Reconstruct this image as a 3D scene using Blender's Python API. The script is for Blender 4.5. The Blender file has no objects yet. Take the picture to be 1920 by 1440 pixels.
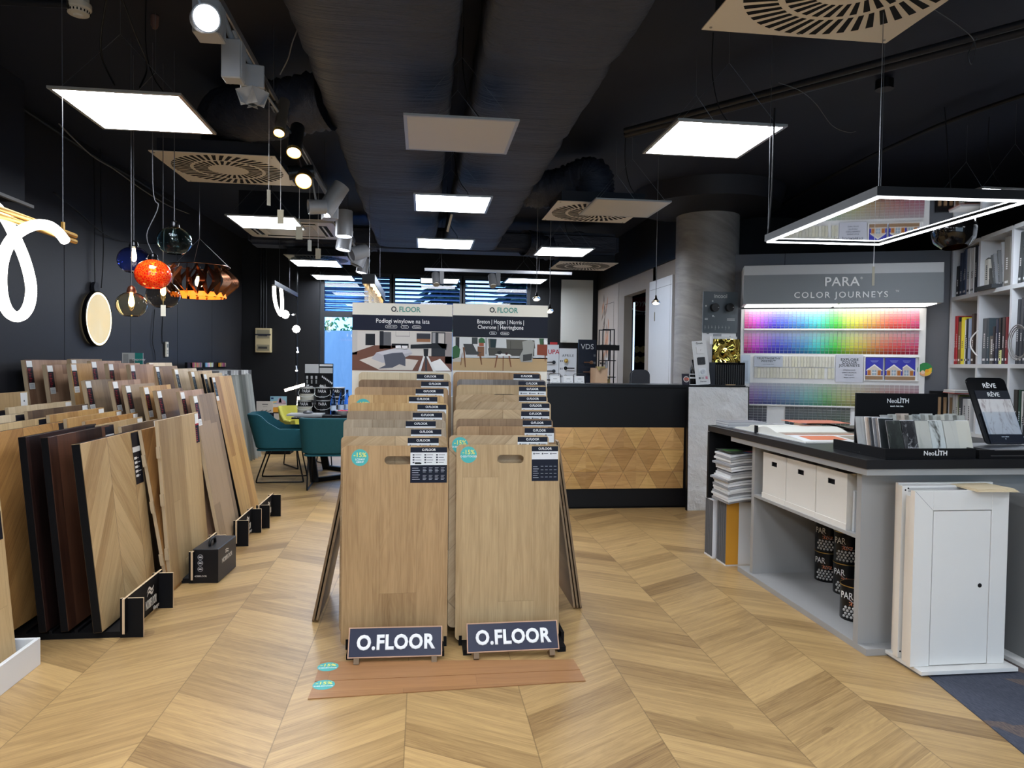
import bpy, bmesh, math, random
from math import sin, cos, tan, pi, radians as R
from mathutils import Vector, Matrix, Euler

random.seed(7)
SC = bpy.context.scene
COL = SC.collection

# ------------------------------------------------------------------ camera
FPX, YAW, PITCH, ROLL, CAMH = 1340.15, R(7.1457), R(-1.6626), R(0.7485), 1.40
_fw = Vector((sin(YAW) * cos(PITCH), cos(YAW) * cos(PITCH), sin(PITCH)))
_rt0 = Vector((cos(YAW), -sin(YAW), 0.0))
_up0 = _rt0.cross(_fw)
_rt = _rt0 * cos(ROLL) + _up0 * sin(ROLL)
_up = -_rt0 * sin(ROLL) + _up0 * cos(ROLL)
EYE = Vector((0, 0, CAMH))
cam_data = bpy.data.cameras.new('camera')
cam_data.sensor_width = 36.0
cam_data.lens = FPX / 1920.0 * 36.0
cam_data.clip_start = 0.05
cam = bpy.data.objects.new('camera', cam_data)
COL.objects.link(cam)
cam.matrix_world = Matrix(((_rt.x, _up.x, -_fw.x, EYE.x), (_rt.y, _up.y, -_fw.y, EYE.y), (_rt.z, _up.z, -_fw.z, EYE.z), (0, 0, 0, 1)))
SC.camera = cam

# ------------------------------------------------------------------ view and world
SC.view_settings.view_transform = 'Standard'
SC.view_settings.look = 'None'
SC.view_settings.exposure = 0.7
SC.view_settings.gamma = 1.0
SC.view_settings.use_curve_mapping = False
LAMP = 17.0          # strength of the square ceiling lamps
W = bpy.data.worlds.new('daylight')
SC.world = W
W.use_nodes = True
W.node_tree.nodes['Background'].inputs[0].default_value = (0.74, 0.85, 1.0, 1)
W.node_tree.nodes['Background'].inputs[1].default_value = 2.4
try:
    SC.cycles.max_bounces = 8
    SC.cycles.diffuse_bounces = 4
    SC.cycles.glossy_bounces = 4
    SC.cycles.transmission_bounces = 8
    SC.cycles.transparent_max_bounces = 12
    SC.cycles.sample_clamp_indirect = 6.0
    SC.cycles.use_denoising = True
    SC.cycles.caustics_reflective = False
    SC.cycles.caustics_refractive = False
except Exception:
    pass


def at(px, py, x=None, y=None, z=None, pl=None):
    """the place in the room seen at this pixel of the photograph, on a given plane"""
    d = _fw + _rt * ((px - 960) / FPX) - _up * ((py - 720) / FPX)
    if z is not None: t = (z - CAMH) / d.z
    elif y is not None: t = y / d.y
    elif x is not None: t = x / d.x
    else: t = (pl[1] - EYE).dot(pl[0]) / d.dot(pl[0])
    return EYE + d * t


# ------------------------------------------------------------------ materials
def lin(c):
    return tuple((v / 12.92 if v <= 0.04045 else ((v + 0.055) / 1.055) ** 2.4) for v in c)


def rgb(*c):
    """0..255 sRGB to linear"""
    if len(c) == 1: c = c[0]
    return lin(tuple(v / 255.0 for v in c))


class S:
    """a socket with arithmetic"""
    def __init__(s, nt, k): s.nt, s.k = nt, k
    def m(s, op, o=None, o2=None):
        n = s.nt.nodes.new('ShaderNodeMath'); n.operation = op
        s.nt.links.new(s.k, n.inputs[0])
        for i, q in ((1, o), (2, o2)):
            if q is None: continue
            if isinstance(q, S): s.nt.links.new(q.k, n.inputs[i])
            else: n.inputs[i].default_value = q
        return S(s.nt, n.outputs[0])
    def __add__(s, o): return s.m('ADD', o)
    def __sub__(s, o): return s.m('SUBTRACT', o)
    def __mul__(s, o): return s.m('MULTIPLY', o)
    def __truediv__(s, o): return s.m('DIVIDE', o)
    def floor(s): return s.m('FLOOR')
    def fract(s): return s.m('FRACT')
    def mod(s, o): return s.m('FLOORED_MODULO', o)
    def lt(s, o): return s.m('LESS_THAN', o)
    def gt(s, o): return s.m('GREATER_THAN', o)
    def clamp(s):
        r = s.m('ADD', 0.0); r.k.node.use_clamp = True; return r


def comb(nt, x, y, z):
    n = nt.nodes.new('ShaderNodeCombineXYZ')
    for i, q in enumerate((x, y, z)):
        if isinstance(q, S): nt.links.new(q.k, n.inputs[i])
        else: n.inputs[i].default_value = q
    return n.outputs[0]


def white(nt, x, y, z=0.0):
    n = nt.nodes.new('ShaderNodeTexWhiteNoise'); n.noise_dimensions = '3D'
    nt.links.new(comb(nt, x, y, z), n.inputs['Vector'])
    return S(nt, n.outputs['Value'])


def noise(nt, vec, scale=1.0, detail=4.0, rough=0.6, dist=0.0):
    n = nt.nodes.new('ShaderNodeTexNoise')
    nt.links.new(vec, n.inputs['Vector'])
    n.inputs['Scale'].default_value = scale
    n.inputs['Detail'].default_value = detail
    n.inputs['Roughness'].default_value = rough
    n.inputs['Distortion'].default_value = dist
    return S(nt, n.outputs['Fac'])


def mixc(nt, fac, a, b, mode='MIX'):
    n = nt.nodes.new('ShaderNodeMix'); n.data_type = 'RGBA'; n.blend_type = mode
    for sock, q in ((n.inputs[0], fac), (n.inputs[6], a), (n.inputs[7], b)):
        if isinstance(q, S): nt.links.new(q.k, sock)
        elif hasattr(q, 'is_linked'): nt.links.new(q, sock)
        elif isinstance(q, (int, float)): sock.default_value = q
        else: sock.default_value = (*q[:3], 1)
    return n.outputs[2]


def coords(nt, kind='Object'):
    n = nt.nodes.new('ShaderNodeTexCoord')
    s = nt.nodes.new('ShaderNodeSeparateXYZ')
    nt.links.new(n.outputs[kind], s.inputs[0])
    return n.outputs[kind], S(nt, s.outputs[0]), S(nt, s.outputs[1]), S(nt, s.outputs[2])


def new_mat(name):
    m = bpy.data.materials.new(name); m.use_nodes = True
    return m, m.node_tree, m.node_tree.nodes['Principled BSDF']


def bump(nt, b, h, dist=0.002, strength=0.5):
    n = nt.nodes.new('ShaderNodeBump')
    n.inputs['Distance'].default_value = dist
    n.inputs['Strength'].default_value = strength
    nt.links.new(h.k if isinstance(h, S) else h, n.inputs['Height'])
    nt.links.new(n.outputs[0], b.inputs['Normal'])


_flat = {}
def flat(name, c, rough=0.5, metal=0.0, spec=0.3, vary=0.0, vscale=6.0, bmp=0.0, bscale=80.0, coat=0.0):
    if name in _flat: return _flat[name]
    m, nt, b = new_mat(name)
    c = rgb(c)
    b.inputs['Roughness'].default_value = rough
    b.inputs['Metallic'].default_value = metal
    b.inputs['Specular IOR Level'].default_value = spec
    b.inputs['Coat Weight'].default_value = coat
    v, _, _, _ = coords(nt)
    nz = noise(nt, v, vscale, 3)
    k = max(vary, 0.02)
    nt.links.new(mixc(nt, nz, tuple(q * (1 - k) for q in c), tuple(min(1, q * (1 + k)) for q in c)), b.inputs['Base Color'])
    if bmp: bump(nt, b, noise(nt, v, bscale, 3), 0.002, bmp)
    _flat[name] = m
    return m


def glow(name, c, strength, rough=0.4):
    if name in _flat: return _flat[name]
    m, nt, b = new_mat(name)
    b.inputs['Base Color'].default_value = (*rgb(c), 1)
    b.inputs['Emission Color'].default_value = (*rgb(c), 1)
    b.inputs['Emission Strength'].default_value = strength
    b.inputs['Roughness'].default_value = rough
    _flat[name] = m
    return m


def glass(name, c, rough=0.02, ior=1.45, thin=False):
    if name in _flat: return _flat[name]
    m, nt, b = new_mat(name)
    if thin:      # a flat sheet: transparent with a clear reflection
        out = nt.nodes['Material Output']; nt.nodes.remove(b)
        t = nt.nodes.new('ShaderNodeBsdfTransparent'); t.inputs[0].default_value = (*rgb(c), 1)
        g = nt.nodes.new('ShaderNodeBsdfGlossy'); g.inputs['Roughness'].default_value = rough
        f = nt.nodes.new('ShaderNodeFresnel'); f.inputs[0].default_value = ior
        x = nt.nodes.new('ShaderNodeMixShader')
        ge = nt.nodes.new('ShaderNodeNewGeometry'); nt.links.new((S(nt, f.outputs[0]) * (S(nt, ge.outputs['Backfacing']) * -1.0 + 1.0)).k, x.inputs[0]); nt.links.new(t.outputs[0], x.inputs[1]); nt.links.new(g.outputs[0], x.inputs[2])
        nt.links.new(x.outputs[0], out.inputs[0])
    else:
        b.inputs['Base Color'].default_value = (*rgb(c), 1)
        b.inputs['Transmission Weight'].default_value = 1.0
        b.inputs['Roughness'].default_value = rough
        b.inputs['IOR'].default_value = ior
    _flat[name] = m
    return m


def printed(name='printed', rough=0.45, metal=0.0):
    if name in _flat: return _flat[name]
    m, nt, b = new_mat(name)
    a = nt.nodes.new('ShaderNodeAttribute'); a.attribute_name = 'Col'
    nt.links.new(a.outputs['Color'], b.inputs['Base Color'])
    b.inputs['Roughness'].default_value = rough
    b.inputs['Specular IOR Level'].default_value = .2
    b.inputs['Metallic'].default_value = metal
    _flat[name] = m
    return m


def wood(name, light, dark, mode='plank', pw=0.14, L=1.3, Wd=0.25, ang=31.0, axes='xz', vary=0.5, grain=0.55, rough=0.42,
         x0=0.0, rnd=True, period=0, seam=0.35, fine=26.0, tint=False, spec=0.35, knots=0.0, bmp=0.25):
    if name in _flat: return _flat[name]
    m, nt, b = new_mat(name)
    _, X, Y, Z = coords(nt)
    u = {'x': X, 'y': Y, 'z': Z}[axes[0]] - x0
    v = {'x': X, 'y': Y, 'z': Z}[axes[1]]
    if rnd:
        oi = nt.nodes.new('ShaderNodeObjectInfo')
        rr = S(nt, oi.outputs['Random'])
        v = v + rr * 7.3
        if mode == 'plank': u = u + rr * 3.1
    else:
        rr = None
    if mode == 'chevron':
        i = (u / Wd).floor()
        odd = i.mod(2.0)
        s = odd * -2.0 + 1.0
        t = u - i * Wd
        ca, sa, ta = cos(R(ang)), sin(R(ang)), tan(R(ang))
        vv = v - s * t * ta
        q = vv / pw
        j = q.floor()
        r = white(nt, i, j, 3.0)
        a = t * ca + s * v * sa
        bb = v * ca - s * t * sa
        f1 = q.fract(); f2 = (u / Wd).fract()
        sm = f1.lt(0.0012 / pw * 1.2).m('MAXIMUM', f2.lt(0.0022 / Wd)).m('MAXIMUM', f2.gt(1 - 0.0022 / Wd))
        if period:
            r2 = j.mod(float(period)).lt(0.5)
            r = r * 0.6 + r2 * (white(nt, i, j, 9.0) * 0.6 + 0.1)
    elif mode == 'herring':
        # diagonal blocks
        ca = cos(R(45)); q1 = (u * ca + v * ca) / (pw * 3); q2 = (v * ca - u * ca) / pw
        i = q1.floor(); j = (q2 + i).floor(); r = white(nt, i, j, 1.0)
        a = u * ca + v * ca; bb = v * ca - u * ca
        sm = q1.fract().lt(0.01).m('MAXIMUM', q2.fract().lt(0.02))
    else:
        i = (u / pw).floor()
        sh = white(nt, i, 1.7, 2.0) * L
        q = (v + sh) / L
        j = q.floor()
        r = white(nt, i, j, 5.0)
        a = v; bb = u
        sm = (u / pw).fract().lt(0.0016 / pw).m('MAXIMUM', q.fract().lt(0.0016 / L))
    g = noise(nt, comb(nt, bb * fine, a * 1.6, r * 37.0), 1.0, 5, 0.62, 0.6)
    g2 = noise(nt, comb(nt, bb * fine * 5.5, a * 5.0, r * 11.0), 1.0, 3, 0.6)
    g3 = noise(nt, comb(nt, bb * fine * 0.35, a * 0.9, r * 51.0), 1.0, 2, 0.5, 1.4)
    rings = (g3 * 14.0).fract().m('PINGPONG', 0.5)
    fac = (g - 0.5) * (2.0 * grain) + (g2 - 0.5) * (grain * 1.5) + (rings - 0.25) * (grain * 0.45) + (r - 0.5) * (1.5 * vary) + 0.42
    if knots:
        kn = noise(nt, comb(nt, bb * 5.0, a * 2.2, r * 5.0), 1.0, 1, 0.4)
        fac = fac + kn.gt(0.74) * knots
    fac = fac.clamp()
    col = mixc(nt, fac, rgb(light), rgb(dark))
    col = mixc(nt, sm * seam, col, tuple(k * 0.25 for k in rgb(dark)))
    if tint:
        at_ = nt.nodes.new('ShaderNodeAttribute'); at_.attribute_name = 'Col'
        col = mixc(nt, 1.0, col, at_.outputs['Color'], 'MULTIPLY')
    nt.links.new(col, b.inputs['Base Color'])
    b.inputs['Roughness'].default_value = rough
    b.inputs['Specular IOR Level'].default_value = spec
    if bmp: bump(nt, b, g2 * 0.6 + g * 0.4 - sm * 1.5, 0.001, bmp)
    _flat[name] = m
    return m


# ------------------------------------------------------------------ mesh building
class MB:
    def __init__(s): s.v, s.f, s.mi, s.c = [], [], [], []

    def add(s, vs, fs, mi=0, col=(1, 1, 1), M=None):
        o = len(s.v)
        for p in vs:
            p = Vector(p)
            s.v.append(M @ p if M is not None else p)
        for f in fs:
            s.f.append([o + k for k in f]); s.mi.append(mi); s.c.append(col)
        return s

    def bb(s, x0, x1, y0, y1, z0, z1, mi=0, col=(1, 1, 1), M=None):
        vs = [(x0, y0, z0), (x1, y0, z0), (x1, y1, z0), (x0, y1, z0), (x0, y0, z1), (x1, y0, z1), (x1, y1, z1), (x0, y1, z1)]
        fs = [(0, 3, 2, 1), (4, 5, 6, 7), (0, 1, 5, 4), (1, 2, 6, 5), (2, 3, 7, 6), (3, 0, 4, 7)]
        return s.add(vs, fs, mi, col, M)

    def cyl(s, p0, p1, r0, r1=None, n=16, mi=0, col=(1, 1, 1), caps=True):
        p0, p1 = Vector(p0), Vector(p1)
        r1 = r0 if r1 is None else r1
        d = (p1 - p0).normalized()
        a = d.orthogonal().normalized(); b = d.cross(a)
        vs = []
        for p, r in ((p0, r0), (p1, r1)):
            for k in range(n):
                t = 2 * pi * k / n
                vs.append(p + a * (r * cos(t)) + b * (r * sin(t)))
        fs = [(k, (k + 1) % n, n + (k + 1) % n, n + k) for k in range(n)]
        if caps: fs += [tuple(reversed(range(n))), tuple(range(n, 2 * n))]
        return s.add(vs, fs, mi, col)

    def tube(s, pts, r, n=8, mi=0, col=(1, 1, 1), closed=False, caps=True):
        pts = [Vector(p) for p in pts]
        m = len(pts); vs = []; a = None
        for i, p in enumerate(pts):
            if closed: d = pts[(i + 1) % m] - pts[i - 1]
            else: d = pts[min(i + 1, m - 1)] - pts[max(i - 1, 0)]
            d.normalize()
            if a is None: a = d.orthogonal().normalized()
            a = (a - d * a.dot(d)).normalized(); b = d.cross(a)
            for k in range(n):
                t = 2 * pi * k / n
                vs.append(p + a * (r * cos(t)) + b * (r * sin(t)))
        fs = []
        for i in range(m if closed else m - 1):
            j = (i + 1) % m
            for k in range(n):
                fs.append((i * n + k, i * n + (k + 1) % n, j * n + (k + 1) % n, j * n + k))
        if not closed and caps:
            fs.append(tuple(reversed(range(n)))); fs.append(tuple(range((m - 1) * n, m * n)))
        return s.add(vs, fs, mi, col)

    def lathe(s, prof, n=24, c=(0, 0, 0), mi=0, col=(1, 1, 1), M=None, caps=True):
        vs = []
        for r, z in prof:
            for k in range(n):
                t = 2 * pi * k / n
                vs.append((c[0] + r * cos(t), c[1] + r * sin(t), c[2] + z))
        fs = []
        for i in range(len(prof) - 1):
            for k in range(n):
                fs.append((i * n + k, i * n + (k + 1) % n, (i + 1) * n + (k + 1) % n, (i + 1) * n + k))
        if caps and prof[0][0] > 1e-4: fs.append(tuple(reversed(range(n))))
        if caps and prof[-1][0] > 1e-4: fs.append(tuple(range((len(prof) - 1) * n, len(prof) * n)))
        return s.add(vs, fs, mi, col, M)

    def prism(s, poly, a, b, plane='xz', mi=0, col=(1, 1, 1), M=None):
        """poly in a plane, thick from a to b on the third axis"""
        def P(p, t):
            return {'xz': (p[0], t, p[1]), 'yz': (t, p[0], p[1]), 'xy': (p[0], p[1], t)}[plane]
        n = len(poly)
        vs = [P(p, a) for p in poly] + [P(p, b) for p in poly]
        fs = [tuple(range(n)), tuple(reversed(range(n, 2 * n)))] + [(k, (k + 1) % n, n + (k + 1) % n, n + k) for k in range(n)]
        return s.add(vs, fs, mi, col, M)

    def build(s, name, mats, parent=None, smooth=False, bevel=0.0, loc=None, rot=None, fix=True, seg=1):
        me = bpy.data.meshes.new(name)
        me.from_pydata([tuple(p) for p in s.v], [], s.f)
        if not isinstance(mats, (list, tuple)): mats = [mats]
        for m in mats: me.materials.append(m)
        me.polygons.foreach_set('material_index', s.mi)
        if any(c != (1, 1, 1) for c in s.c):
            ca = me.color_attributes.new('Col', 'FLOAT_COLOR', 'CORNER')
            buf = []
            for p, c in zip(me.polygons, s.c): buf += [c[0], c[1], c[2], 1.0] * p.loop_total
            ca.data.foreach_set('color', buf)
        if fix or bevel:
            bm = bmesh.new(); bm.from_mesh(me)
            if bevel:
                bm.edges.ensure_lookup_table()
                es = [e for e in bm.edges if len(e.link_faces) == 2 and e.calc_face_angle(0) > 0.6]
                bmesh.ops.bevel(bm, geom=es, offset=bevel, segments=seg, affect='EDGES', clamp_overlap=True)
            if fix: bmesh.ops.recalc_face_normals(bm, faces=bm.faces)
            bm.to_mesh(me); bm.free()
        if smooth:
            me.polygons.foreach_set('use_smooth', [True] * len(me.polygons))
            if smooth == 'auto':
                me.set_sharp_from_angle(angle=R(35))
        o = bpy.data.objects.new(name, me)
        COL.objects.link(o)
        if parent is not None: o.parent = parent
        if loc is not None: o.location = loc
        if rot is not None: o.rotation_euler = rot
        return o


def thing(name, label, cat, loc=(0, 0, 0), rot=(0, 0, 0), group=None):
    o = bpy.data.objects.new(name, None); COL.objects.link(o)
    o.empty_display_size = 0.05
    o.location = loc
    o.rotation_euler = rot if hasattr(rot, '__len__') else (0, 0, rot)
    o['label'] = label; o['category'] = cat
    if group: o['group'] = group
    return o


def tag(o, label, cat, group=None):
    o['label'] = label; o['category'] = cat
    if group: o['group'] = group
    return o


def struct(o, label=None):
    o['kind'] = 'structure'
    if label: o['label'] = label
    return o


FACE_CAM = (pi / 2, 0, 0)            # text facing -y
FACE_RIGHT = (pi / 2, 0, pi / 2)     # text facing +x


def text(s, size, mat, parent, loc, rot=FACE_CAM, align='CENTER', bold=0.0, name='lettering', depth=0.0006, sx=1.0, space=1.0, shear=0.0, line=1.0):
    cu = bpy.data.curves.new(name, 'FONT')
    cu.body = s; cu.size = size; cu.align_x = align; cu.align_y = 'CENTER'
    cu.extrude = depth; cu.bevel_depth = bold * size * .8; cu.bevel_resolution = 0; cu.space_character = space; cu.shear = shear; cu.space_line = line
    cu.resolution_u = 3
    cu.materials.append(mat)
    o = bpy.data.objects.new(name, cu); COL.objects.link(o)
    o.parent = parent; o.location = loc; o.rotation_euler = rot; o.scale = (sx, 1, 1)
    return o


def rrect(x0, x1, z0, z1, r, n=5):
    out = []
    for cx, cz, a0 in ((x1 - r, z0 + r, -90), (x1 - r, z1 - r, 0), (x0 + r, z1 - r, 90), (x0 + r, z0 + r, 180)):
        for k in range(n + 1):
            a = R(a0 + 90 * k / n); out.append((cx + r * cos(a), cz + r * sin(a)))
    return out


def circ(cx, cz, r, n=20):
    return [(cx + r * cos(2 * pi * k / n), cz + r * sin(2 * pi * k / n)) for k in range(n)]


def smooth_path(pts, n=8, closed=False):
    """Catmull-Rom through the points"""
    pts = [Vector(p) for p in pts]; out = []; m = len(pts)
    rng = m if closed else m - 1
    for i in range(rng):
        if closed: p0, p1, p2, p3 = pts[i - 1], pts[i], pts[(i + 1) % m], pts[(i + 2) % m]
        else: p0, p1, p2, p3 = pts[max(i - 1, 0)], pts[i], pts[i + 1], pts[min(i + 2, m - 1)]
        for k in range(n):
            t = k / n
            out.append(0.5 * ((2 * p1) + (p2 - p0) * t + (2 * p0 - 5 * p1 + 4 * p2 - p3) * t * t + (3 * p1 - p0 - 3 * p2 + p3) * t ** 3))
    if not closed: out.append(pts[-1])
    return out


def copy_tree(o, parent=None):
    c = o.copy(); COL.objects.link(c)
    if parent is not None: c.parent = parent
    for ch in list(o.children): copy_tree(ch, c)
    return c


# common materials
BLACK = flat('black paint', (30, 32, 40), 0.55, bmp=0.1)
MBLACK = flat('matt black board', (9, 9, 12), 0.6, spec=.2)
BMETAL = flat('black metal', (18, 18, 20), 0.35, metal=0.3)
STEEL = flat('brushed steel', (170, 172, 176), 0.3, metal=1.0)
WHITE = flat('white lacquer', (222, 222, 222), 0.4)
OFFW = flat('warm white plastic', (226, 220, 206), 0.45)
PAPER = flat('white paper', (232, 232, 232), 0.6)
NAVY = flat('navy print', (16, 20, 42), 0.5, spec=.2)
GREYW = flat('grey laminate', (160, 159, 157), 0.45)
INKW = flat('white ink', (240, 240, 240), 0.5)
INKB = flat('dark ink', (38, 42, 48), 0.5)
GREENI = flat('sea green ink', (88, 150, 138), 0.5)
TEAL = flat('teal sticker', (76, 176, 174), 0.45)
YINK = flat('yellow ink', (236, 232, 120), 0.5)
PRINT = printed()
WIRE = flat('thin wire', (120, 122, 126), 0.4, metal=0.8)
CORD = flat('black cord', (20, 20, 22), 0.5)
# ------------------------------------------------------------------ the shell of the shop
CEIL, YB, YF = 3.28, 11.6, -3.0
XLF, XLB = -3.14, -2.79          # left wall runs very slightly inwards towards the back
def lx(y): return -3.02 + (y - 5.0) * (0.23 / 6.6)

fl_mat = wood('chevron vinyl floor', (192, 158, 106), (126, 96, 60), mode='chevron', pw=0.173, Wd=0.4775, ang=31, axes='xy', vary=0.42, grain=0.62,
              rough=0.36, x0=-0.53, rnd=False, period=3, seam=0.45, fine=30, spec=0.4, knots=0.25)
b = MB(); b.bb(-3.6, 7.5, YF, YB + 0.02, -0.1, 0.0)
struct(b.build('floor', fl_mat), 'light oak vinyl floor laid in wide chevrons')

wl = flat('dark grey wall panels', (37, 37, 41), 0.5, vary=0.12, vscale=1.5, bmp=0.12, bscale=30)
wb = flat('matt black wall', (17, 18, 22), 0.6, vary=0.1, vscale=2)
b = MB(); b.add([(lx(YF), YF, 0), (lx(YB), YB, 0), (lx(YB), YB, CEIL), (lx(YF), YF, CEIL), (lx(YF) - .15, YF, 0), (lx(YB) - .15, YB, 0), (lx(YB) - .15, YB, CEIL), (lx(YF) - .15, YF, CEIL)],
          [(0, 1, 2, 3), (4, 7, 6, 5), (3, 2, 6, 7), (0, 4, 5, 1), (1, 5, 6, 2), (0, 3, 7, 4)])
wall_left = struct(b.build('wall_left', wl), 'dark grey panelled wall behind the leaning boards')
b = MB()
for y in (3.9, 5.15, 6.4, 7.65, 8.9, 10.15):
    b.bb(lx(y) - 0.001, lx(y) + 0.0015, y - 0.002, y + 0.002, 0, 2.9)
b.build('panel_joint', flat('joint shadow gap', (14, 14, 16), 0.8), wall_left)

# back wall with three tall windows
wx = [at(602, 600, y=YB).x, at(735, 600, y=YB).x, at(867, 600, y=YB).x, at(993, 600, y=YB).x]
WTOP = 2.80; WBOT = 0.06
b = MB()
b.bb(lx(YB), wx[0] - 0.02, YB, YB + 0.3, 0, CEIL)
b.bb(wx[3] + 0.02, 2.95, YB, YB + 0.3, 0, CEIL)
b.bb(wx[0] - 0.02, wx[3] + 0.02, YB, YB + 0.3, WTOP, CEIL)
b.bb(wx[0] - 0.02, wx[3] + 0.02, YB, YB + 0.3, 0, WBOT)
struct(b.build('wall_back', wb), 'black back wall around the tall windows')

fr_m = flat('anthracite window frame', (38, 41, 46), 0.45)
pane_m = glass('blue tinted window glass', (196, 222, 250), 0.0, 1.45, thin=True)
zt = at(640, 589, y=YB).z
for i in range(3):
    w = thing('window_%d' % (i + 1), ['tall window with a bare lower pane left of the poster header', 'middle window with its blind down', 'right-hand window with its blind down'][i], 'window', (0, 0, 0))
    del w['category']; w['kind'] = 'structure'
    x0, x1 = wx[i], wx[i + 1]
    b = MB(); t = 0.045
    b.bb(x0 - .01, x0 + t, YB + .02, YB + .1, WBOT, WTOP); b.bb(x1 - t, x1 + .01, YB + .02, YB + .1, WBOT, WTOP)
    b.bb(x0 + t, x1 - t, YB + .02, YB + .1, WTOP - t, WTOP); b.bb(x0 + t, x1 - t, YB + .02, YB + .1, WBOT, WBOT + t)
    b.bb(x0 + t, x1 - t, YB + .02, YB + .1, zt - .045, zt + .045)
    b.build('window_frame', fr_m, w)
    b = MB(); b.bb(x0 + t, x1 - t, YB + .055, YB + .065, WBOT + t, zt - .045); b.bb(x0 + t, x1 - t, YB + .055, YB + .065, zt + .045, WTOP - t)
    b.build('pane', pane_m, w)

# blinds outside the upper panes
sl_m = flat('silver blind slats', (150, 156, 166), 0.28, metal=0.9)
sl_b = flat('blue grey blind slats', (70, 84, 108), 0.35, metal=0.6)
for i in range(3):
    x0, x1 = wx[i], wx[i + 1]
    o = thing('window_blind', ['silver slatted blind behind the glass of the leftmost window', 'blue grey slatted blind behind the middle window', 'blue grey slatted blind behind the right window'][i], 'blind', (0, YB + 0.12, 0))
    b = MB(); z = zt + 0.07
    k = 0
    while z < WTOP + 0.1:
        tilt = R(62 if i == 0 else 34)
        hw = 0.036
        dy, dz = hw * cos(tilt), hw * sin(tilt)
        n = 5; vs = []
        for q in range(n + 1):
            f = q / n * 2 - 1; arch = 0.006 * (1 - f * f)
            vs += [(x0 + .02, f * dy + arch * sin(tilt), z + f * dz - arch * cos(tilt)), (x1 - .02, f * dy + arch * sin(tilt), z + f * dz - arch * cos(tilt))]
        b.add(vs, [(2 * q, 2 * q + 1, 2 * q + 3, 2 * q + 2) for q in range(n)])
        z += 0.068; k += 1
    b.build('slats', sl_m if i == 0 else sl_b, o, fix=False)
    b = MB(); b.bb(x0 + .02, x1 - .02, -0.02, 0.02, zt + 0.02, zt + 0.045)
    for xx in (x0 + .2, x1 - .2): b.cyl((xx, 0, zt + .03), (xx, 0, WTOP + .1), 0.0015, n=5)
    b.build('bottom_rail', BMETAL, o)

# right-hand walls: behind the counter (with the opening), then turned by the colour wall and the bookshelf
XR = 2.87
wr = flat('warm grey plaster', (158, 150, 142), 0.7, vary=0.08, vscale=3, bmp=0.1, bscale=20)
yo0, yo1 = at(1208, 700, x=XR).y, at(1168, 700, x=XR).y      # the opening beside the white door
zo = at(1208, 543, x=XR).z
b = MB()
b.bb(XR, XR + .12, 7.62, yo0, 0, 2.62); b.bb(XR, XR + .12, yo1, YB, 0, 2.62); b.bb(XR, XR + .12, yo0, yo1, zo, 2.62)
struct(b.build('wall_right', wr), 'warm grey plaster wall with an opening beyond the counter')
b = MB(); b.bb(XR - .02, XR + .25, 7.62, YB, 2.62, CEIL)
struct(b.build('trim_1', wb), 'black band above the grey plaster wall')
# room seen through the opening
b = MB(); b.bb(XR + 1.5, XR + 1.6, 7.9, 12.5, 0, 2.7); b.bb(XR + .25, XR + 1.6, 12.4, 12.5, 0, 2.7); b.bb(XR + .25, XR + 1.6, 7.9, 8.0, 0, 2.7); b.bb(XR + .25, XR + 1.6, 7.9, 12.5, 2.7, 2.8); b.bb(XR + .25, XR + 1.6, 7.9, 12.5, -.1, 0)
struct(b.build('wall_side_room', wb), 'dark side room behind the opening')

TH = R(21)
DIR = Vector((cos(TH), -sin(TH), 0)); NRM = Vector((sin(TH), cos(TH), 0))   # along and behind the colour wall
P0 = at(1397, 571, y=6.8); P0.z = 0
PW = P0 + NRM * 0.46
def pw(t, d, z): return PW + DIR * t + NRM * d + Vector((0, 0, z))
gw = flat('mid grey wall board', (104, 106, 112), 0.55)
b = MB()
a, c, d, e = pw(-0.12, 0, 0), pw(2.04, 0, 0), pw(2.04, .12, 0), pw(-0.12, .12, 0)
b.prism([(a.x, a.y), (c.x, c.y), (d.x, d.y), (e.x, e.y)], 0, 2.58, 'xy')
struct(b.build('wall_partition', gw), 'mid grey partition behind the paint colour display')
for q in (0.42,):
    b = MB(); p = pw(q, -0.002, 0)
    b.bb(-.002, .002, 0, .002, 0, 2.58)
    struct(b.build('trim_2', flat('joint shadow gap', (14, 14, 16), 0.8), loc=p, rot=(0, 0, -TH)))
b = MB()
b.bb(5.9, 6.05, YF, 9.0, 0, CEIL); b.bb(2.87, 6.05, 8.6, 8.75, 0, CEIL)
struct(b.build('wall_far_right', wb), 'black wall behind the white bookshelf')
b = MB()
b.bb(-3.4, -.6, YF - .15, YF, 0, CEIL); b.bb(4.6, 6.05, YF - .15, YF, 0, CEIL); b.bb(-.6, 4.6, YF - .15, YF, 0, .3); b.bb(-.6, 4.6, YF - .15, YF, 2.8, CEIL)
struct(b.build('wall_front', flat('light front wall', (150, 148, 144), 0.6)), 'front wall behind the viewer')
t = thing('window_4', 'added shop window out of view behind the viewer', 'window'); del t['category']; t['kind'] = 'structure'  # unseen window, added so that daylight reaches the faces turned to the camera
b = MB()
for xx in (-.6, .68, 1.96, 3.24, 4.54): b.bb(xx, xx + .06, YF - .1, YF - .04, .3, 2.8)
b.bb(-.6, 4.6, YF - .1, YF - .04, .3, .36); b.bb(-.6, 4.6, YF - .1, YF - .04, 2.74, 2.8); b.build('window_frame', flat('anthracite window frame', (38, 41, 46), .45), t)
b = MB(); b.bb(-.54, 4.54, YF - .075, YF - .065, .36, 2.74); b.build('pane', glass('window glass', (225, 235, 240), 0.0, 1.45, thin=True), t)

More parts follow.
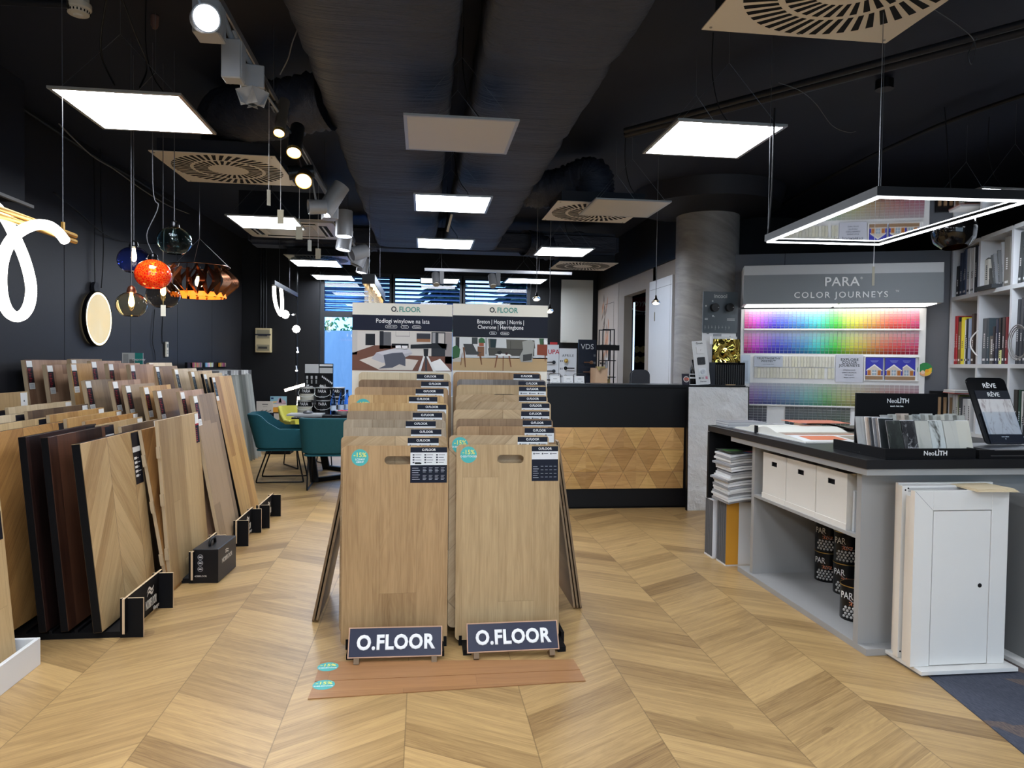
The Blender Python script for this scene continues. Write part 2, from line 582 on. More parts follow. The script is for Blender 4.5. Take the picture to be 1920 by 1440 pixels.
cm = flat('black painted ceiling', (30, 35, 50), 0.6, vary=0.15, vscale=1.2, bmp=0.15, bscale=25)
b = MB(); b.bb(-3.4, 6.05, YF, YB + .3, CEIL, CEIL + .15)
ceil = struct(b.build('ceiling', cm), 'black painted concrete ceiling')
# soffit along the left wall and box behind the left lamp
b = MB(); b.bb(-3.3, -2.72, 2.2, 5.32, 2.46, CEIL)
struct(b.build('trim_3', BLACK), 'black boxed-in beam high on the left wall')
# pier on the left of the window with the fuse box
b = MB(); b.bb(lx(YB) , wx[0] - 0.02, YB - .06, YB, 0, CEIL)
struct(b.build('wall_pier', wb), 'black pier left of the window carrying the fuse box')

# column
b = MB(); b.lathe([(0.335, 0), (0.335, 3.03)], 48)
col_m, nt, bs = new_mat('streaked grey concrete')
vv, X, Y, Z = coords(nt)
g = noise(nt, comb(nt, X * 1.6, Y * 1.6, Z * 9.0 + X * 4.0), 1.6, 5, 0.65, 0.8)
g2 = noise(nt, vv, 3.0, 3)
nt.links.new(mixc(nt, ((g - .5) * 1.6 + (g2 - .5) * .6 + .5).clamp(), rgb(112, 110, 110), rgb(164, 160, 156)), bs.inputs['Base Color'])
bs.inputs['Roughness'].default_value = 0.5
bump(nt, bs, g, 0.004, 0.4)
struct(b.build('column', col_m, loc=(3.07, 7.52, 0), smooth='auto'), 'round grey streaked concrete column behind the counter')
b = MB(); b.lathe([(0.36, 3.02), (0.75, 3.1), (0.8, CEIL)], 40)
struct(b.build('trim_4', BLACK, loc=(3.07, 7.52, 0), smooth='auto'), 'black flared head above the column')

# carpet patch
cp_m, nt, bs = new_mat('blue grey carpet tiles')
vv, X, Y, Z = coords(nt)
u = (X + Y * 0.45) / 0.16
j = (u + (Y / 0.5).floor() * 0.5).floor()
r = white(nt, j, (Y / 0.45 + X * 0.6).floor(), 1.0)
st = noise(nt, comb(nt, X * 160.0, Y * 30.0, 0.0), 1.0, 3)
c1 = mixc(nt, r.gt(0.6), rgb(82, 86, 100), rgb(128, 108, 94))
nt.links.new(mixc(nt, ((st - .5) * 1.8 + .5).clamp(), c1, rgb(46, 50, 64)), bs.inputs['Base Color'])
bs.inputs['Roughness'].default_value = 0.95
bump(nt, bs, st, 0.003, 0.6)
b = MB(); b.prism([(2.302, 2.98), (2.08, 1.7), (5.0, 1.7), (5.0, 3.14), (2.31, 3.14)], 0.0, 0.004, 'xy')
tag(b.build('carpet', cp_m), 'blue grey patterned carpet tiles beside the white door sample', 'carpet')

# outside the window
b = MB(); b.bb(-4, 4, 14.0, 14.2, -.3, 1.98)
og, nt, bs = new_mat('weathered garden concrete')
vv, X, Y, Z = coords(nt)
g = noise(nt, comb(nt, X * 2.0, 0.0, Z * .6), 3.0, 6, .7)
nt.links.new(mixc(nt, g, rgb(170, 190, 200), rgb(226, 234, 238)), bs.inputs['Base Color'])
bs.inputs['Roughness'].default_value = .9
tag(b.build('garden_wall', og), 'pale weathered concrete wall outside the window', 'wall')
b = MB(); rr_ = random.Random(3)
for k in range(900):
    c = Vector((rr_.uniform(-4, 3), rr_.uniform(14.3, 14.9), 1.95 + abs(rr_.gauss(0, .16)))); s_ = rr_.uniform(.03, .07)
    a_ = Vector((rr_.uniform(-1, 1), rr_.uniform(-1, 1), rr_.uniform(-1, 1))).normalized() * s_; e_ = a_.orthogonal().normalized() * s_ * .6
    b.add([c - a_, c + e_, c + a_, c - e_], [(0, 1, 2, 3)])
b.bb(-4, 4, 14.25, 14.9, -.3, 1.95)
hd = b.build('hedge', flat('hedge leaves', (70, 130, 60), .6, vary=.3, vscale=9), fix=False)
hd['kind'] = 'stuff'; tag(hd, 'green hedge leaves showing over the outside wall', 'hedge')
b = MB()
b.bb(-5, 5, YB + .3, 17, -.32, -.3)
struct(b.build('ground_outside', flat('paving outside', (120, 124, 126), .8)))
for i, (xx, yy, hh) in enumerate(((0.45, 17.2, 5.6), (2.9, 21.5, 7.0))):
    t = thing('fir_tree', ['dark fir tree outside behind the middle window', 'dark fir tree outside behind the right window'][i], 'tree', (xx, yy, -.3))
    b = MB(); b.cyl((0, 0, 0), (0, 0, hh * .9), .12, .02, 8); b.build('trunk', flat('bark', (60, 46, 38), .9), t)
    b = MB()
    for q in range(26):
        zz = 1.2 + (hh - 1.2) * q / 26; rad = (hh - zz) * .28 + .08
        for w_ in range(14):
            a0 = w_ * 2 * pi / 14 + q * .7; l = rad * rr_.uniform(.75, 1.1)
            tip = Vector((cos(a0) * l, sin(a0) * l, zz - l * .35)); pr = Vector((-sin(a0), cos(a0), 0)) * (l * .16)
            b.add([(0, 0, zz + .05), tip * 1.0 + pr - Vector((0, 0, .02)) - Vector((cos(a0), sin(a0), 0)) * l * .3, tip, tip - pr - Vector((cos(a0), sin(a0), 0)) * l * .3], [(0, 1, 2, 3)])
    b.build('foliage', flat('fir needles', (24, 48, 38), .8), t, fix=False)
# ------------------------------------------------------------------ ceiling services
dm, nt, bs = new_mat('black wrapped duct fabric')
vv, X, Y, Z = coords(nt)
w1 = noise(nt, comb(nt, X * 1.2, Y * 9.0, Z * 3.0), 1.3, 5, .6, 1.2)
w2 = noise(nt, comb(nt, X * 2.0, Y * 30.0, Z * 8.0), 1.0, 4, .6, .8)
bs.inputs['Base Color'].default_value = (*rgb(44, 49, 64), 1)
bs.inputs['Roughness'].default_value = .55
bump(nt, bs, w1 * .8 + w2 * .35, .045, .8)
for i, (x0, x1) in enumerate(((-0.60, 0.155), (0.265, 0.95))):
    b = MB(); rg = random.Random(5 + i); n = 40; vs = []; fs = []
    ys = []; y = YF + .1
    while y < 9.35: ys.append(y); y += .075
    zc, hz = 3.02, .155
    cx, hx = (x0 + x1) / 2, (x1 - x0) / 2
    jit = 0
    for q, y in enumerate(ys):
        cinch = .014 * max(0, cos((y * 2 * pi / 1.25) + i)) ** 8
        jit = jit * .6 + rg.uniform(-.004, .004)
        for k in range(n):
            t = 2 * pi * k / n; c_, s_ = cos(t), sin(t); e = .38
            vs.append((cx + (hx - cinch + jit) * math.copysign(abs(c_) ** e, c_), y, zc + (hz - cinch + jit) * math.copysign(abs(s_) ** e, s_)))
    m = len(ys)
    for q in range(m - 1):
        for k in range(n): fs.append((q * n + k, q * n + (k + 1) % n, (q + 1) * n + (k + 1) % n, (q + 1) * n + k))
    fs.append(tuple(range(n))); fs.append(tuple(range((m - 1) * n, m * n)))
    b.add(vs, fs)
    tag(b.build('air_duct', dm, smooth='auto'), ['wide black wrapped air duct left of the ceiling gap', 'wide black wrapped air duct right of the ceiling gap'][i], 'air duct')
# cross duct at the back and flexible branches
b = MB(); b.bb(-2.2, 2.6, 9.35, 9.75, 2.86, 3.15)
tag(b.build('cross_duct', dm, bevel=.05, seg=3), 'black cross duct running left to right near the back windows', 'air duct')

def flex(pts, r, label):
    b = MB(); P = smooth_path(pts, 14); n = 22; m = len(P); vs = []; a = None
    for i, p in enumerate(P):
        d = (P[min(i + 1, m - 1)] - P[max(i - 1, 0)]).normalized()
        if a is None: a = d.orthogonal().normalized()
        a = (a - d * a.dot(d)).normalized(); e = d.cross(a)
        rr = r * (1 + .06 * (-1) ** i + .02 * sin(i * 1.7))
        for k in range(n):
            t = 2 * pi * k / n; q = rr * (1 + .03 * sin(5 * t + i))
            vs.append(p + a * (q * cos(t)) + e * (q * sin(t)))
    fs = [(i * n + k, i * n + (k + 1) % n, (i + 1) * n + (k + 1) % n, (i + 1) * n + k) for i in range(m - 1) for k in range(n)]
    b.add(vs, fs)
    return tag(b.build('flexible_duct', dm, smooth=True), label, 'air duct')
flex([(-.6, 4.6, 3.02), (-1.0, 4.75, 2.98), (-1.34, 5.15, 3.07), (-1.385, 5.35, 3.02), (-1.385, 5.35, 2.88)], .17, 'black flexible duct dropping to the vent above the coloured pendants')
flex([(.95, 2.1, 3.03), (1.25, 2.15, 3.02), (1.46, 2.3, 3.04), (1.50, 2.40, 3.0), (1.5, 2.4, 2.88)], .2, 'black flexible duct feeding the large vent at the top right')
flex([(.95, 6.6, 3.03), (1.2, 6.5, 3.0), (1.44, 6.32, 3.07), (1.50, 6.28, 3.02), (1.5, 6.28, 2.88)], .17, 'black flexible duct behind the switched-off lamp on the right')
flex([(-.6, 9.5, 3.0), (-1.0, 9.6, 2.98), (-1.33, 9.8, 3.05), (-1.38, 9.87, 3.0), (-1.38, 9.87, 2.88)], .16, 'black flexible duct over the rear left vent')
flex([(1.3, 9.3, 2.98), (1.7, 9.5, 2.96), (2.1, 9.68, 3.05), (2.18, 9.72, 3.0), (2.18, 9.72, 2.88)], .16, 'black flexible duct over the rear right vent')

# square LED lamps on wires
led_on = glow('lit lamp diffuser', (238, 245, 255), LAMP)
led_off = flat('unlit lamp diffuser', (196, 192, 184), .35)
lampf = flat('silver lamp frame', (176, 176, 174), .35, metal=.6)
def square_lamp(cx, cy, lit, label, yaw=0.0, apex=.34):
    t = thing('square_pendant_lamp', label, 'ceiling lamp', (cx, cy, 2.66), yaw, 'square LED ceiling lamps on wires')
    h = .3; f = .018; b = MB()
    for x0, x1, y0, y1 in ((-h, h, -h, -h + f), (-h, h, h - f, h), (-h, -h + f, -h + f, h - f), (h - f, h, -h + f, h - f)): b.bb(x0, x1, y0, y1, 0, .012)
    b.bb(-h + f, h - f, -h + f, h - f, .008, .012)
    b.build('frame', lampf, t)
    b = MB(); b.bb(-h + f, h - f, -h + f, h - f, .001, .006); b.build('diffuser', led_on if lit else led_off, t)
    for s in (-1, 1):
        b = MB(); y = s * h * .85
        b.tube([(-h + .03, y, .012), (0, y * .9, apex)], .0012, 4); b.tube([(h - .03, y, .012), (0, y * .9, apex)], .0012, 4); b.tube([(0, y * .9, apex), (0, y * .9, CEIL - 2.66)], .0012, 4)
        b.build('suspension_wire', WIRE, t)
    b = MB(); b.tube(smooth_path([(.1, 0, .012), (.13, .02, .09), (.06, .03, .2), (.02, .04, apex + .05), (.02, .04, CEIL - 2.66)], 6), .003, 6); b.build('power_cord', CORD, t)
    return t
square_lamp(-1.46, 3.93, 1, 'lit square ceiling lamp nearest on the left, above the gold rod lamp', apex=.3)
square_lamp(.19, 4.03, 0, 'switched-off square lamp largest and nearest under the middle ducts')
square_lamp(.22, 5.76, 1, 'lit square lamp under the ducts just behind the switched-off one')
square_lamp(.225, 7.7, 1, 'lit square lamp under the ducts, third from the front')
square_lamp(1.59, 3.88, 1, 'lit square lamp nearest on the right, in front of the column')
square_lamp(1.6, 5.67, 0, 'switched-off square lamp on the right, left of the column head')
square_lamp(-1.43, 6.85, 1, 'lit square lamp on the left in front of the ceiling air conditioner')
square_lamp(-1.38, 9.58, 1, 'lit square lamp on the left in front of the rear swirl vent')
square_lamp(-1.35, 11.15, 1, 'lit square lamp at the back left, right by the window')
square_lamp(1.56, 7.98, 1, 'lit square lamp on the right with two hanging bulb cables')
square_lamp(.25, 11.2, 1, 'lit square lamp at the back in the middle, behind the two spotlights')
square_lamp(1.55, 10.9, 1, 'lit square lamp at the back right near the dark corner')
square_lamp(4.15, 4.86, 1, 'lit square lamp at the right edge above the mirror frame lamp')
ADDED_LAMPS = ((-1.44, .35), (.2, .35), (1.6, .35), (-1.44, -1.5), (1.6, -1.5), (4.2, 1.6), (-1.46, 2.12), (.2, 1.9), (.2, -1.5))  # extra lamps added out of view to brighten the room
for i, (x, y) in enumerate(ADDED_LAMPS):
    square_lamp(x, y, 1, 'added unseen square lamp in the front of the shop, ' + ['left row', 'middle row', 'right row', 'left row by the front wall', 'right row by the front wall', 'over the carpet', 'left row, just above the viewer', 'middle row, just above the viewer', 'middle row by the front wall'][i])

# swirl vents
vm = flat('cream painted vent plate', (214, 206, 192), .35)
def vent(cx, cy, label, z=2.75, s=.4):
    t = thing('swirl_vent', label, 'air vent', (cx, cy, z), 0, 'square swirl air vents')
    b = MB(); N = 96
    # plate cut by two rings of slots: built as radial strips
    def ring(r0, r1, slots, skew):
        for k in range(slots):
            a0 = 2 * pi * k / slots; a1 = a0 + 2 * pi / slots * .52
            q = []
            for (r_, a_) in ((r0, a0), (r0, a1), (r1, a1 + skew), (r1, a0 + skew)): q.append((r_ * cos(a_), r_ * sin(a_)))
            sl.prism(q, -.0012, .0, 'xy')
    b.bb(-s, s, -s, s, 0, .006)
    b.build('plate', vm, t, bevel=.001)
    sl = MB(); ring(.63 * s, .93 * s, 44, .10); ring(.34 * s, .57 * s, 30, .12)
    sl.build('slots', flat('dark vent opening', (8, 8, 10), .9), t)
    for (x, y) in ((-.93, -.93), (.93, -.93), (.93, .93), (-.93, .93), (0, -.93), (0, .93)):
        b = MB(); b.cyl((x * s, y * s, -.003), (x * s, y * s, .001), .006, n=8)
        b.build('screw', flat('screw heads', (150, 145, 136), .4, metal=.7), t)
    b = MB(); b.bb(-s * .9, s * .9, -s * .9, s * .9, .006, .1); b.build('plenum_box', BLACK, t)
    return t
vent(-1.385, 5.35, 'cream swirl vent above the coloured glass pendants')
vent(1.50, 2.40, 'largest cream swirl vent, cut by the top edge at right')
vent(1.50, 6.28, 'cream swirl vent partly behind the switched-off right lamp')
vent(-1.38, 9.87, 'cream swirl vent at the back left, above a lit lamp')
vent(2.18, 9.72, 'cream swirl vent at the back right over the counter')

# cassette air conditioner
t = thing('cassette_vent', 'cream cassette air conditioner hidden partly behind the left lamp', 'air conditioner', (-1.37, 7.7, 2.75))
b = MB(); b.prism(rrect(-.48, .48, -.48, .48, .05), 0, .03, 'xy'); b.build('cover_panel', flat('cream plastic', (216, 210, 198), .4), t, bevel=.004)
b = MB(); b.bb(-.25, .25, -.25, .25, -.004, 0); b.build('intake_grille', flat('grille beige', (186, 178, 164), .4), t)
for k, (x0, x1, y0, y1) in enumerate(((.32, .4, -.3, .3), (-.4, -.32, -.3, .3), (-.3, .3, .32, .4), (-.3, .3, -.4, -.32))):
    b = MB()
    b.bb(x0, x1, y0, y1, -.003, 0, 1)
    mx, my = (x0 + x1) / 2, (y0 + y1) / 2
    if x1 - x0 < y1 - y0: b.bb(mx - .008, mx + .008, y0, y1, -.009, -.003, 0)
    else: b.bb(x0, x1, my - .008, my + .008, -.009, -.003, 0)
    b.build('louvre', [WHITE, flat('dark vent opening', (8, 8, 10), .9)], t)
b = MB(); b.bb(-.42, .42, -.42, .42, .03, .3); b.build('housing', BLACK, t)
# ------------------------------------------------------------------ leaning floor boards on the left
WD = {}
def wd(key, light, dark, **k):
    WD[key] = wood('wood ' + key, light, dark, **k); return WD[key]
wd('oak_pale', (200, 172, 128), (160, 130, 90), pw=.13, axes='yz')
wd('oak_honey', (204, 164, 104), (152, 108, 60), pw=.13, axes='yz')
wd('oak_grey', (160, 136, 108), (112, 92, 70), pw=.15, axes='yz', vary=.6)
wd('oak_pink', (176, 142, 114), (126, 92, 70), pw=.11, axes='yz', vary=.7)
wd('oak_brown', (150, 118, 82), (100, 74, 50), pw=.13, axes='yz', vary=.6)
wd('oak_white', (208, 188, 156), (170, 148, 114), pw=.12, axes='yz')
wd('walnut', (92, 58, 42), (34, 20, 17), pw=.1, axes='yz', vary=.9, rough=.3, seam=.7)
wd('walnut_dark', (50, 32, 28), (20, 13, 13), pw=.1, axes='yz', vary=.7, rough=.3)
wd('smoked', (110, 88, 66), (70, 52, 40), pw=.12, axes='yz')
wd('chev_pale', (202, 172, 126), (158, 124, 80), mode='chevron', Wd=.30, pw=.12, ang=52, axes='yz', seam=.6)
wd('chev_honey', (190, 142, 84), (134, 90, 48), mode='chevron', Wd=.30, pw=.12, ang=45, axes='yz', seam=.6)
wd('chev_grey', (150, 122, 92), (100, 76, 54), mode='chevron', Wd=.26, pw=.11, ang=45, axes='yz', seam=.6)
wd('herr_honey', (198, 150, 92), (140, 96, 54), mode='herring', pw=.09, axes='yz')
EDGEB = flat('black board edge', (9, 9, 12), .5, spec=.2)
EDGEW = flat('pale plywood edge', (176, 154, 124), .6)
REDI = flat('red print', (176, 40, 52), .5)

def tag_art(kind, w, h):
    """a sample label in its own plane: (u, v) rectangles with colours"""
    q = []
    wcol, ncol, rcol = rgb(228, 228, 226), rgb(22, 24, 30), rgb(170, 44, 54)
    if kind == 'col':         # tall label: white head, dark body with lines
        q.append((0, w, 0, h, wcol, 0)); q.append((0, w, .22 * h, .78 * h, ncol, 1))
        for k in range(9): q.append((.12 * w, (.45 + .3 * ((k * 7) % 3) / 3) * w, (.26 + .055 * k) * h, (.278 + .055 * k) * h, rcol, 2))
        for k in range(4): q.append((.1 * w, .85 * w, (.04 + .04 * k) * h, (.055 + .04 * k) * h, rgb(170, 172, 178), 1))
    elif kind == 'colb':
        q.append((0, w, 0, h, wcol, 0)); q.append((0, w, .2 * h, .8 * h, rgb(40, 50, 58), 1))
        for k in range(9): q.append((.12 * w, (.5 + .3 * ((k * 5) % 3) / 3) * w, (.24 + .058 * k) * h, (.262 + .058 * k) * h, rgb(130, 150, 160), 2))
    elif kind == 'dark':      # navy head, white band, navy list
        q.append((0, w, 0, h, rgb(22, 24, 34), 0)); q.append((0, w, .62 * h, .72 * h, wcol, 1))
        for k in range(5): q.append((.08 * w, .42 * w, (.14 + .085 * k) * h, (.185 + .085 * k) * h, wcol, 1)); q.append((.48 * w, (.62 + .2 * (k % 2)) * w, (.155 + .085 * k) * h, (.167 + .085 * k) * h, wcol, 1))
    elif kind == 'darkhead':
        q.append((0, w, 0, h, rgb(22, 24, 34), 0))
        q.append((.4 * w, .6 * w, .58 * h, .64 * h, wcol, 1)); q.append((.38 * w, .55 * w, .66 * h, .7 * h, wcol, 1))
    elif kind == 'white':
        q.append((0, w, 0, h, wcol, 0)); q.append((.4 * w, .58 * w, .5 * h, .58 * h, rgb(60, 60, 66), 1)); q.append((.35 * w, .68 * w, .36 * h, .4 * h, rgb(120, 120, 126), 1))
    elif kind == 'whitered':
        q.append((0, w, 0, h, wcol, 0)); q.append((0, w, 0, .12 * h, rcol, 1)); q.append((.4 * w, .58 * w, .5 * h, .58 * h, rgb(60, 60, 66), 1))
    elif kind == 'redlist':
        q.append((0, w, 0, h, rgb(22, 24, 34), 0)); q.append((0, w, .66 * h, h, wcol, 1)); q.append((0, w, .6 * h, .66 * h, rcol, 1))
        for k in range(7): q.append((.08 * w, .4 * w, (.06 + .07 * k) * h, (.09 + .07 * k) * h, rcol, 1))
    return q

def side_board(key, tl, tr, y0, edge='pale', label='', tagk='white', side='right', zb=.04, lean=.08, th=.022, w=None, chips=False, group=None, tw=None, tHh=None, yw=None):
    """a board facing +x: tl and tr are the photo positions of the two ends of its top edge, y0 its near edge"""
    T = at(tl[0], tl[1], y=y0)
    if w is None:
        T2 = at(tr[0], tr[1], x=T.x); w = T2.y - y0
    xb = T.x + lean
    H = math.hypot(T.z - zb, lean)
    ang = math.atan2(lean, T.z - zb)
    t = thing('floor_board', label, 'floor board', (xb, y0, zb), (0, -ang, 0), group)
    b = MB(); b.bb(-th, 0, 0, w, 0, H, 0)
    b.mi = [0, 0, 0, 0, 0, 0]
    # front face is +x (face index 3); the rest is the edge
    b.mi = [1, 1, 1, 0, 1, 1]
    b.build('panel', [WD[key], EDGEB if edge == 'black' else EDGEW], t, bevel=.0015)
    tw = tw or {'col': .075, 'colb': .07, 'dark': .11, 'darkhead': .12, 'white': .075, 'whitered': .08, 'redlist': .07}[tagk]
    th_ = tHh or {'col': .21, 'colb': .2, 'dark': .3, 'darkhead': .13, 'white': .07, 'whitered': .085, 'redlist': .2}[tagk]
    yy = .012 if side == 'left' else w - tw - .012
    b = MB()
    for (u0, u1, v0, v1, c, l) in tag_art(tagk, tw, th_):
        b.bb(0.0003, 0.0012 + .0005 * l, yy + u0, yy + u1, H - .008 - th_ + v0, H - .008 - th_ + v1, 0, c)
    b.build('sample_label', PRINT, t)
    if chips:
        b = MB()
        for z in (.18, .5, .78): b.bb(-th, -.002, -.012, 0, H * z, H * z + .07)
        b.build('edge_tongue', EDGEW, t)
    return t

# bay 1, the nearest: boards with black edges
G = None
Y1 = 3.73
side_board('chev_pale', (150, 832), (260, 801), Y1, 'black', 'pale oak chevron board with black edge and navy label, front of the nearest stack', 'dark', lean=.10, th=.042)
side_board('walnut', (90, 820), (213, 791), Y1, 'black', 'reddish walnut board with pointed inlay right behind the pale chevron board', 'dark', lean=.09, th=.036, zb=.05, tHh=.16)
side_board('walnut_dark', (48, 819), (180, 784), Y1, 'black', 'very dark brown board with black edge between the walnut and honey boards', 'darkhead', lean=.09, th=.036, zb=.05)
side_board('chev_honey', (-22, 813), (130, 778), Y1, 'black', 'honey oak board of diagonal blocks with navy label, third behind the pale chevron', 'darkhead', lean=.09, th=.03, zb=.05)
side_board('oak_pale', (-75, 806), (94, 772), Y1, 'black', 'light oak striped board whose top shows behind the honey block board', 'darkhead', lean=.09, th=.03, zb=.05)
side_board('oak_white', (-120, 795), (52, 765), Y1, 'black', 'yellowish pale oak board with its navy label right under the tall red labelled board', 'darkhead', lean=.09, th=.03, zb=.05)
side_board('walnut_dark', (-170, 790), (15, 758), Y1, 'black', 'black edged board showing only a corner at the left picture edge', 'darkhead', lean=.09, th=.03, zb=.05)
side_board('oak_pale', (-200, 752), (52, 739), Y1 + .25, 'pale', 'tall light oak board with white and red label at the far left', 'whitered', lean=.06, zb=.05, tHh=.12)
# inlay lines of the walnut board are its own pattern
Y2 = 4.45
side_board('oak_pale', (296.5, 789), (371, 769.5), Y2, 'pale', 'big pale plain oak board with red listed label, standing in front of the second stack', 'redlist', lean=.078, zb=.02, chips=True)
side_board('chev_honey', (265, 806), (0, 0), Y2 - .02, 'pale', 'brown chevron board leaning behind the big pale oak board', 'white', lean=.16, zb=.0, w=.42, chips=True)
side_board('smoked', (228, 800), (297, 785), Y2, 'pale', 'dark smoked oak board with small white label, behind the brown chevron board', 'white', lean=.1, zb=.06)
side_board('oak_pale', (185, 797), (267, 779), Y2, 'pale', 'light oak board with white label underlined in red', 'whitered', lean=.1, zb=.06)
side_board('chev_honey', (160, 790), (258.5, 770.5), Y2, 'pale', 'reddish honey oak board second from the red underlined one', 'white', lean=.1, zb=.06)
side_board('oak_honey', (125, 785), (228, 765), Y2, 'pale', 'yellow oak board in the middle of the white labelled stack', 'white', lean=.1, zb=.06)
side_board('oak_honey', (93, 778), (195, 760), Y2, 'pale', 'orange oak board between the yellow and the dark smoked ones', 'white', lean=.1, zb=.06)
side_board('smoked', (52, 771), (165, 754.5), Y2, 'pale', 'dark grey brown board next behind the orange oak one, before the whitest', 'white', lean=.1, zb=.06)
side_board('oak_white', (16, 764), (134, 749), Y2, 'pale', 'whitest oak board, rearmost of the white labelled stack', 'white', lean=.1, zb=.06)

# bay 3: lower row with tall labels at the near edge, red printed
Y3 = 5.22
L3 = [((158, 713), (212, 711), 'oak_grey', 'grey oak board with knot, leftmost of the lower red labelled row'),
      ((209, 714), (263, 711), 'oak_pink', 'brown grey oak board second from left in the lower red labelled row'),
      ((233.5, 722), (290, 716.5), 'oak_grey', 'silver grey oak board third from left in the lower red labelled row'),
      ((268, 725), (319.5, 720.5), 'oak_honey', 'honey oak board fourth from left in the lower red labelled row'),
      ((292.5, 732), (342, 727.5), 'oak_brown', 'grey brown oak board fifth from left in the lower red labelled row'),
      ((336.5, 734), (380.5, 729), 'oak_pink', 'pinkish oak board just behind the long knotty grey board'),
      ((361, 741.5), (402, 735), 'oak_grey', 'long knotty grey oak board in front of the lower red labelled row')]
for i, (a_, c_, k_, l_) in enumerate(L3):
    side_board(k_, a_, c_, Y3, 'pale', l_, 'col', 'left', lean=.21 if i < 6 else .2, zb=.08, th=.026)
Y4 = 5.74
U3 = [((46.5, 674.5), (125.5, 672), 5.62, 'oak_pink', 'tall reddish oak board, leftmost of the upper row against the dark wall'),
      ((86, 683.5), (150, 683), 5.62, 'oak_pink', 'tall pinkish oak board second in the upper row'),
      ((131.5, 681.5), (195, 680.5), 5.62, 'oak_honey', 'tall honey oak board third in the upper row, with a wedge at its edge'),
      ((132, 673), (191, 671.5), 6.05, 'oak_grey', 'grey striped board peeking out over the honey one at the wall'),
      ((170, 676.5), (227, 674.5), 5.95, 'oak_pink', 'pale rosy board whose top shows behind the upper row'),
      ((202, 681), (262, 679), 5.8, 'oak_pink', 'rosy beige oak board with red label right of the honey one'),
      ((243, 683), (288, 681), 5.8, 'oak_pink', 'two strip rosy beige board below the teal poster')]
for a_, c_, y_, k_, l_ in U3:
    side_board(k_, a_, c_, y_, 'pale', l_, 'col', 'left', lean=.16, zb=.1, th=.03)
Y5 = 6.28
U4 = [((279, 680), (322, 678), 'oak_white', 'whitish oak board with black label at the back of the blue labelled stack'),
      ((290, 686.5), (332, 684.5), 'oak_brown', 'brown grey board with grey blue label, leftmost full one of its stack'),
      ((326, 691.5), (368, 688.5), 'oak_white', 'cream oak board next to the brown grey one, blue labelled stack'),
      ((357, 696), (397, 693), 'oak_pale', 'pale oak board third from the front of the blue labelled stack'),
      ((380.5, 700.5), (416, 698), 'oak_pale', 'beige oak board right behind the long golden one'),
      ((396.5, 706.5), (433.5, 703), 'oak_honey', 'long golden oak board ending the row nearest the fabric samples')]
for i, (a_, c_, k_, l_) in enumerate(U4):
    side_board(k_, a_, c_, Y5, 'black' if i > 3 else 'pale', l_, 'colb', 'left', lean=.26, zb=.0 if i == 5 else .06, th=.022)

# display stands with the maker's sign
NWHITE = flat('sign lettering', (214, 208, 198), .5)
def noble_stand(x, y0, y1, h, label, sign=True):
    t = thing('board_rack', label, 'display rack', (x, y0, 0))
    L = y1 - y0; th = .012
    ply = flat('raw plywood edge', (206, 180, 146), .6)
    b = MB(); b.bb(-th, 0, -.02, L + .02, .03, h, 0); b.mi = [1, 1, 1, 0, 1, 0]
    b.build('front_panel', [MBLACK, ply], t)
    for k, yy in enumerate((.02, L - .03)):
        b = MB(); b.bb(-.035, .075, yy - th / 2, yy + th / 2, 0, h * .97, 0); b.mi = [1, 1, 0, 1, 0, 1]
        b.build('cross_foot', [MBLACK, ply], t)
    b = MB(); b.bb(-.95, -.02, .02, L - .02, .0, .03)
    for k in range(7): b.bb(-.12 * k - .13, -.12 * k - .115, .02, L - .02, .03, .045)
    b.build('base_tray', MBLACK, t)
    if sign:
        text('NOBIFLOOR', .07, NWHITE, t, (.0015, L * .68, h * .36), FACE_RIGHT, sx=.4)
        if sign > 1: text('Vintage', .034, NWHITE, t, (.0015, L * .82, h * .14), FACE_RIGHT, shear=.4, sx=.9)
        b = MB()
        for k in range(2):
            p = [Vector((.0015, L * .56 + q * L * .024, h * (.60 + .1 * k) + .014 * sin(q * .75) + q * .002)) for q in range(9)]
            for i in range(8):
                w_ = .004 + .004 * sin(i * pi / 8)
                b.add([p[i] - Vector((0, 0, w_)), p[i + 1] - Vector((0, 0, w_)), p[i + 1] + Vector((0, 0, w_)), p[i] + Vector((0, 0, w_))], [(0, 1, 2, 3)])
        b.build('wave_emblem', NWHITE, t, fix=False)
    return t
noble_stand(-1.455, 3.74, 4.22, .205, 'black plywood rack foot with wave emblem sign, nearest the viewer', 2)
noble_stand(-1.40, 4.62, 5.1, .205, 'black rack foot hidden behind the black carton', 0)
noble_stand(-1.36, 5.52, 6.0, .2, 'black plywood rack foot with wave sign beyond the carton', 2)
noble_stand(-1.325, 6.1, 6.62, .2, 'farthest black rack foot, beneath the long golden board', 1)

# black carton with handle
t = thing('handled_carton', 'black printed carton with a carrying handle on the floor by the racks', 'box', (-1.335, 4.63, 0), R(-3))
cm_ = flat('black carton print', (20, 20, 24), .4)
b = MB(); b.bb(-.078, .078, 0, .36, 0, .215); b.build('carton', cm_, t, bevel=.004)
b = MB(); b.tube([(0, .08, .213), (0, .085, .24), (0, .105, .252), (0, .155, .252), (0, .175, .24), (0, .18, .213)], .009, 8); b.build('handle', CORD, t, smooth=True)
b = MB()
for z in (.165, .128, .09):
    b.prism(circ(-.03, z, .0165), -.0012, 0, 'xz', col=rgb(150, 150, 154)); b.prism(circ(-.03, z, .0135), -.0016, 0, 'xz', col=rgb(40, 40, 44)); b.bb(-.039, -.021, -.002, 0, z - .004, z + .004, 0, rgb(190, 190, 192))
b.build('printed_marks', PRINT, t)
text('NOBIFLOOR', .014, NWHITE, t, (-.03, -.001, .045), FACE_CAM)
text('NOBIFLOOR', .042, NWHITE, t, (.0792, .17, .12), FACE_RIGHT, sx=.85)
b = MB()
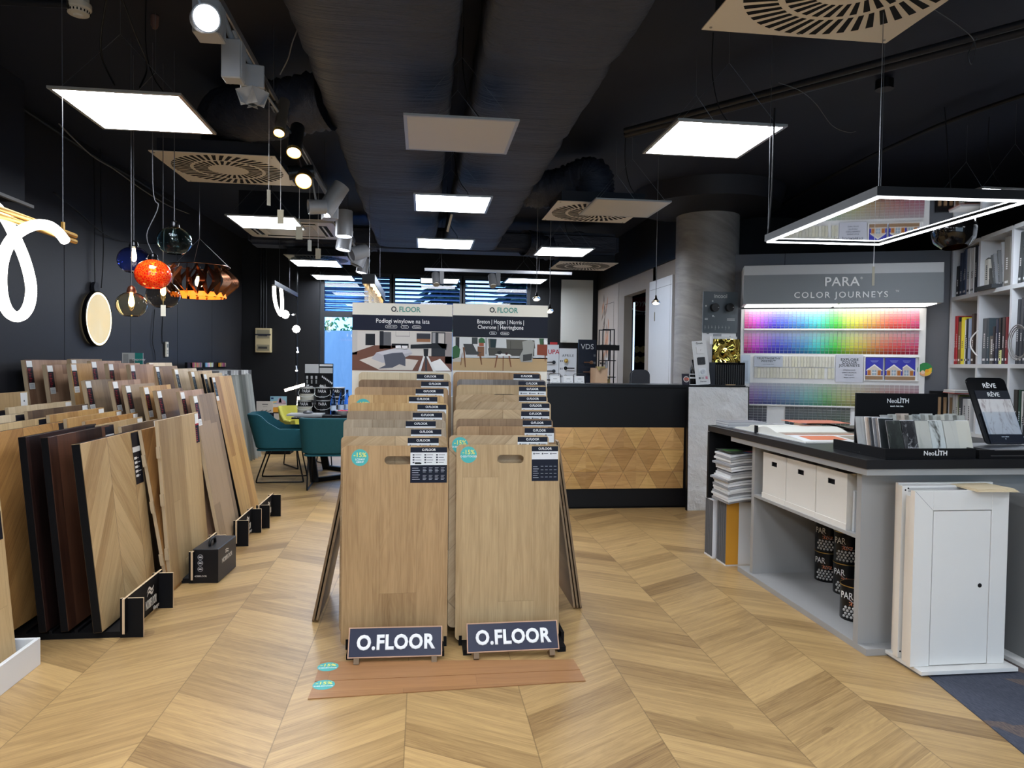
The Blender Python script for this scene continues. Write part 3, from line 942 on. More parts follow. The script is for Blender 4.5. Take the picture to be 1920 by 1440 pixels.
for k in range(2):
    for i in range(6):
        y = .14 + i * .01; z = .155 + k * .014 + .004 * sin(i)
        b.bb(.078, .0792, y, y + .0105, z, z + .006)
b.build('wave_emblem', NWHITE, t)

# near left corner: white tray with a sample board
t = thing('white_tray', 'low white display tray at the bottom left corner', 'display tray', (-1.715, 2.35, 0))
b = MB(); b.bb(-.018, 0, 0, 1.11, 0, .125); b.bb(-.35, -.018, 1.092, 1.11, 0, .125); b.bb(-.35, -.018, 0, 1.092, 0, .016); b.bb(-.2, -.185, 0, 1.092, .016, .07)
b.build('tray', WHITE, t, bevel=.002)
side_board('oak_pale', (-260, 1000), (8, 945), 2.6, 'pale', 'light oak board standing in the white tray at the left edge', 'dark', lean=.07, zb=.02, w=.78, tHh=.2)
T = at(3, 925, x=-1.92)
t = thing('white_board', 'white board whose edge shows behind the oak one in the tray', 'board', (-1.86, 2.62, .02), (0, -.06, 0))
b = MB(); b.bb(-.02, 0, 0, .85, 0, .72); b.build('panel', WHITE, t)
# teal poster sticking out behind the upper row
p = at(229, 684, y=6.9)
pz = p.z + .12
t = thing('brochure_poster', 'small poster with a teal stripe above the leaning boards', 'poster', (p.x, 6.9, p.z - .25), 0)
w_ = at(268, 684, y=6.9).x - p.x
b = MB()
b.bb(0, w_, -.001, .008, -(p.z - .25), .36, 0, rgb(200, 204, 204)); b.bb(w_ * .62, w_, -.002, 0, 0, .36, 0, rgb(46, 140, 134)); b.bb(w_ * .05, w_ * .3, -.002, 0, .24, .35, 0, rgb(160, 164, 166)); b.bb(w_ * .35, w_ * .58, -.002, 0, .2, .3, 0, rgb(120, 120, 120))
b.build('print', PRINT, t)
text('Deponny', .03, INKW, t, (w_ * .81, -.003, .3), FACE_CAM)
# ------------------------------------------------------------------ central vinyl floor display
CW = {}
def cw(key, l, d, **k):
    k.setdefault('pw', .18); k.setdefault('fine', 24)
    CW[key] = wood('vinyl ' + key, l, d, axes='xz', rough=.5, **k)
cw('oak', (180, 147, 105), (134, 102, 66), grain=.7, vary=.35)
cw('sand', (192, 165, 124), (152, 124, 86), grain=.6, vary=.3)
cw('honey', (212, 176, 122), (164, 122, 70), vary=.3)
cw('tan', (182, 148, 108), (130, 96, 60), vary=.4)
cw('brown', (154, 124, 92), (100, 74, 50), vary=.4)
cw('grey', (178, 160, 136), (132, 112, 88), vary=.3)
cw('greybrown', (166, 144, 118), (116, 94, 70), vary=.3)
cw('ash', (134, 126, 120), (88, 80, 74), vary=.5)
cw('cream', (210, 192, 160), (172, 148, 112), vary=.3)
cw('chev', (196, 168, 130), (150, 120, 82), mode='chevron', Wd=.265, ang=35, vary=.3)
cw('herr', (196, 170, 134), (152, 124, 88), mode='herring', vary=.5)
BE = flat('sample board edge', (168, 142, 106), .6)

def vinyl_board(key, x0, x1, ztop, y, H, label, lab=(.64, .98), labw=.165, sticker=None, full=False, hole=True, tilt=R(3), bare=False):
    w = x1 - x0
    t = thing('vinyl_sample_board', label, 'sample board', (x0, y, ztop - H * cos(tilt)), (-tilt, 0, 0), None)
    # outline with rounded corners and a slotted handle, built as a frame of quads around the slot
    out = rrect(0, w, 0, H, .022, 6)
    b = MB(); th = .012
    hx, hz = w * .52, H - .072
    hol = [(hx + .046 * sgn + .021 * cos(a_), hz + .021 * sin(a_)) for sgn, rng in ((1, range(-90, 91, 30)), (-1, range(90, 271, 30))) for a_ in [R(q) for q in rng]] if hole else None
    if hole:
        bm = bmesh.new()
        def ring(pts, yy): return [bm.verts.new((p[0], yy, p[1])) for p in pts]
        fo, fi = ring(out, 0), ring(hol, 0); bo, bi = ring(out, th), ring(hol, th)
        ef = [bm.edges.new((r_[k], r_[(k + 1) % len(r_)])) for r_ in (fo, fi) for k in range(len(r_))]
        bmesh.ops.triangle_fill(bm, edges=ef, use_beauty=True)
        eb = [bm.edges.new((r_[k], r_[(k + 1) % len(r_)])) for r_ in (bo, bi) for k in range(len(r_))]
        bmesh.ops.triangle_fill(bm, edges=eb, use_beauty=True)
        for f in bm.faces: f.material_index = 0
        for a_, c_ in ((fo, bo), (fi, bi)):
            for k in range(len(a_)):
                f = bm.faces.new((a_[k], a_[(k + 1) % len(a_)], c_[(k + 1) % len(a_)], c_[k])); f.material_index = 1
        bmesh.ops.recalc_face_normals(bm, faces=bm.faces)
        me = bpy.data.meshes.new('panel'); bm.to_mesh(me); bm.free()
        me.materials.append(CW[key]); me.materials.append(BE)
        o = bpy.data.objects.new('panel', me); COL.objects.link(o); o.parent = t
    else:
        b.prism(out, 0, th, 'xz'); b.mi = [0, 0] + [1] * len(out)
        b.build('panel', [CW[key], BE], t)
    if bare: return t
    # label
    lw = labw; lx1 = w * lab[1]; lx0 = lx1 - lw; top = H - .008
    b = MB(); lh = .175 if full else .075
    b.bb(lx0, lx1, -.0012, -.0002, top - lh, top, 0, rgb(222, 224, 226))
    b.bb(lx0, lx1, -.0018, -.0012, top - .026, top, 0, rgb(16, 20, 36))
    if full:
        b.bb(lx0, lx1, -.0018, -.0012, top - .175, top - (.088 if full == 1 else .066), 0, rgb(16, 20, 36))
        for c_ in range(4):
            for r_ in range(2 if full == 1 else 4):
                x_ = lx0 + lw * (.34 + .165 * c_); z_ = top - .1 - r_ * (.038 if full == 1 else .018)
                for q in range(4 if full == 1 else 1): b.bb(x_, x_ + lw * (.10 - .02 * (q % 2)), -.0022, -.0018, z_ - q * .007 - .0018, z_ - q * .007, 0, rgb(176, 180, 190))
        for q in range(6): b.bb(lx0 + lw * .05, lx0 + lw * (.22 + .04 * (q % 2)), -.0022, -.0018, top - .104 - q * .011, top - .102 - q * .011, 0, rgb(190, 194, 204))
    for c_ in range(3):
        for r_ in range(4 if full == 1 else 1):
            x_ = lx0 + lw * (.06 + .32 * c_); z_ = top - .034 - r_ * .0125
            b.bb(x_, x_ + lw * .05, -.0018, -.0012, z_ - .007, z_, 0, rgb(60, 64, 74)); b.bb(x_ + lw * .07, x_ + lw * (.24 - .03 * (r_ % 2)), -.0018, -.0012, z_ - .005, z_ - .002, 0, rgb(96, 100, 108))
    if full == 1: b.bb(lx0 + lw * .12, lx0 + lw * .3, -.0022, -.0018, top - .083, top - .076, 0, rgb(14, 14, 16))
    b.build('sample_label', PRINT, t)
    text('O.FLOOR', .016, INKW, t, ((lx0 + lx1) / 2, -.0022, top - .013), FACE_CAM, bold=.03)
    if sticker:
        sx_, sz_ = sticker[0], H - sticker[1]
        b = MB(); b.prism(circ(sx_, sz_, .041, 28), -.0014, -.0002, 'xz'); s_ = b.build('discount_sticker', TEAL, t)
        text('-15%', .031, YINK, s_, (sx_, -.002, sz_ + .012), FACE_CAM, bold=.02)
        for q, tx in enumerate(sticker[2]): text(tx, .0125, INKW, s_, (sx_, -.002, sz_ - .009 - q * .013), FACE_CAM, bold=.02)
    return t

LS = [(640.5, 842, 838, 'oak'), (637.4, 839, 820, 'chev'), (644, 837.7, 803.6, 'grey'), (642, 836.6, 788, 'grey'), (648.7, 837, 771.5, 'greybrown'), (654, 841, 756, 'honey'), (651, 833, 741, 'honey'), (663.5, 841, 726, 'tan'), (671, 847, 712, 'brown'), (671, 844.6, 698, 'cream')]
RS = [(857, 1053, 836, 'sand'), (843, 1032.6, 818, 'herr'), (857, 1044.7, 801, 'tan'), (857, 1040, 786.4, 'brown'), (851, 1036, 769, 'chev'), (856, 1036, 753.6, 'herr'), (855, 1030, 740.5, 'chev'), (857, 1029, 721.8, 'sand'), (858, 1027, 711.4, 'ash'), (851, 1017, 697.5, 'tan')]
desc = {'oak': 'warm oak', 'chev': 'light chevron', 'grey': 'grey beige', 'greybrown': 'grey brown', 'honey': 'honey oak', 'tan': 'tan oak', 'brown': 'brown', 'cream': 'cream', 'sand': 'pale sandy oak', 'herr': 'herringbone', 'ash': 'ash grey striped'}
ordn = ['front', 'second', 'third', 'fourth', 'fifth', 'sixth', 'seventh', 'eighth', 'ninth', 'rearmost']
for side, ST in (('left', LS), ('right', RS)):
    for i, (a_, c_, py, key) in enumerate(ST):
        y = 3.50 + .066 * i
        A_, B_ = at(a_, py, y=y), at(c_, py, y=y)
        H = .965
        st = None
        if i == 0: st = (.083 if side == 'left' else .06, .058 if side == 'left' else .05, ['LCS541F', 'LS041F'] if side == 'left' else ['O-SSS-TYXOEB'])
        if side == 'left' and i == 6: st = (.08, .062, ['LCS541F', 'LS041F'])
        if side == 'right' and i == 1: st = (.055, .05, ['O-SSS-TYXOEB'])
        lab_ = (0, .985) if i == 0 or side == 'right' else (0, (.93, .92, .95, .9, .96, .98, .93, .95, .97, .93)[i])
        vinyl_board(key, A_.x, B_.x, A_.z, y, H + (.0 if i else .0), '%s vinyl board, %s in the %s stack of the central display' % (desc[key], ordn[i], side),
                    lab=lab_, full=(1 if side == 'left' else 2) if i == 0 else False, sticker=st, labw=(.18 if side == 'left' else .135) if i == 0 else .155, hole=(i == 0 or key == 'sand'))

# stepped rack carrying the boards
RC = flat('rack board', (120, 98, 74), .6)
xl, xm, xr = at(650, 1200, y=3.6).x, at(849, 1200, y=3.6).x, at(1052, 1200, y=3.6).x
t = thing('sample_rack', 'stepped rack carrying both stacks of rounded vinyl boards', 'display rack', (0, 3.5, 0))
for side, x0, x1 in (('l', xl, xm - .03), ('r', xm + .02, xr)):
    b = MB()
    b.bb(x0 + .02, x0 + .06, -.12, .66, 0, .025); b.bb(x1 - .06, x1 - .02, -.12, .66, 0, .025)
    for i in range(10):
        zz = (at(LS[i][0], LS[i][2], y=3.5 + .066 * i).z) - .967
        b.bb(x0 + .02, x1 - .02, .066 * i - .002, .066 * i + .05, max(zz - .016, .0) if i else 0.012, max(zz - .003, .02))
    b.bb(x0 + .005, x0 + .02, -.0, .66, .0, .05); b.bb(x1 - .02, x1 - .005, -.0, .66, .0, .05)
    b.build('stepped_base', MBLACK, t)
b = MB(); b.bb(xl + .03, xr - .03, .70, .715, 0, 1.2); b.build('back_board', OFFW, t)

# poster headers
YP = 4.22
def hdr(px0, px1, pyt, label, words, sub, cont):
    A_, B_ = at(px0, pyt, y=YP), at(px1, pyt, y=YP); w = B_.x - A_.x; zt_ = A_.z
    zb = at(px0, 760, y=YP).z
    t = thing('header_poster', label, 'poster', (A_.x, YP, 0))
    Z = lambda py: at((px0 + px1) / 2, py, y=YP).z
    b = MB(); b.bb(0, w, 0, .012, 0.02, zt_); b.build('panel', OFFW, t)
    return t, w, Z, zt_
t1, w1_, Z1, zt1 = hdr(661, 848.5, 567, 'white and navy header poster on the left with a bedroom and telescope picture', 0, 0, 0)
t2, w2_, Z2, zt2 = hdr(849.5, 1027.5, 569, 'white and navy header poster on the right with a grey sofa picture', 0, 0, 0)
def rectc(b, x0, x1, z0, z1, c, l=1): b.bb(x0, x1, -.0004 * (l + 1), -.0004 * l, z0, z1, 0, c)
def poly(b, pts, c, l=2): b.prism(pts, -.0004 * (l + 1), -.0004 * l, 'xz', col=c)
def pane_pic(t, w, z0, z1, items, name='picture'):
    """items: (layer, colour, [(u, v)...]) in 0..1, v measured downwards"""
    b = MB()
    for l, c, pts in items: poly(b, [(u * w, z1 - v * (z1 - z0)) for u, v in pts], rgb(c), l)
    return b.build(name, PRINT, t)
def Rr(l, c, u0, u1, v0, v1): return (l, c, [(u0, v0), (u1, v0), (u1, v1), (u0, v1)])
# left poster
b = MB(); rectc(b, 0, w1_, Z1(620.5), Z1(591.5), rgb(14, 18, 40)); b.build('navy_band', PRINT, t1)
b = MB(); rectc(b, 0, w2_, Z2(633), Z2(593), rgb(10, 12, 28)); b.build('navy_band', PRINT, t2)
for t, w, Z, s_ in ((t1, w1_, Z1, 580.5), (t2, w2_, Z2, 582)):
    text('O.', .042, INKB, t, (w * .452, -.001, Z(s_)), bold=.035, align='RIGHT', sx=.92)
    text('FLOOR', .042, GREENI, t, (w * .46, -.001, Z(s_)), bold=.03, align='LEFT', sx=.92)
text('Podłogi winylowe na lata', .036, INKW, t1, (w1_ * .5, -.001, Z1(602.5)), sx=.86)
text('Breton | Hogan | Norris |', .034, INKW, t2, (w2_ * .5, -.001, Z2(604)), sx=.8)
text('Chevrone | Herringbone', .034, INKW, t2, (w2_ * .5, -.001, Z2(614.2)), sx=.8)
def pill(t, w, u, z, s_, pw_):
    b = MB(); r = rrect(u * w - pw_, u * w + pw_, z - .009, z + .009, .0088); r2 = rrect(u * w - pw_ + .0015, u * w + pw_ - .0015, z - .0075, z + .0075, .0073)
    n = len(r); b.add([(p[0], -.001, p[1]) for p in r] + [(p[0], -.001, p[1]) for p in r2], [(k, (k + 1) % n, n + (k + 1) % n, n + k) for k in range(n)], 0, (.8, .8, .8))
    p = b.build('pill_outline', INKW, t, fix=False)
    text(s_, .011, INKW, t, (u * w, -.001, z))
pill(t1, w1_, .385, Z1(613), 'Solido click', .034); pill(t1, w1_, .52, Z1(613), 'Click', .022); pill(t1, w1_, .64, Z1(613), 'Dryback', .026)
pill(t2, w2_, .42, Z2(625), 'Click', .022); pill(t2, w2_, .545, Z2(625), 'Dryback', .026)
zT, zB_ = Z1(621.5), Z1(695.5)
I = [Rr(1, (206, 200, 194), 0, 1, 0, 1), (2, (110, 72, 58), [(0, .56), (.22, .36), (.45, .36), (.45, .6), (1, .62), (1, 1), (0, 1)]),
     Rr(2, (190, 186, 182), 0, .05, 0, .6), Rr(2, (24, 26, 32), .13, .225, .07, .36), Rr(2, (30, 32, 40), .27, .31, 0, .45), Rr(2, (96, 96, 100), .31, .385, .02, .44),
     Rr(2, (70, 70, 74), .43, .432, 0, .12), Rr(2, (70, 70, 74), .57, .572, 0, .12), Rr(2, (70, 70, 74), .43, .572, .115, .125),
     Rr(2, (22, 22, 28), .39, .56, .31, .42), Rr(2, (52, 52, 60), .64, .78, .04, .18), Rr(2, (150, 104, 72), .64, .78, .18, .26), Rr(2, (44, 46, 52), .79, .93, 0, .62), Rr(3, (150, 150, 152), .80, .83, .02, .28), Rr(3, (190, 184, 180), .86, .92, .03, .3),
     Rr(2, (150, 140, 138), .93, 1, 0, .8),
     (3, (206, 196, 186), [(.07, .74), (.22, .62), (.66, .72), (.6, .98), (.27, .98)]),
     (4, (176, 174, 182), [(.19, .7), (.24, .54), (.42, .43), (.56, .44), (.6, .56), (.45, .76), (.3, .8)]),
     (5, (196, 194, 200), [(.24, .54), (.42, .43), (.56, .44), (.6, .52), (.42, .62), (.3, .6)]),
     (5, (228, 226, 228), [(.43, .36), (.48, .35), (.49, .44), (.43, .45)]), (5, (222, 220, 222), [(.49, .36), (.55, .36), (.55, .46), (.5, .45)]),
     (6, (84, 86, 98), [(.31, .6), (.4, .55), (.5, .53), (.53, .66), (.53, .88), (.47, .83), (.4, .92), (.26, .95), (.33, .86)]),
     (7, (26, 28, 34), [(.58, .33), (.86, .29), (.94, .3), (.94, .42), (.86, .41), (.58, .43)]), (7, (46, 48, 54), [(.84, .27), (.95, .3), (.94, .46), (.9, .42)]),
     (7, (30, 30, 34), [(.71, .43), (.76, .43), (.755, .62), (.715, .62)]),
     (6, (222, 220, 218), [(.71, .6), (.73, .6), (.685, 1), (.66, 1)]), (6, (222, 220, 218), [(.735, .6), (.755, .6), (.84, 1), (.81, 1)]), (6, (60, 60, 64), [(.725, .6), (.745, .6), (.75, 1), (.73, 1)]),
     (3, (230, 228, 226), [(.78, .78), (.88, .68), (.99, .98), (.84, .99)])]
pane_pic(t1, w1_, zB_, zT, I)
zT, zB_ = Z2(633.5), Z2(695.5)
I = [Rr(1, (204, 206, 206), 0, 1, 0, 1), (2, (178, 150, 110), [(0, .62), (1, .58), (1, 1), (0, 1)]), Rr(2, (190, 194, 196), 0, 1, .5, .62),
     Rr(2, (40, 42, 44), .03, .07, 0, .55), Rr(2, (60, 66, 66), .2, .26, 0, .2), Rr(2, (150, 154, 156), .34, .36, 0, .5),
     (3, (50, 92, 56), [(0, .3), (.04, .24), (.08, .36), (.07, .6), (0, .66)]), Rr(3, (178, 172, 160), .0, .09, .62, .74),
     (4, (62, 64, 64), [(.11, .2), (.21, .2), (.25, .42), (.3, .44), (.29, .52), (.14, .52)]), (5, (110, 72, 46), [(.105, .3), (.125, .3), (.14, .9), (.13, .9)]), (5, (110, 72, 46), [(.27, .45), (.295, .45), (.31, .82), (.3, .82)]), (5, (110, 72, 46), [(.1, .46), (.105, .46), (.09, .84), (.082, .84)]),
     (3, (52, 98, 58), [(.27, .05), (.3, -.0), (.33, .04), (.34, .16), (.27, .16)]), Rr(4, (150, 84, 60), .275, .325, .16, .26), Rr(3, (120, 84, 58), .26, .33, .27, .56),
     (4, (92, 90, 82), [(.37, .03), (.86, .06), (.87, .3), (.8, .38), (.38, .36)]), (5, (72, 70, 64), [(.37, .32), (.86, .32), (.86, .54), (.38, .54)]), Rr(6, (58, 56, 52), .37, .86, .33, .345), Rr(6, (58, 56, 52), .605, .61, .08, .33),
     (6, (30, 46, 48), [(.39, .03), (.455, .04), (.46, .3), (.395, .3)]), (7, (196, 198, 198), [(.46, .03), (.56, .03), (.565, .31), (.45, .3)]),
     (7, (150, 150, 144), [(.73, .1), (.82, .04), (.86, .12), (.85, .4), (.84, .72), (.72, .72), (.7, .58), (.74, .34)]), (8, (60, 60, 58), [(.74, .5), (.84, .46), (.83, .66), (.74, .7)]),
     (8, (226, 224, 220), [(.44, .5), (.5, .475), (.6, .49), (.62, .54), (.5, .56)]), (8, (116, 70, 46), [(.46, .54), (.475, .54), (.45, .9), (.44, .9)]), (8, (116, 70, 46), [(.525, .55), (.535, .55), (.533, 1), (.527, 1)]), (8, (116, 70, 46), [(.585, .54), (.6, .54), (.62, .88), (.61, .88)]),
     (9, (34, 34, 34), [(.465, .42), (.5, .38), (.52, .44), (.5, .5), (.47, .49)]), (9, (60, 40, 36), [(.55, .44), (.58, .44), (.575, .51), (.555, .51)]),
     (4, (128, 62, 40), [(.89, .18), (1, .18), (1, .52), (.89, .5)]), (5, (60, 90, 60), [(.91, .0), (.96, .0), (.96, .18), (.92, .18)]), (5, (226, 228, 226), [(.95, .06), (.98, .04), (1, .1), (1, .18), (.955, .18)]), (5, (110, 60, 40), [(.97, .5), (.985, .5), (.98, .7), (.975, .7)])]
pane_pic(t2, w2_, zB_, zT, I)

# side boards leaning on both sides
def lean_board(xb, xt, y0, L, zt_, th, label, key):
    ang = math.atan2(xt - xb, zt_); H = math.hypot(zt_, xt - xb)
    t = thing('vinyl_sample_board', label, 'sample board', (xb, y0, 0.002), (0, ang, 0))
    b = MB(); b.prism(rrect(0, L, 0, H, .022), -th / 2, th / 2, 'yz'); b.build('panel', BE if key is None else [CW[key]], t)
cw('side', (156, 132, 104), (112, 88, 62))
zz = .93
for i, (xb, xt) in enumerate(((-.570, -.385), (-.549, -.366))): lean_board(xb, xt, 3.88, .5, zz, .012, ['outer', 'inner'][i] + ' board leaning on the left flank of the central display', 'side')
for i, (xb, xt) in enumerate(((.912, .765), (.893, .748), (.874, .732))): lean_board(xb, xt, 3.96, .5, zz + .03, .011, ['outermost', 'middle', 'innermost'][i] + ' of three boards leaning on the right flank of the display', 'side')

# sign plates at the foot
def foot_sign(pts, label):
    """pts: bottom-left, bottom-right, top-right, top-left in the photo"""
    yb, yt = 3.33, 3.40
    bl, br = at(*pts[0], y=yb), at(*pts[1], y=yb); tl, tr = at(*pts[3], y=yt), at(*pts[2], y=yt)
    w = (br - bl).length; h = (tl - bl).length
    ang = math.atan2(yt - yb, tl.z - bl.z)
    rz = math.atan2(br.z - bl.z, br.x - bl.x)
    t = thing('foot_sign', label, 'sign', tuple(bl), (-ang, -rz, 0))
    b = MB(); b.bb(0, w, 0, .012, 0, h); b.build('plate', flat('navy sign board', (15, 20, 50), .35), t, bevel=.001)
    b = MB()
    e = .005
    for x0, x1, z0, z1 in ((0, w, 0, e), (0, w, h - e, h), (0, e, e, h - e), (w - e, w, e, h - e)): b.bb(x0, x1, -.001, .012, z0, z1)
    b.build('edge_trim', flat('plywood trim', (190, 150, 122), .6), t)
    text('O.FLOOR', .09, INKW, t, (w * .5, -.002, h * .47), bold=.05, depth=.0008, sx=.9, space=1.06)
    for x0 in (.03, w - .05):
        b = MB(); b.bb(x0, x0 + .025, -.012, .06, -.028, 0); b.build('foot', RC, t)
foot_sign([(651, 1235), (829, 1230), (830, 1171), (654, 1177)], 'navy sign plate with white lettering at the foot of the left stack')
foot_sign([(876, 1225), (1049, 1217), (1045, 1162), (878, 1169)], 'scuffed navy sign plate at the foot of the right stack')

# loose planks on the floor
lp = wood('reddish vinyl plank', (172, 126, 84), (136, 94, 60), pw=.5, axes='yx', vary=.2, grain=.5, rnd=True)
for i, (A_, B_, C_, D_) in enumerate(((at(577, 1312, z=0), at(1098, 1278, z=0), at(1087, 1258, z=0), at(590, 1280, z=0)), (at(590, 1279, z=0), at(1087, 1257, z=0), at(1075, 1238, z=0), at(601, 1242, z=0)))):
    b = MB(); vs = [A_, B_, C_, D_]; o0 = Vector(A_)
    b.prism([((p - o0).x, (p - o0).y) for p in vs], 0.0, .004 + .0, 'xy')
    t = thing('loose_plank', ['front reddish vinyl plank lying on the floor with a discount sticker', 'rear reddish vinyl plank lying under the sign plates'][i], 'plank', (o0.x, o0.y, .0005))
    b.build('plank', lp, t)
    c = at((607, 615)[i], (1286, 1252)[i], z=0) - o0
    b = MB(); b.prism(circ(c.x, c.y, .047, 26), .004, .0046, 'xy'); s_ = b.build('discount_sticker', TEAL, t)
    text('-15%', .036, YINK, s_, (c.x, c.y + .014, .005), (0, 0, 0), bold=.02)
    text('O-SSS-SKINXOSS', .011, INKW, s_, (c.x, c.y - .014, .005), (0, 0, 0), bold=.02)
# ------------------------------------------------------------------ island counter on the right
GE = flat('grey laminate edge', (122, 122, 122), .5)
X0, X1, Yn, Yf = 2.10, 3.55, 3.15, 5.06
t = thing('island_counter', 'island counter with black top and grey open shelves at the right', 'counter', (0, 0, 0))
btop = flat('black stone worktop', (28, 28, 30), .42, vary=.25, vscale=5)
b = MB(); b.bb(X0, X1, Yn, Yf, .918, .962); b.build('worktop', btop, t, bevel=.002)
b = MB(); b.bb(X0 + .01, X1, Yn + .012, 4.68, .885, .918); b.build('top_rail', GREYW, t, bevel=.001)
b = MB(); b.bb(2.15, X1 - .05, 3.19, 4.62, .0, .034); b.build('base_plate', GREYW, t, bevel=.001)
b = MB(); b.bb(2.15, 3.4, 3.26, 3.30, .034, .882); b.build('end_panel', GREYW, t)
b = MB(); b.bb(2.17, 3.0, 4.44, 4.478, .034, .882); b.build('upright', GREYW, t)
b = MB(); b.bb(2.165, 2.6, 3.30, 4.44, .545, .562); b.build('shelf', GREYW, t)
b = MB(); b.bb(2.98, 3.0, 3.30, 4.44, .034, .882); b.build('back_panel', GREYW, t)
b = MB(); b.bb(X0, 3.4, Yf - .03, Yf, .42, .915); b.bb(2.75, 2.78, 4.48, Yf - .03, .42, .915); b.bb(3.4, 3.43, 3.3, Yf, 0, .915); b.build('open_box', MBLACK, t)
b = MB(); b.bb(2.78, 3.4, 4.48, 4.5, 0, .915); b.build('side_panel', MBLACK, t)

# white storage boxes
CB = flat('white cardboard', (226, 222, 214), .65)
ys = [at(p, q, x=2.19).y for p, q in ((1433, 932), (1477, 952), (1533, 975), (1592, 1000))]
for i in range(3):
    y1, y0 = ys[i] - .004, ys[i + 1] + .004
    w = y1 - y0
    t = thing('storage_box', 'white cardboard storage box with slot handle, ' + ['farthest of the three on the island shelf', 'middle of the three on the island shelf', 'nearest of the three on the island shelf'][i], 'storage box', (2.175, y0, .562), 0, 'white storage boxes in the island')
    h = .292
    b = MB()
    zc, zh, yc, yh = h - .062, .014, w / 2, .034
    b.bb(0, .003, 0, yc - yh, .0, h); b.bb(0, .003, yc + yh, w, 0, h); b.bb(0, .003, yc - yh, yc + yh, 0, zc - zh); b.bb(0, .003, yc - yh, yc + yh, zc + zh, h)
    b.bb(.003, .33, 0, .003, 0, h); b.bb(.003, .33, w - .003, w, 0, h); b.bb(.327, .33, .003, w - .003, 0, h); b.bb(.003, .327, .003, w - .003, 0, .003)
    b.build('box_body', CB, t)
    b = MB(); b.bb(-.004, 0, -.003, w + .003, 0, .032); b.build('bottom_band', CB, t)
    b = MB(); b.bb(.02, .32, .02, w - .02, .004, h * .8); b.build('contents', flat('dark interior', (30, 30, 32), .8), t)
for i, (y, h, c) in enumerate(((3.385, .21, (200, 204, 208)), (3.355, .2, (190, 194, 198)), (3.325, .27, (26, 26, 30)))):
    b = MB(); b.bb(0, .24, -.008, .008, 0, h)
    o = b.build('ring_binder', flat('binder %d' % i, c, .5), loc=(2.19, y, .562), bevel=.002)
    tag(o, ['pale grey binder beside the nearest white storage box', 'light binder squeezed in front of the black one', 'black binder against the island end panel'][i], 'binder')

# paint cans below
BCAN = flat('black can label', (18, 18, 20), .3)
GOLD = flat('brass rim', (196, 168, 106), .3, metal=.9)
PINK = flat('salmon ink', (222, 140, 104), .5)
PEARL = flat('pearl grey', (190, 188, 186), .25)
def deco_can(x, y, z, label, turn=0.0, r=.082, h=.188, group='black pearl paint cans in the island'):
    t = thing('paint_can', label, 'paint can', (x, y, z), turn, group)
    b = MB(); b.lathe([(r - .002, 0), (r, .004), (r, h - .004), (r - .002, h)], 28); b.build('can_body', BCAN, t, smooth='auto')
    b = MB(); b.lathe([(r - .002, h - .006), (r + .003, h - .004), (r + .003, h), (r - .003, h), (r - .006, h - .006)], 28); b.build('rim', GOLD, t, smooth='auto')
    b = MB(); b.lathe([(.0, h - .005), (r - .01, h - .005), (r - .006, h - .002)], 28); b.build('lid', BMETAL, t, smooth='auto')
    b = MB()
    for q in range(4):
        for k in range(9):
            a_ = R(-168 + k * 14.5 + (q % 2) * 7); zz = .022 + q * .0165
            c = (r * cos(a_), r * sin(a_), zz)
            b.lathe([(.0001, -.008), (.0057, -.0057), (.008, 0), (.0057, .0057), (.0001, .008)], 8, c)
    pe = b.build('pearl_pattern', PEARL, t, smooth=True)
    a_ = R(-142)
    for s_, sz, zz, m_, sh, off in (('PARA', .052, .135, INKW, 0, -.01), ('Extra', .046, .1, PINK, .5, .012)):
        o = text(s_, sz, m_, t, ((r + .0012) * cos(a_) - off * sin(a_), (r + .0012) * sin(a_) + off * cos(a_), zz), (pi / 2, 0, a_ + pi / 2), sx=.75, shear=sh)
        o['wrap'] = r + .001
    b = MB(); b.tube(smooth_path([(r * cos(R(-60)), r * sin(R(-60)), h * .75), ((r + .03) * cos(R(-110)), (r + .03) * sin(R(-110)), h * .5), (r * cos(R(-175)), r * sin(R(-175)), h * .72)], 5), .0016, 5)
    b.build('wire_handle', STEEL, t)
    return t
deco_can(2.605, 4.28, .034, 'black pearl paint can, lower one of the farthest stack under the island')
deco_can(2.605, 4.28, .224, 'black pearl paint can, upper one of the farthest stack under the island')
deco_can(2.575, 4.02, .034, 'black pearl paint can, lower one of the second stack under the island')
deco_can(2.575, 4.02, .224, 'black pearl paint can, upper one of the second stack under the island')
deco_can(2.60, 3.77, .034, 'lower pearl paint can half hidden behind the island end panel')
deco_can(2.60, 3.77, .224, 'upper pearl paint can half hidden behind the island end panel')
deco_can(2.36, 3.60, .034, 'single pearl paint can standing in front, nearest the end panel')

# albums on the floor under the black open box
def album(x0, x1, y0, y1, h, cols, label, rotz=0):
    t = thing('sample_album', label, 'album', (x0, y0, 0), rotz)
    w, d = x1 - x0, y1 - y0
    b = MB(); b.bb(0, w, 0, d, 0, .012); b.bb(0, w, 0, d, h - .004, h)
    b.build('slipcase', WHITE, t)
    b = MB()
    n = 5
    for k in range(n): b.bb(.002, w * .98, d * (k + .12) / n, d * (k + .88) / n, .012, h - .004)
    b.build('pages', flat('grey sample pages', cols[0], .6), t)
    b = MB(); b.bb(-.001, w * cols[2], -.004, 0, .012, h); b.build('spine', flat('album spine %d' % cols[1][0], cols[1], .5), t)
    b = MB(); b.bb(w * cols[2], w, -.004, 0, .012, h); b.build('side_cover', WHITE, t)
album(2.115, 2.30, 4.735, 4.90, .45, ((96, 98, 102), (206, 146, 48), .48), 'ochre backed sample album with grey pages standing on the floor under the island')
album(2.10, 2.32, 4.93, 5.08, .425, ((236, 236, 238), (226, 226, 230), .9), 'white sample album standing behind the ochre one on the floor')
b = MB(); b.bb(0, .05, 0, .22, 0, .40); b.bb(.002, .048, .0, .22, .40, .415)
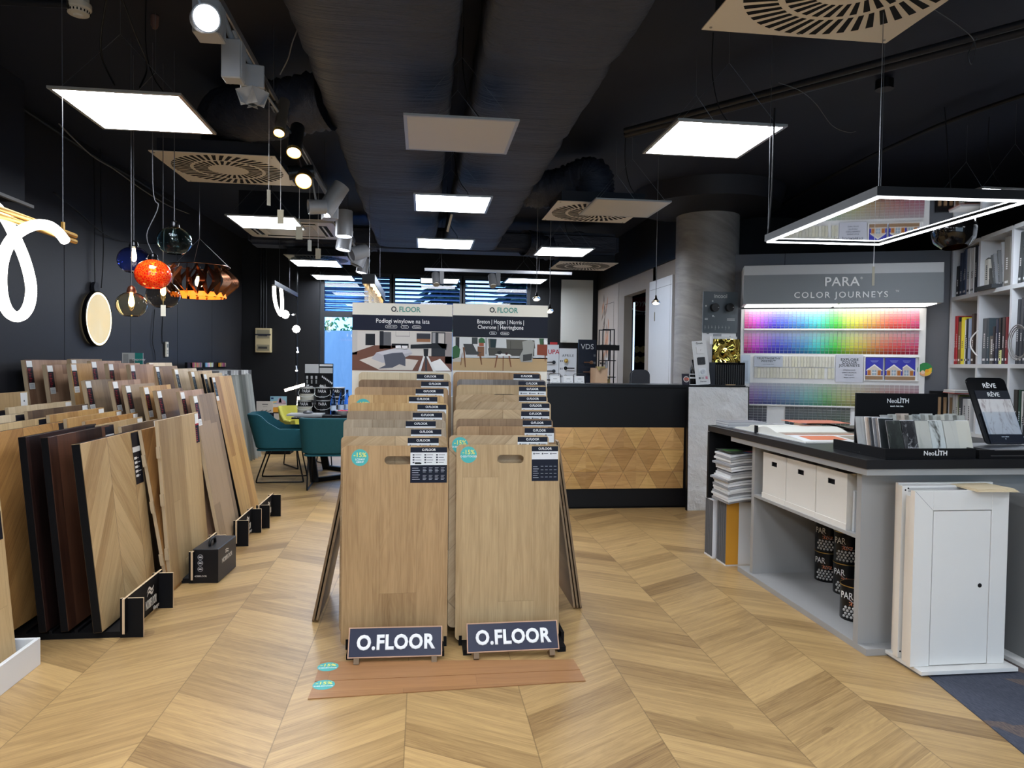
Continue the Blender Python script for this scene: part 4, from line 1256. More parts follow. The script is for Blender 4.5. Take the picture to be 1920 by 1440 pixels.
tag(b.build('stone_sample_case', flat('speckled grey case', (110, 110, 104), .8, vary=.5, vscale=60), loc=(2.325, 4.50, 0), rot=(0, 0, 0)), 'speckled grey sample case next to the island upright', 'sample case')
b = MB(); b.bb(0, .42, 0, .2, 0, .43)
tag(b.build('white_sample_box', WHITE, loc=(2.34, 4.79, 0)), 'white box behind the ochre album supporting the stack of folders', 'box')
rg = random.Random(12)
z = .452
for k in range(20):
    th_ = .0165
    x = 2.085 + (.012 if 7 < k < 9 else 0) + rg.uniform(-.006, .006) + (.012 * (k > 10))
    b = MB()
    w, d = .28, .27
    # slightly sagging folder
    nx = 6; vs = []
    for i in range(nx + 1):
        u = i / nx; sag = -.018 * (1 - u) * (1 if k < 13 else .6) + .012 * math.sin(u * pi)
        for yy in (0, d):
            for zz in (0, th_ * .8): vs.append((u * w, yy, zz + sag + .018))
    fs = []
    for i in range(nx):
        o_ = i * 4; fs += [(o_, o_ + 4, o_ + 6, o_ + 2), (o_ + 1, o_ + 3, o_ + 7, o_ + 5), (o_, o_ + 1, o_ + 5, o_ + 4), (o_ + 2, o_ + 6, o_ + 7, o_ + 3)]
    fs += [(0, 2, 3, 1), (nx * 4, nx * 4 + 1, nx * 4 + 3, nx * 4 + 2)]
    b.add(vs, fs, 0)
    o = b.build('sample_folder', flat('folder white', (216, 216, 216), .6) if k % 3 else flat('folder grey', (150, 150, 152), .6), loc=(x, 4.64 + rg.uniform(-.012, .012), z), rot=(0, 0, R(rg.uniform(-3, 3))))
    tag(o, 'thin white sample folder in the sagging stack inside the black open box', 'folder', 'folders stacked in the open end of the island')
    z += th_
b = MB(); b.bb(0, .27, 0, .26, 0, .004, 0, rgb(60, 66, 60)); b.bb(.02, .13, .1, .2, .004, .0045, 0, rgb(86, 130, 70)); b.bb(.14, .25, .02, .1, .004, .0045, 0, rgb(206, 96, 104)); b.bb(.1, .2, .0, .03, .004, .0045, 0, rgb(60, 110, 190)); b.bb(.15, .26, .14, .22, .004, .0045, 0, rgb(30, 34, 34))
tag(b.build('catalogue', PRINT, loc=(2.1, 4.65, z + .02)), 'colourful catalogue lying on top of the sagging folders', 'catalogue')

# things on the worktop
ZT = .962
for i in range(5):
    b = MB(); b.bb(0, .29, 0, .21, 0, .0075)
    o = b.build('magazine', flat('magazine grey %d' % (i % 2), ((150, 152, 156), (188, 190, 192))[i % 2], .45), loc=(2.15 + .003 * i, 4.825 + .003 * i, ZT + .0078 * i), rot=(0, 0, R(-1 + .6 * i)), bevel=.001)
    tag(o, ['magazine at the bottom of the grey pile on the far corner of the island', 'second magazine from the bottom of the grey corner pile', 'middle magazine of the grey corner pile', 'second magazine from the top of the grey corner pile', 'topmost magazine of the grey pile on the far island corner'][i], 'magazine')
b = MB(); b.bb(0, .26, 0, .3, 0, .006, 0, rgb(214, 214, 214)); b.bb(.04, .2, .08, .2, .006, .0064, 0, rgb(60, 60, 64)); b.bb(.03, .15, .22, .28, .006, .0064, 0, rgb(150, 150, 150))
tag(b.build('leaflet', PRINT, loc=(2.47, 4.84, ZT), rot=(0, 0, R(-2))), 'printed leaflet behind the open sample book', 'leaflet')

# big open sample book
BO = at(1462, 812, z=ZT)
t = thing('open_sample_book', 'large open wallpaper sample book with coral pages on the island', 'sample book', (2.43, 4.46, ZT), R(-90))
def page_block(sgn, w, d, h, name, mat, lift):
    b = MB(); n = 14; vs = []
    for i in range(n + 1):
        u = i / n
        top = h * (1 - u) ** .55 * 1.0 + lift * math.sin(pi * min(1, u * 2.4)) * .9 + .006
        x = sgn * u * w
        for yy in (-d / 2, d / 2): vs += [(x, yy, .004), (x, yy, top)]
    fs = []
    for i in range(n):
        o_ = i * 4; fs += [(o_, o_ + 2, o_ + 6, o_ + 4), (o_ + 1, o_ + 5, o_ + 7, o_ + 3), (o_, o_ + 4, o_ + 5, o_ + 1), (o_ + 2, o_ + 3, o_ + 7, o_ + 6)]
    fs += [(0, 1, 3, 2), (n * 4, n * 4 + 2, n * 4 + 3, n * 4 + 1)]
    b.add(vs, fs)
    return b.build(name, mat, t, smooth='auto')
PG = flat('cream page', (228, 226, 216), .6)
page_block(-1, .34, .48, .025, 'page_block', PG, .022)
page_block(1, .60, .48, .03, 'page_block', PG, .024)
b = MB(); b.bb(-.35, .62, -.25, .25, 0, .004); b.build('cover', flat('book board', (180, 180, 182), .5), t)
b = MB(); b.bb(-.016, .016, -.252, -.241, 0, .05); b.build('spine', MBLACK, t)
def page_patch(u0, u1, v0, v1, c, lay=0):
    b = MB(); n = 8; vs = []
    for i in range(n + 1):
        u = u0 + (u1 - u0) * i / n
        zz = .03 * (1 - u) ** .55 + .024 * math.sin(pi * min(1, u * 2.4)) * .9 + .0066 + lay * .0006
        for v in (v0, v1): vs.append((u * .60, -.24 + v * .48, zz))
    b.add(vs, [(2 * i, 2 * i + 2, 2 * i + 3, 2 * i + 1) for i in range(n)], 0, c)
    return b
b = MB()
for (u0, u1, v0, v1, c, l) in ((.62, .99, .0, 1, rgb(232, 232, 232), 0), (.68, .93, .12, .6, rgb(222, 122, 84), 1), (.68, .93, .66, 1, rgb(160, 150, 134), 1), (.42, .54, .02, 1, rgb(166, 154, 138), 1), (.54, .6, .02, 1, rgb(176, 110, 84), 1)):
    q = page_patch(u0, u1, v0, v1, c, l); b.add(q.v, q.f, 0, c)
b.build('printed_swatches', PRINT, t, fix=False)
t = thing('magazine', 'open magazine rolled back on itself behind the sample book', 'magazine', (2.86, 4.72, ZT + .01), R(-14))
b = MB(); P_ = [(-.2, .012), (-.19, .03), (-.16, .042), (-.1, .045), (-.04, .04), (.02, .028), (.08, .014), (.16, .004), (.24, .001)]
n = len(P_); vs = []
for x, z_ in P_:
    for yy in (-.12, .12): vs += [(x, yy, z_), (x, yy, max(0, z_ - .012))]
fs = []
for i in range(n - 1):
    o_ = i * 4; fs += [(o_, o_ + 4, o_ + 6, o_ + 2), (o_ + 1, o_ + 3, o_ + 7, o_ + 5), (o_, o_ + 1, o_ + 5, o_ + 4), (o_ + 2, o_ + 6, o_ + 7, o_ + 3)]
fs += [(0, 2, 3, 1), ((n - 1) * 4, (n - 1) * 4 + 1, (n - 1) * 4 + 3, (n - 1) * 4 + 2)]
b.add(vs, fs)
b.build('pages', flat('dark glossy page', (48, 42, 40), .25, vary=.5, vscale=14), t, smooth='auto')
b = MB(); b.tube([(-.2, -.12, .014), (-.2, .12, .014)], .014, 10); b.build('rolled_edge', flat('warm printed page', (150, 112, 84), .3, vary=.4, vscale=20), t, smooth='auto')
b = MB(); b.bb(0, .36, 0, .26, 0, .003)
tag(b.build('sample_sheet', flat('coral sheet', (224, 136, 110), .6), loc=(2.50, 4.49, ZT + .062), rot=(0, 0, R(-2))), 'coral coloured sheet sticking out behind the open sample book', 'sheet')

# black tray with stone samples
tx0, tx1, ty0, ty1 = 2.14, 2.95, 3.06, 3.47
tl_, fl_, fr_ = at(1602, 838, z=ZT + .0), at(1664, 862, z=ZT), at(1840, 862, z=ZT)
t = thing('stone_sample_tray', 'black tabletop stand with header plate holding stone tiles', 'display stand', (2.205, 3.165, ZT))
Wt, Dt = .475, .44
b = MB(); b.bb(0, Wt, 0, Dt, 0, .008); b.bb(0, Wt, 0, .012, .008, .052); b.bb(0, .012, .012, Dt, .008, .052); b.bb(Wt - .012, Wt, .012, Dt, .008, .052)
b.build('tray', MBLACK, t, bevel=.001)
bk = at(1606, 737, y=3.165 + Dt); bk2 = at(1759, 737, y=3.165 + Dt)
b = MB(); b.bb(bk.x - 2.205, bk2.x - 2.205, Dt, Dt + .012, 0, bk.z - ZT); b.build('header_plate', MBLACK, t)
hc = at(1683, 752, y=3.6); hz = hc.z - ZT; hx = hc.x - 2.205
text('Neo', .034, INKW, t, (hx - .03, Dt - .001, hz)); text('LÌTH', .034, INKW, t, (hx + .036, Dt - .001, hz), bold=.03)
text('touch. feel. live.', .0125, INKW, t, (hx, Dt - .001, hz - .028), bold=.02)
hc = at(1751, 850, y=3.17); hx = hc.x - 2.205
text('Neo', .032, INKW, t, (hx - .03, -.001, .029)); text('LÌTH', .032, INKW, t, (hx + .034, -.001, .029), bold=.03)

def marble(name, base, vein, amt=.5, scale=4.0, rough=.25, fine=1.0):
    m, nt, bs = new_mat(name)
    v, X, Y, Z = coords(nt)
    oi = nt.nodes.new('ShaderNodeObjectInfo'); rr = S(nt, oi.outputs['Random'])
    vec = comb(nt, X + rr * 9.0, Y, Z * .5 + rr * 5.0)
    wq = noise(nt, vec, scale, 5, .6, 1.6)
    a = (wq - .5).m('ABSOLUTE')
    line = (a * -(26.0 / fine) + 1.0).clamp()
    w2 = noise(nt, vec, scale * 2.5, 6, .65)
    mask = ((w2 - .42) * 4.0).clamp()
    c = mixc(nt, (line * mask * amt * 1.6).clamp(), rgb(base), rgb(vein))
    c = mixc(nt, ((w2 - .45) * .7).clamp(), c, rgb(vein))
    nt.links.new(c, bs.inputs['Base Color']); bs.inputs['Roughness'].default_value = rough
    return m
MS = [marble('grey stone', (178, 178, 176), (130, 130, 130), .3), marble('beige stone', (206, 188, 172), (170, 150, 134), .3), marble('charcoal stone', (44, 46, 50), (90, 92, 96), .3),
      marble('mid grey stone', (120, 120, 124), (80, 80, 84), .3), marble('taupe stone', (140, 130, 124), (100, 92, 88), .3), marble('dark slate', (40, 44, 46), (70, 76, 76), .4),
      marble('green black marble', (34, 38, 36), (92, 104, 96), .55, 9), marble('black marble white veins', (26, 27, 31), (226, 226, 228), 1.0, 5, fine=.7), marble('light grey marble', (190, 190, 182), (150, 150, 142), .4, 5),
      marble('white marble dark veins', (206, 212, 210), (64, 62, 56), 1.0, 2.2, fine=1.0), marble('pale marble', (200, 200, 192), (166, 164, 152), .5, 4), marble('cream marble ochre vein', (210, 208, 196), (176, 150, 104), .6, 2.4)]
ml = ['light grey stone tile, leftmost in the black tray', 'beige stone tile second in the tray', 'charcoal tile seen edge on behind the beige one', 'mid grey tile seen edge on, fourth in the tray', 'taupe tile seen edge on, fifth in the tray', 'dark slate tile right before the green black marble',
      'green black marble tile with fine veins', 'black marble tile with bright white veins', 'light grey marble tile right of the black veined one', 'white marble tile with one bold dark vein', 'pale plain marble tile second from the right', 'cream marble tile with an ochre vein, rightmost']
tb = [1624, 1642, 1650, 1657, 1663, 1668, 1686, 1713, 1739, 1765, 1792, 1816]
for i in range(12):
    wide = i >= 6
    yb_ = 3.20 + (.17 if i == 0 else .14 if i == 1 else .11 - .016 * (i - 2) if i < 6 else .0)
    zt_ = .185 if i < 6 else .178
    p = at(tb[i], 840, y=yb_)
    wd_ = .072
    t = thing('stone_tile', ml[i], 'stone sample', (p.x - wd_ / 2 + (0 if wide else .0), yb_, ZT + .009), (R(-16), 0, 0 if wide else R(-8)), 'stone tiles in the black tray')
    b = MB(); b.bb(0, wd_, 0, .007, 0, zt_); b.build('tile', MS[i], t, bevel=.0006)
    b = MB(); b.bb(0, wd_, .0065, .012, 0, zt_ + .004); b.build('backing', PAPER if i % 2 else flat('grey backing', (120, 120, 122), .6), t)
for i in range(10):    # second row
    p = at(1650 + 15 * i, 790, y=3.44)
    t = thing('stone_tile', ['grey', 'white', 'sand', 'pale grey', 'white veined', 'ivory', 'light', 'cream', 'pearl', 'milky'][i] + ' stone tile of the rear row, ' + ['first', 'second', 'third', 'fourth', 'fifth', 'sixth', 'seventh', 'eighth', 'ninth', 'tenth'][i] + ' from left in the tray', 'stone sample', (p.x, 3.40, ZT + .009), (R(-12), 0, 0), 'stone tiles in the rear row of the tray')
    b = MB(); b.bb(0, .07, 0, .007, 0, .19 + .004 * (i % 3)); b.build('tile', MS[(0, 8, 1, 8, 9, 10, 8, 11, 10, 8)[i]], t)
    b = MB(); b.bb(0.004, .066, .007, .011, 0.01, .18); b.build('backing', PAPER, t)

# black slanted stand with marble print
bl, br = at(1836, 836, y=3.42), at(1910, 834, y=3.42)
tl, tr = at(1789, 711, y=3.62), at(1872, 711, y=3.62)
w = .228; z0 = bl.z
H = .385
ang = R(25)
t = thing('slanted_sample_stand', 'black rounded tabletop stand with a white marbled sheet', 'display stand', (bl.x - .012, 3.36, ZT + .052), (-ang, 0, 0))
hh = .375
b = MB(); b.prism(rrect(0, w, 0, hh, .025), 0, .008, 'xz')
sk = .30   # the board leans to the left as well
def skew(o):
    pass
b.build('back_board', flat('gloss black board', (8, 9, 12), .18), t, bevel=.001)
b = MB(); b.bb(.028, w - .004, -.003, 0, .0, .30, 0, rgb(26, 29, 40)); b.build('printed_card', PRINT, t)
b = MB(); b.bb(.03, w - .006, -.0045, -.003, .052, .25); b.build('marbled_sheet', marble('silky marble', (214, 210, 208), (160, 146, 144), .8, 9, .3), t)
text('RÊVE', .036, INKW, t, (w * .55, -.001, .328), bold=.02); text('RÊVE', .033, INKW, t, (w * .57, -.005, .275), bold=.02)
for q, tx in enumerate(('stone edition', 'R')): text(tx, .008, INKW, t, (w * .52, -.005, .038 - .012 * q))
b = MB()
for q in (0, 1): b.bb(.02 + q * (w - .03), .028 + q * (w - .03), -.02, 0, .0, .17)
b.bb(.02, w - .002, -.022, -.019, 0, .17); b.build('clear_pocket', glass('thin clear acrylic', (244, 247, 250), .02, 1.12, thin=True), t)
t2_ = thing('black_display_base', 'black low base with silver edges under the slanted stand', 'display base', (2.70, 3.165, ZT))
b = MB(); b.bb(0, .8, 0, .30, 0, .045); b.build('base', MBLACK, t2_, bevel=.001)
b = MB(); b.bb(.06, .8, -.002, 0, .014, .018); b.bb(.08, .8, -.002, 0, .041, .045); b.bb(.06, .8, 0.0, .30, .045, .0462); b.build('silver_edge', STEEL, t2_)

# white door corner samples in front
dw = flat('white satin door', (228, 226, 222), .35)
de = flat('cream door edge', (224, 214, 200), .5)
t = thing('floor_plate', 'white floor plate carrying the door corner samples', 'display base', (2.25, 2.935, 0))
b = MB(); b.bb(0, .485, 0, .285, .012, .03); b.build('plate', dw, t, bevel=.001)
b = MB(); b.bb(.01, .44, .02, .27, .0, .012); b.build('underside', GE, t)
def door_sample(tl, tr, y, ydep, label, framed, hgt=None):
    A_, B_ = at(*tl, y=y), at(*tr, y=y); w = B_.x - A_.x; h = A_.z - .031
    t = thing('door_sample', label, 'door sample', (A_.x, y, .031), 0)
    if framed:
        fr = .2 * w; g = .0018; fR = .185 * w; fT = .092
        b = MB(); b.bb(fr + g, w - fR - g, .002, ydep - .006, 0.004, h - fT - g); b.build('inner_panel', dw, t)
        b = MB(); b.bb(fr - .01, w - fR + .01, ydep - .006, ydep - .002, 0, h - fT + .01); b.build('shadow_gap', flat('dark hole', (12, 12, 14), .8), t)
        b = MB()
        b.bb(0, fr - g, 0, ydep, 0, h); b.bb(w - fR + g, w, 0, ydep, 0, h); b.bb(fr - g, w - fR + g, 0, ydep, h - fT + g, h)
        b.build('frame', dw, t, bevel=.0012)
        b = MB(); b.bb(-.0008, 0, 0, ydep, 0, h); b.build('edge_band', de, t)
        b = MB(); b.add([(0.001, -.0004, h - .001), (.003, -.0004, h - .001), (fr, -.0004, h - fT), (fr - .002, -.0004, h - fT)], [(0, 1, 2, 3)]); b.build('mitre_joint', flat('joint line', (120, 122, 126), .6), t, fix=False)
        b = MB(); b.cyl((w * .715, .0005, h * .455), (w * .715, .0022, h * .455), .010, n=18); b.build('lock_hole', flat('dark hole', (12, 12, 14), .8), t)
    else:
        b = MB(); b.bb(0, w, 0, ydep, 0, h); b.build('panel', dw, t, bevel=.001)
        b = MB(); b.bb(-.0008, 0, 0, ydep, 0, h); b.build('edge_band', de, t)
    return t, w, h
d1, w1d, h1d = door_sample((1716, 921), (1893, 918.5), 2.985, .028, 'white framed door corner sample with a small keyhole, foremost', True)
t, w, h = door_sample((1709, 931), (1880, 928), 3.030, .035, 'narrow white door slab hidden right behind the framed one', False)
b = MB()
b.cyl((.006, -.0012, h - .03), (.006, .0005, h - .03), .005, n=12); b.build('hinge_hole', flat('dark hole', (12, 12, 14), .8), t)
t, w, h = door_sample((1692, 911), (1868, 908), 3.09, .035, 'white door frame sample with mitred corner and dark holes', False)
for x, z in ((.016, h - .02), (.03, h - .012), (.012, .03)):
    b = MB(); b.cyl((x, -.0012, z), (x, .0005, z), .0042, n=12); b.build('hinge_hole', flat('dark hole', (12, 12, 14), .8), t)
b = MB()
for q in range(5): b.bb(.03, w, -.0006, 0, h - .012 - q * .004, h - .0105 - q * .004)
b.build('grooves', flat('joint line', (120, 122, 126), .6), t)
door_sample((1684.5, 905.5), (1862, 902.5), 3.16, .018, 'rearmost white door board with cream edge leaning at the island', False)
for q in range(4):
    p = at(1800, 918, y=3.0)
    b = MB(); b.bb(0, .20, 0, .16, 0, .0016)
    o = b.build('veneer_sheet', flat('veneer sheet', (226, 206, 170), .5), loc=(2.51 + .006 * q, 2.945 + .006 * q, h1d + .0315 + .0022 * q), rot=(0, 0, R(3 * q - 4)))
    tag(o, 'thin pale veneer sheet lying on top of the white door samples', 'sheet', 'veneer sheets on the door samples')
# next display at the right edge
t = thing('door_display', 'grey and white door display cut off by the right picture edge', 'display', (2.80, 3.0, 0))
b = MB(); b.bb(.0, .5, -.16, .3, .006, .024); b.build('base_plate', dw, t)
b = MB(); b.bb(.062, .10, .02, .22, .024, .80); b.build('upright', GE, t)
b = MB(); b.bb(.10, .5, .0, .03, .024, .79); b.build('panel', dw, t)
t = thing('parts_tray', 'small white tray with dark parts between the door samples', 'tray', (2.765, 3.16, 0))
b = MB(); b.bb(0, .09, 0, .09, .05, .07); b.bb(0, .09, 0, .09, .12, .14); b.bb(0, .09, .085, .09, 0, .2); b.build('tray_shelf', WHITE, t)
b = MB(); b.bb(0.07, .078, -.01, .08, 0, .22); b.build('divider', MBLACK, t)
# ------------------------------------------------------------------ paint colour display, built in its own turned frame
PP = P0 + NRM * .40            # panel plane
CFR = thing('colour_display', 'white paint colour display with grey lettered header', 'display', tuple(PP), -TH)
def cu(px, py, d=0.0):
    q = at(px, py, pl=(NRM, PP - NRM * d)); r = q - PP
    return r.dot(DIR), q.z
pnl = flat('white display panel', (232, 232, 232), .4)
x0, x1 = -.01, 1.75
b = MB(); b.bb(x0, x1, 0, .04, .05, 2.0); b.build('back_panel', pnl, CFR, bevel=.004)
b = MB(); b.bb(-.015, .0 - .015 + .03, -.3, .04, 0, .6); b.bb(1.735, 1.765, -.3, .04, 0, .6); b.bb(0, 1.75, -.3, .0, .0, .6); b.build('cabinet', pnl, CFR)
hx0, hz0 = cu(1397, 571, .40); hx1, hz1 = cu(1767, 493, .40)
b = MB()
b.bb(-.015, 1.77, -.40, .04, 2.02, 2.40); b.build('header_box', flat('header pale grey', (190, 192, 194), .45), CFR, bevel=.003)
b = MB(); b.bb(-.017, 1.772, -.403, -.40, 2.02, 2.305); b.build('header_face', flat('header grey', (126, 130, 134), .45), CFR)
b = MB(); b.bb(0.02, .86, -.36, -.02, 2.012, 2.02); b.bb(.89, 1.73, -.36, -.02, 2.012, 2.02); b.build('header_light', glow('strip light', (255, 253, 246), 2.0), CFR)
text('PARA', .125, INKW, CFR, (.885, -.405, 2.225), bold=.012, depth=.006, space=1.05)
text('®', .03, INKW, CFR, (1.06, -.405, 2.26), depth=.004)
text('COLOR JOURNEYS', .082, INKW, CFR, (.875, -.405, 2.10), bold=.008, depth=.006, space=1.28)
text('™', .04, INKW, CFR, (1.375, -.405, 2.125), depth=.004)

import colorsys
def hue_name(h, s=1):
    h = h % 1.0
    tbl = ((.02, 'red'), (.055, 'coral'), (.085, 'orange'), (.125, 'amber'), (.165, 'yellow'), (.22, 'lime'), (.36, 'green'), (.44, 'sea green'), (.5, 'turquoise'), (.55, 'sky blue'), (.64, 'blue'), (.7, 'indigo'), (.78, 'violet'), (.86, 'purple'), (.93, 'magenta'), (.985, 'rose'), (1.01, 'red'))
    for a, n in tbl:
        if h <= a: return n
ORD = ['first', 'second', 'third', 'fourth', 'fifth', 'sixth', 'seventh', 'eighth', 'ninth', 'tenth', 'eleventh', 'twelfth', 'thirteenth', 'fourteenth', 'fifteenth', 'sixteenth', 'seventeenth', 'eighteenth', 'nineteenth', 'twentieth']
ORD += ['twenty-' + q for q in ORD[:9]] + ['thirtieth'] + ['thirty-' + q for q in ORD[:9]] + ['fortieth'] + ['forty-' + q for q in ORD[:9]]
rgc = random.Random(4)
def chip_row(n, u0, u1, zb, zt_, hues, up, row, sat=1.0, val=1.0, cells=8, skip=(), tilt=.014):
    w = (u1 - u0) / n; h = zt_ - zb
    for i in range(n):
        if i in skip: continue
        f = (i + .5) / n
        hs = hues(f)
        hue, sm_, vm = hs if isinstance(hs, tuple) else (hs, 1, 1)
        nm = hue_name(hue) if sm_ > .25 else 'grey'
        t = None
        b = MB()
        ch = h / cells
        for c in range(cells):
            k = (c + .5) / cells if up else 1 - (c + .5) / cells       # k: 0 pale, 1 deep (top rows go pale at the top)
            k = 1 - k if up else k
            k = max(0, min(1, k))
            jit = rgc.uniform(-.012, .012)
            s_ = sat * sm_ * (.10 + .95 * k ** .8) ; v_ = vm * val * (.95 - (.12 * k if k < .7 else .10 + 1.05 * (k - .7)))
            s_ = min(.97, s_)
            r_, g_, b_ = colorsys.hsv_to_rgb((hue + jit) % 1, s_, max(.12, v_))
            z0_, z1_ = zb + c * ch, zb + (c + 1) * ch - .0024
            def yy(z): return -.004 - tilt * ((z - zb) / h if not up else 1 - (z - zb) / h)
            xa, xb_ = .0006, w - .0014
            b.add([(xa, yy(z0_), z0_ - zb), (xb_, yy(z0_) + .004, z0_ - zb), (xb_, yy(z1_) + .004, z1_ - zb), (xa, yy(z1_), z1_ - zb)], [(0, 1, 2, 3)], 0, lin((r_, g_, b_)))
        b.add([(.0, yy(zb) + .0015, 0), (w - .001, yy(zb) + .0055, 0), (w - .001, yy(zt_) + .0055, h), (.0, yy(zt_) + .0015, h)], [(0, 1, 2, 3)], 1)
        pos = CFR.matrix_world
        P_ = PP + DIR * (u0 + i * w) + Vector((0, 0, zb))
        o = b.build('paint_chip_strip', [PRINT, PAPER], loc=P_, rot=(0, 0, -TH), fix=False)
        tag(o, '%s paint chip strip, %s from left in the %s' % (nm, ORD[i], row), 'paint chip', row + ' of paint chips')
def hmap(f):   # magenta -> violet -> blue -> green -> yellow -> red -> rose
    pts = ((0, .93), (.1, .78), (.2, .66), (.28, .61), (.36, .565), (.44, .49), (.5, .40), (.56, .28), (.6, .2), (.66, .155), (.72, .11), (.8, .05), (.87, .0), (1, -.06))
    for (a, x), (c, y) in zip(pts, pts[1:]):
        if f <= c: return (x + (y - x) * (f - a) / (c - a)) % 1.0
    return pts[-1][1] % 1
za, zb_ = cu(1396, 617)[1], cu(1396, 580)[1]
u_a, u_b = .025, 1.685
chip_row(42, u_a, u_b, za + .004, zb_, hmap, True, 'top row', .74, 1.0)
zc = cu(1396, 662)[1]
chip_row(42, u_a, u_b, zc, za - .012, hmap, False, 'second row', .78, .93)
b = MB(); b.bb(u_a - .005, u_b + .01, -.05, 0, za - .012, za + .004); b.build('chip_ledge', PAPER, CFR)
zd, ze = cu(1408, 757)[1], cu(1408, 717)[1]
chip_row(36, .09, 1.70, zd, ze, lambda f: (hmap(.12 + .88 * f), .55, .86), True, 'third row', .8, .86, cells=8)
b = MB(); b.bb(.09, 1.70, -.05, 0, zd - .012, zd); b.build('chip_ledge', PAPER, CFR)
zg = cu(1408, 790)[1]
chip_row(36, .09, 1.70, zg - .05, zd - .018, lambda f: (hmap(.2 + .6 * f), .22, .7), False, 'bottom row', .8, .62, cells=8, skip=(4, 5, 6, 7, 22))
# whites
def whites(n, u0, u1, zb, zt_, row, skip=()):
    w = (u1 - u0) / n
    for i in range(n):
        if i in skip: continue
        dv = rgc.randint(-12, 6); c = rgb(214 + dv, 212 + dv, 198 + dv + rgc.randint(-6, 4))
        b = MB(); h = zt_ - zb
        b.bb(.001, w - .002, -.012, -.006, 0, h, 0, c); b.bb(w * .3, w * .36, -.0125, -.012, h * .35, h * .6, 0, rgb(150, 150, 140))
        o = b.build('paint_chip_strip', [PRINT], loc=PP + DIR * (u0 + i * w) + Vector((0, 0, zb)), rot=(0, 0, -TH))
        tag(o, 'off-white paint chip strip, %s from left in the %s' % (ORD[i], row), 'paint chip', row)
wz = [cu(1500, p)[1] for p in (668, 688, 689.5, 709.5)]
whites(17, cu(1467, 680)[0], cu(1564, 680)[0], wz[1], wz[0], 'upper row of whites')
whites(25, cu(1414, 700)[0], cu(1564, 700)[0], wz[3], wz[2], 'lower row of whites', skip=(22,))
# panels with writing
def plate(pxa, pya, pxb, pyb, c, name='text_panel', d=.02):
    u0, z1 = cu(pxa, pya); u1, z0 = cu(pxb, pyb)
    b = MB(); b.prism(rrect(u0, u1, z0, z1, .008), -d, 0, 'xz'); b.build(name, flat('panel %d' % c[0], c, .4), CFR)
    return (u0 + u1) / 2, z0, z1
u, z0, z1 = plate(1414, 666.5, 1467, 688, (186, 192, 204), d=.022)
text('TRUSTWORTHY', .03, INKB, CFR, (u, -.024, z1 - .03), bold=.01, space=1.1); text('WHITES™', .03, INKB, CFR, (u, -.024, z1 - .058), bold=.01, space=1.1); text('in our everyday shades', .012, INKB, CFR, (u, -.024, z1 - .088))
u, z0, z1 = plate(1567, 665, 1617, 717, (196, 198, 210), d=.012)
for q, tx in enumerate(('EXPLORE', 'COLOR', 'JOURNEYS')): text(tx, .038, INKB, CFR, (u, -.0135, z1 - .05 - q * .03), bold=.01, space=1.1)
for q, tx in enumerate(('AMAZING COLOR', 'QUALITY PRODUCTS', 'TOP QUALITY', 'EXPERT ADVICE')): text(tx, .014, INKB, CFR, (u, -.0135, z1 - .155 - q * .026))
# brochures in a white pocket
ua, zt2 = cu(1620, 668); ub, zb2 = cu(1722, 715)
b = MB(); w_, h_ = ub - ua, zt2 - zb2; t_ = .008
for xx0, xx1, zz0, zz1 in ((0, w_, 0, t_), (0, w_, h_ - t_, h_), (0, t_, t_, h_ - t_), (w_ - t_, w_, t_, h_ - t_)): b.bb(ua + xx0, ua + xx1, -.03, 0, zb2 + zz0, zb2 + zz1)
b.build('brochure_pocket', PAPER, CFR)
bw = (w_ - .04) / 2.9
for i, (du, dd) in enumerate(((.012, .026), (.012 + bw * 1.12, .026), (.012 + bw * 1.85, .018))):
    t = thing('brochure', ['left', 'middle', 'right, half covered'][i] + ' blue brochure with a gabled house picture in the colour wall', 'brochure', PP + DIR * (ua + du) - NRM * dd + Vector((0, 0, zb2 + t_ + .002)), -TH)
    hh = h_ - 2 * t_ - .006; W_ = bw
    b = MB()
    def L(pts, c, l): b.prism([(p[0] * W_, p[1] * hh) for p in pts], -.0006 * (l + 1), -.0006 * l, 'xz', col=rgb(c))
    b.bb(0, W_, 0, .004, 0, hh, 0, rgb(60, 62, 170))
    L([(0, 0), (1, 0), (1, .2), (0, .2)], (150, 120, 92), 0); L([(0, .16), (1, .16), (1, .2), (0, .2)], (226, 220, 210), 1)
    L([(.1, .2), (.9, .2), (.9, .48), (.5, .64), (.1, .48)], (206, 196, 186), 1); L([(.12, .2), (.3, .2), (.3, .42), (.12, .42)], (176, 108, 52), 2); L([(.7, .2), (.88, .2), (.88, .42), (.7, .42)], (176, 108, 52), 2)
    L([(.38, .2), (.62, .2), (.62, .44), (.38, .44)], (150, 168, 186), 2); L([(.49, .2), (.51, .2), (.51, .44), (.49, .44)], (236, 236, 236), 3); L([(.38, .31), (.62, .31), (.62, .33), (.38, .33)], (236, 236, 236), 3)
    L([(.02, .42), (.06, .4), (.5, .64), (.94, .4), (.98, .42), (.5, .7)], (236, 234, 230), 3)
    for q, ww in ((.82, .2), (.86, .24), (.78, .14)): L([(.5 - ww, q), (.5 + ww, q), (.5 + ww, q + .014), (.5 - ww, q + .014)], (150, 160, 220), 2)
    b.build('print', PRINT, t)
    if i: b2 = None
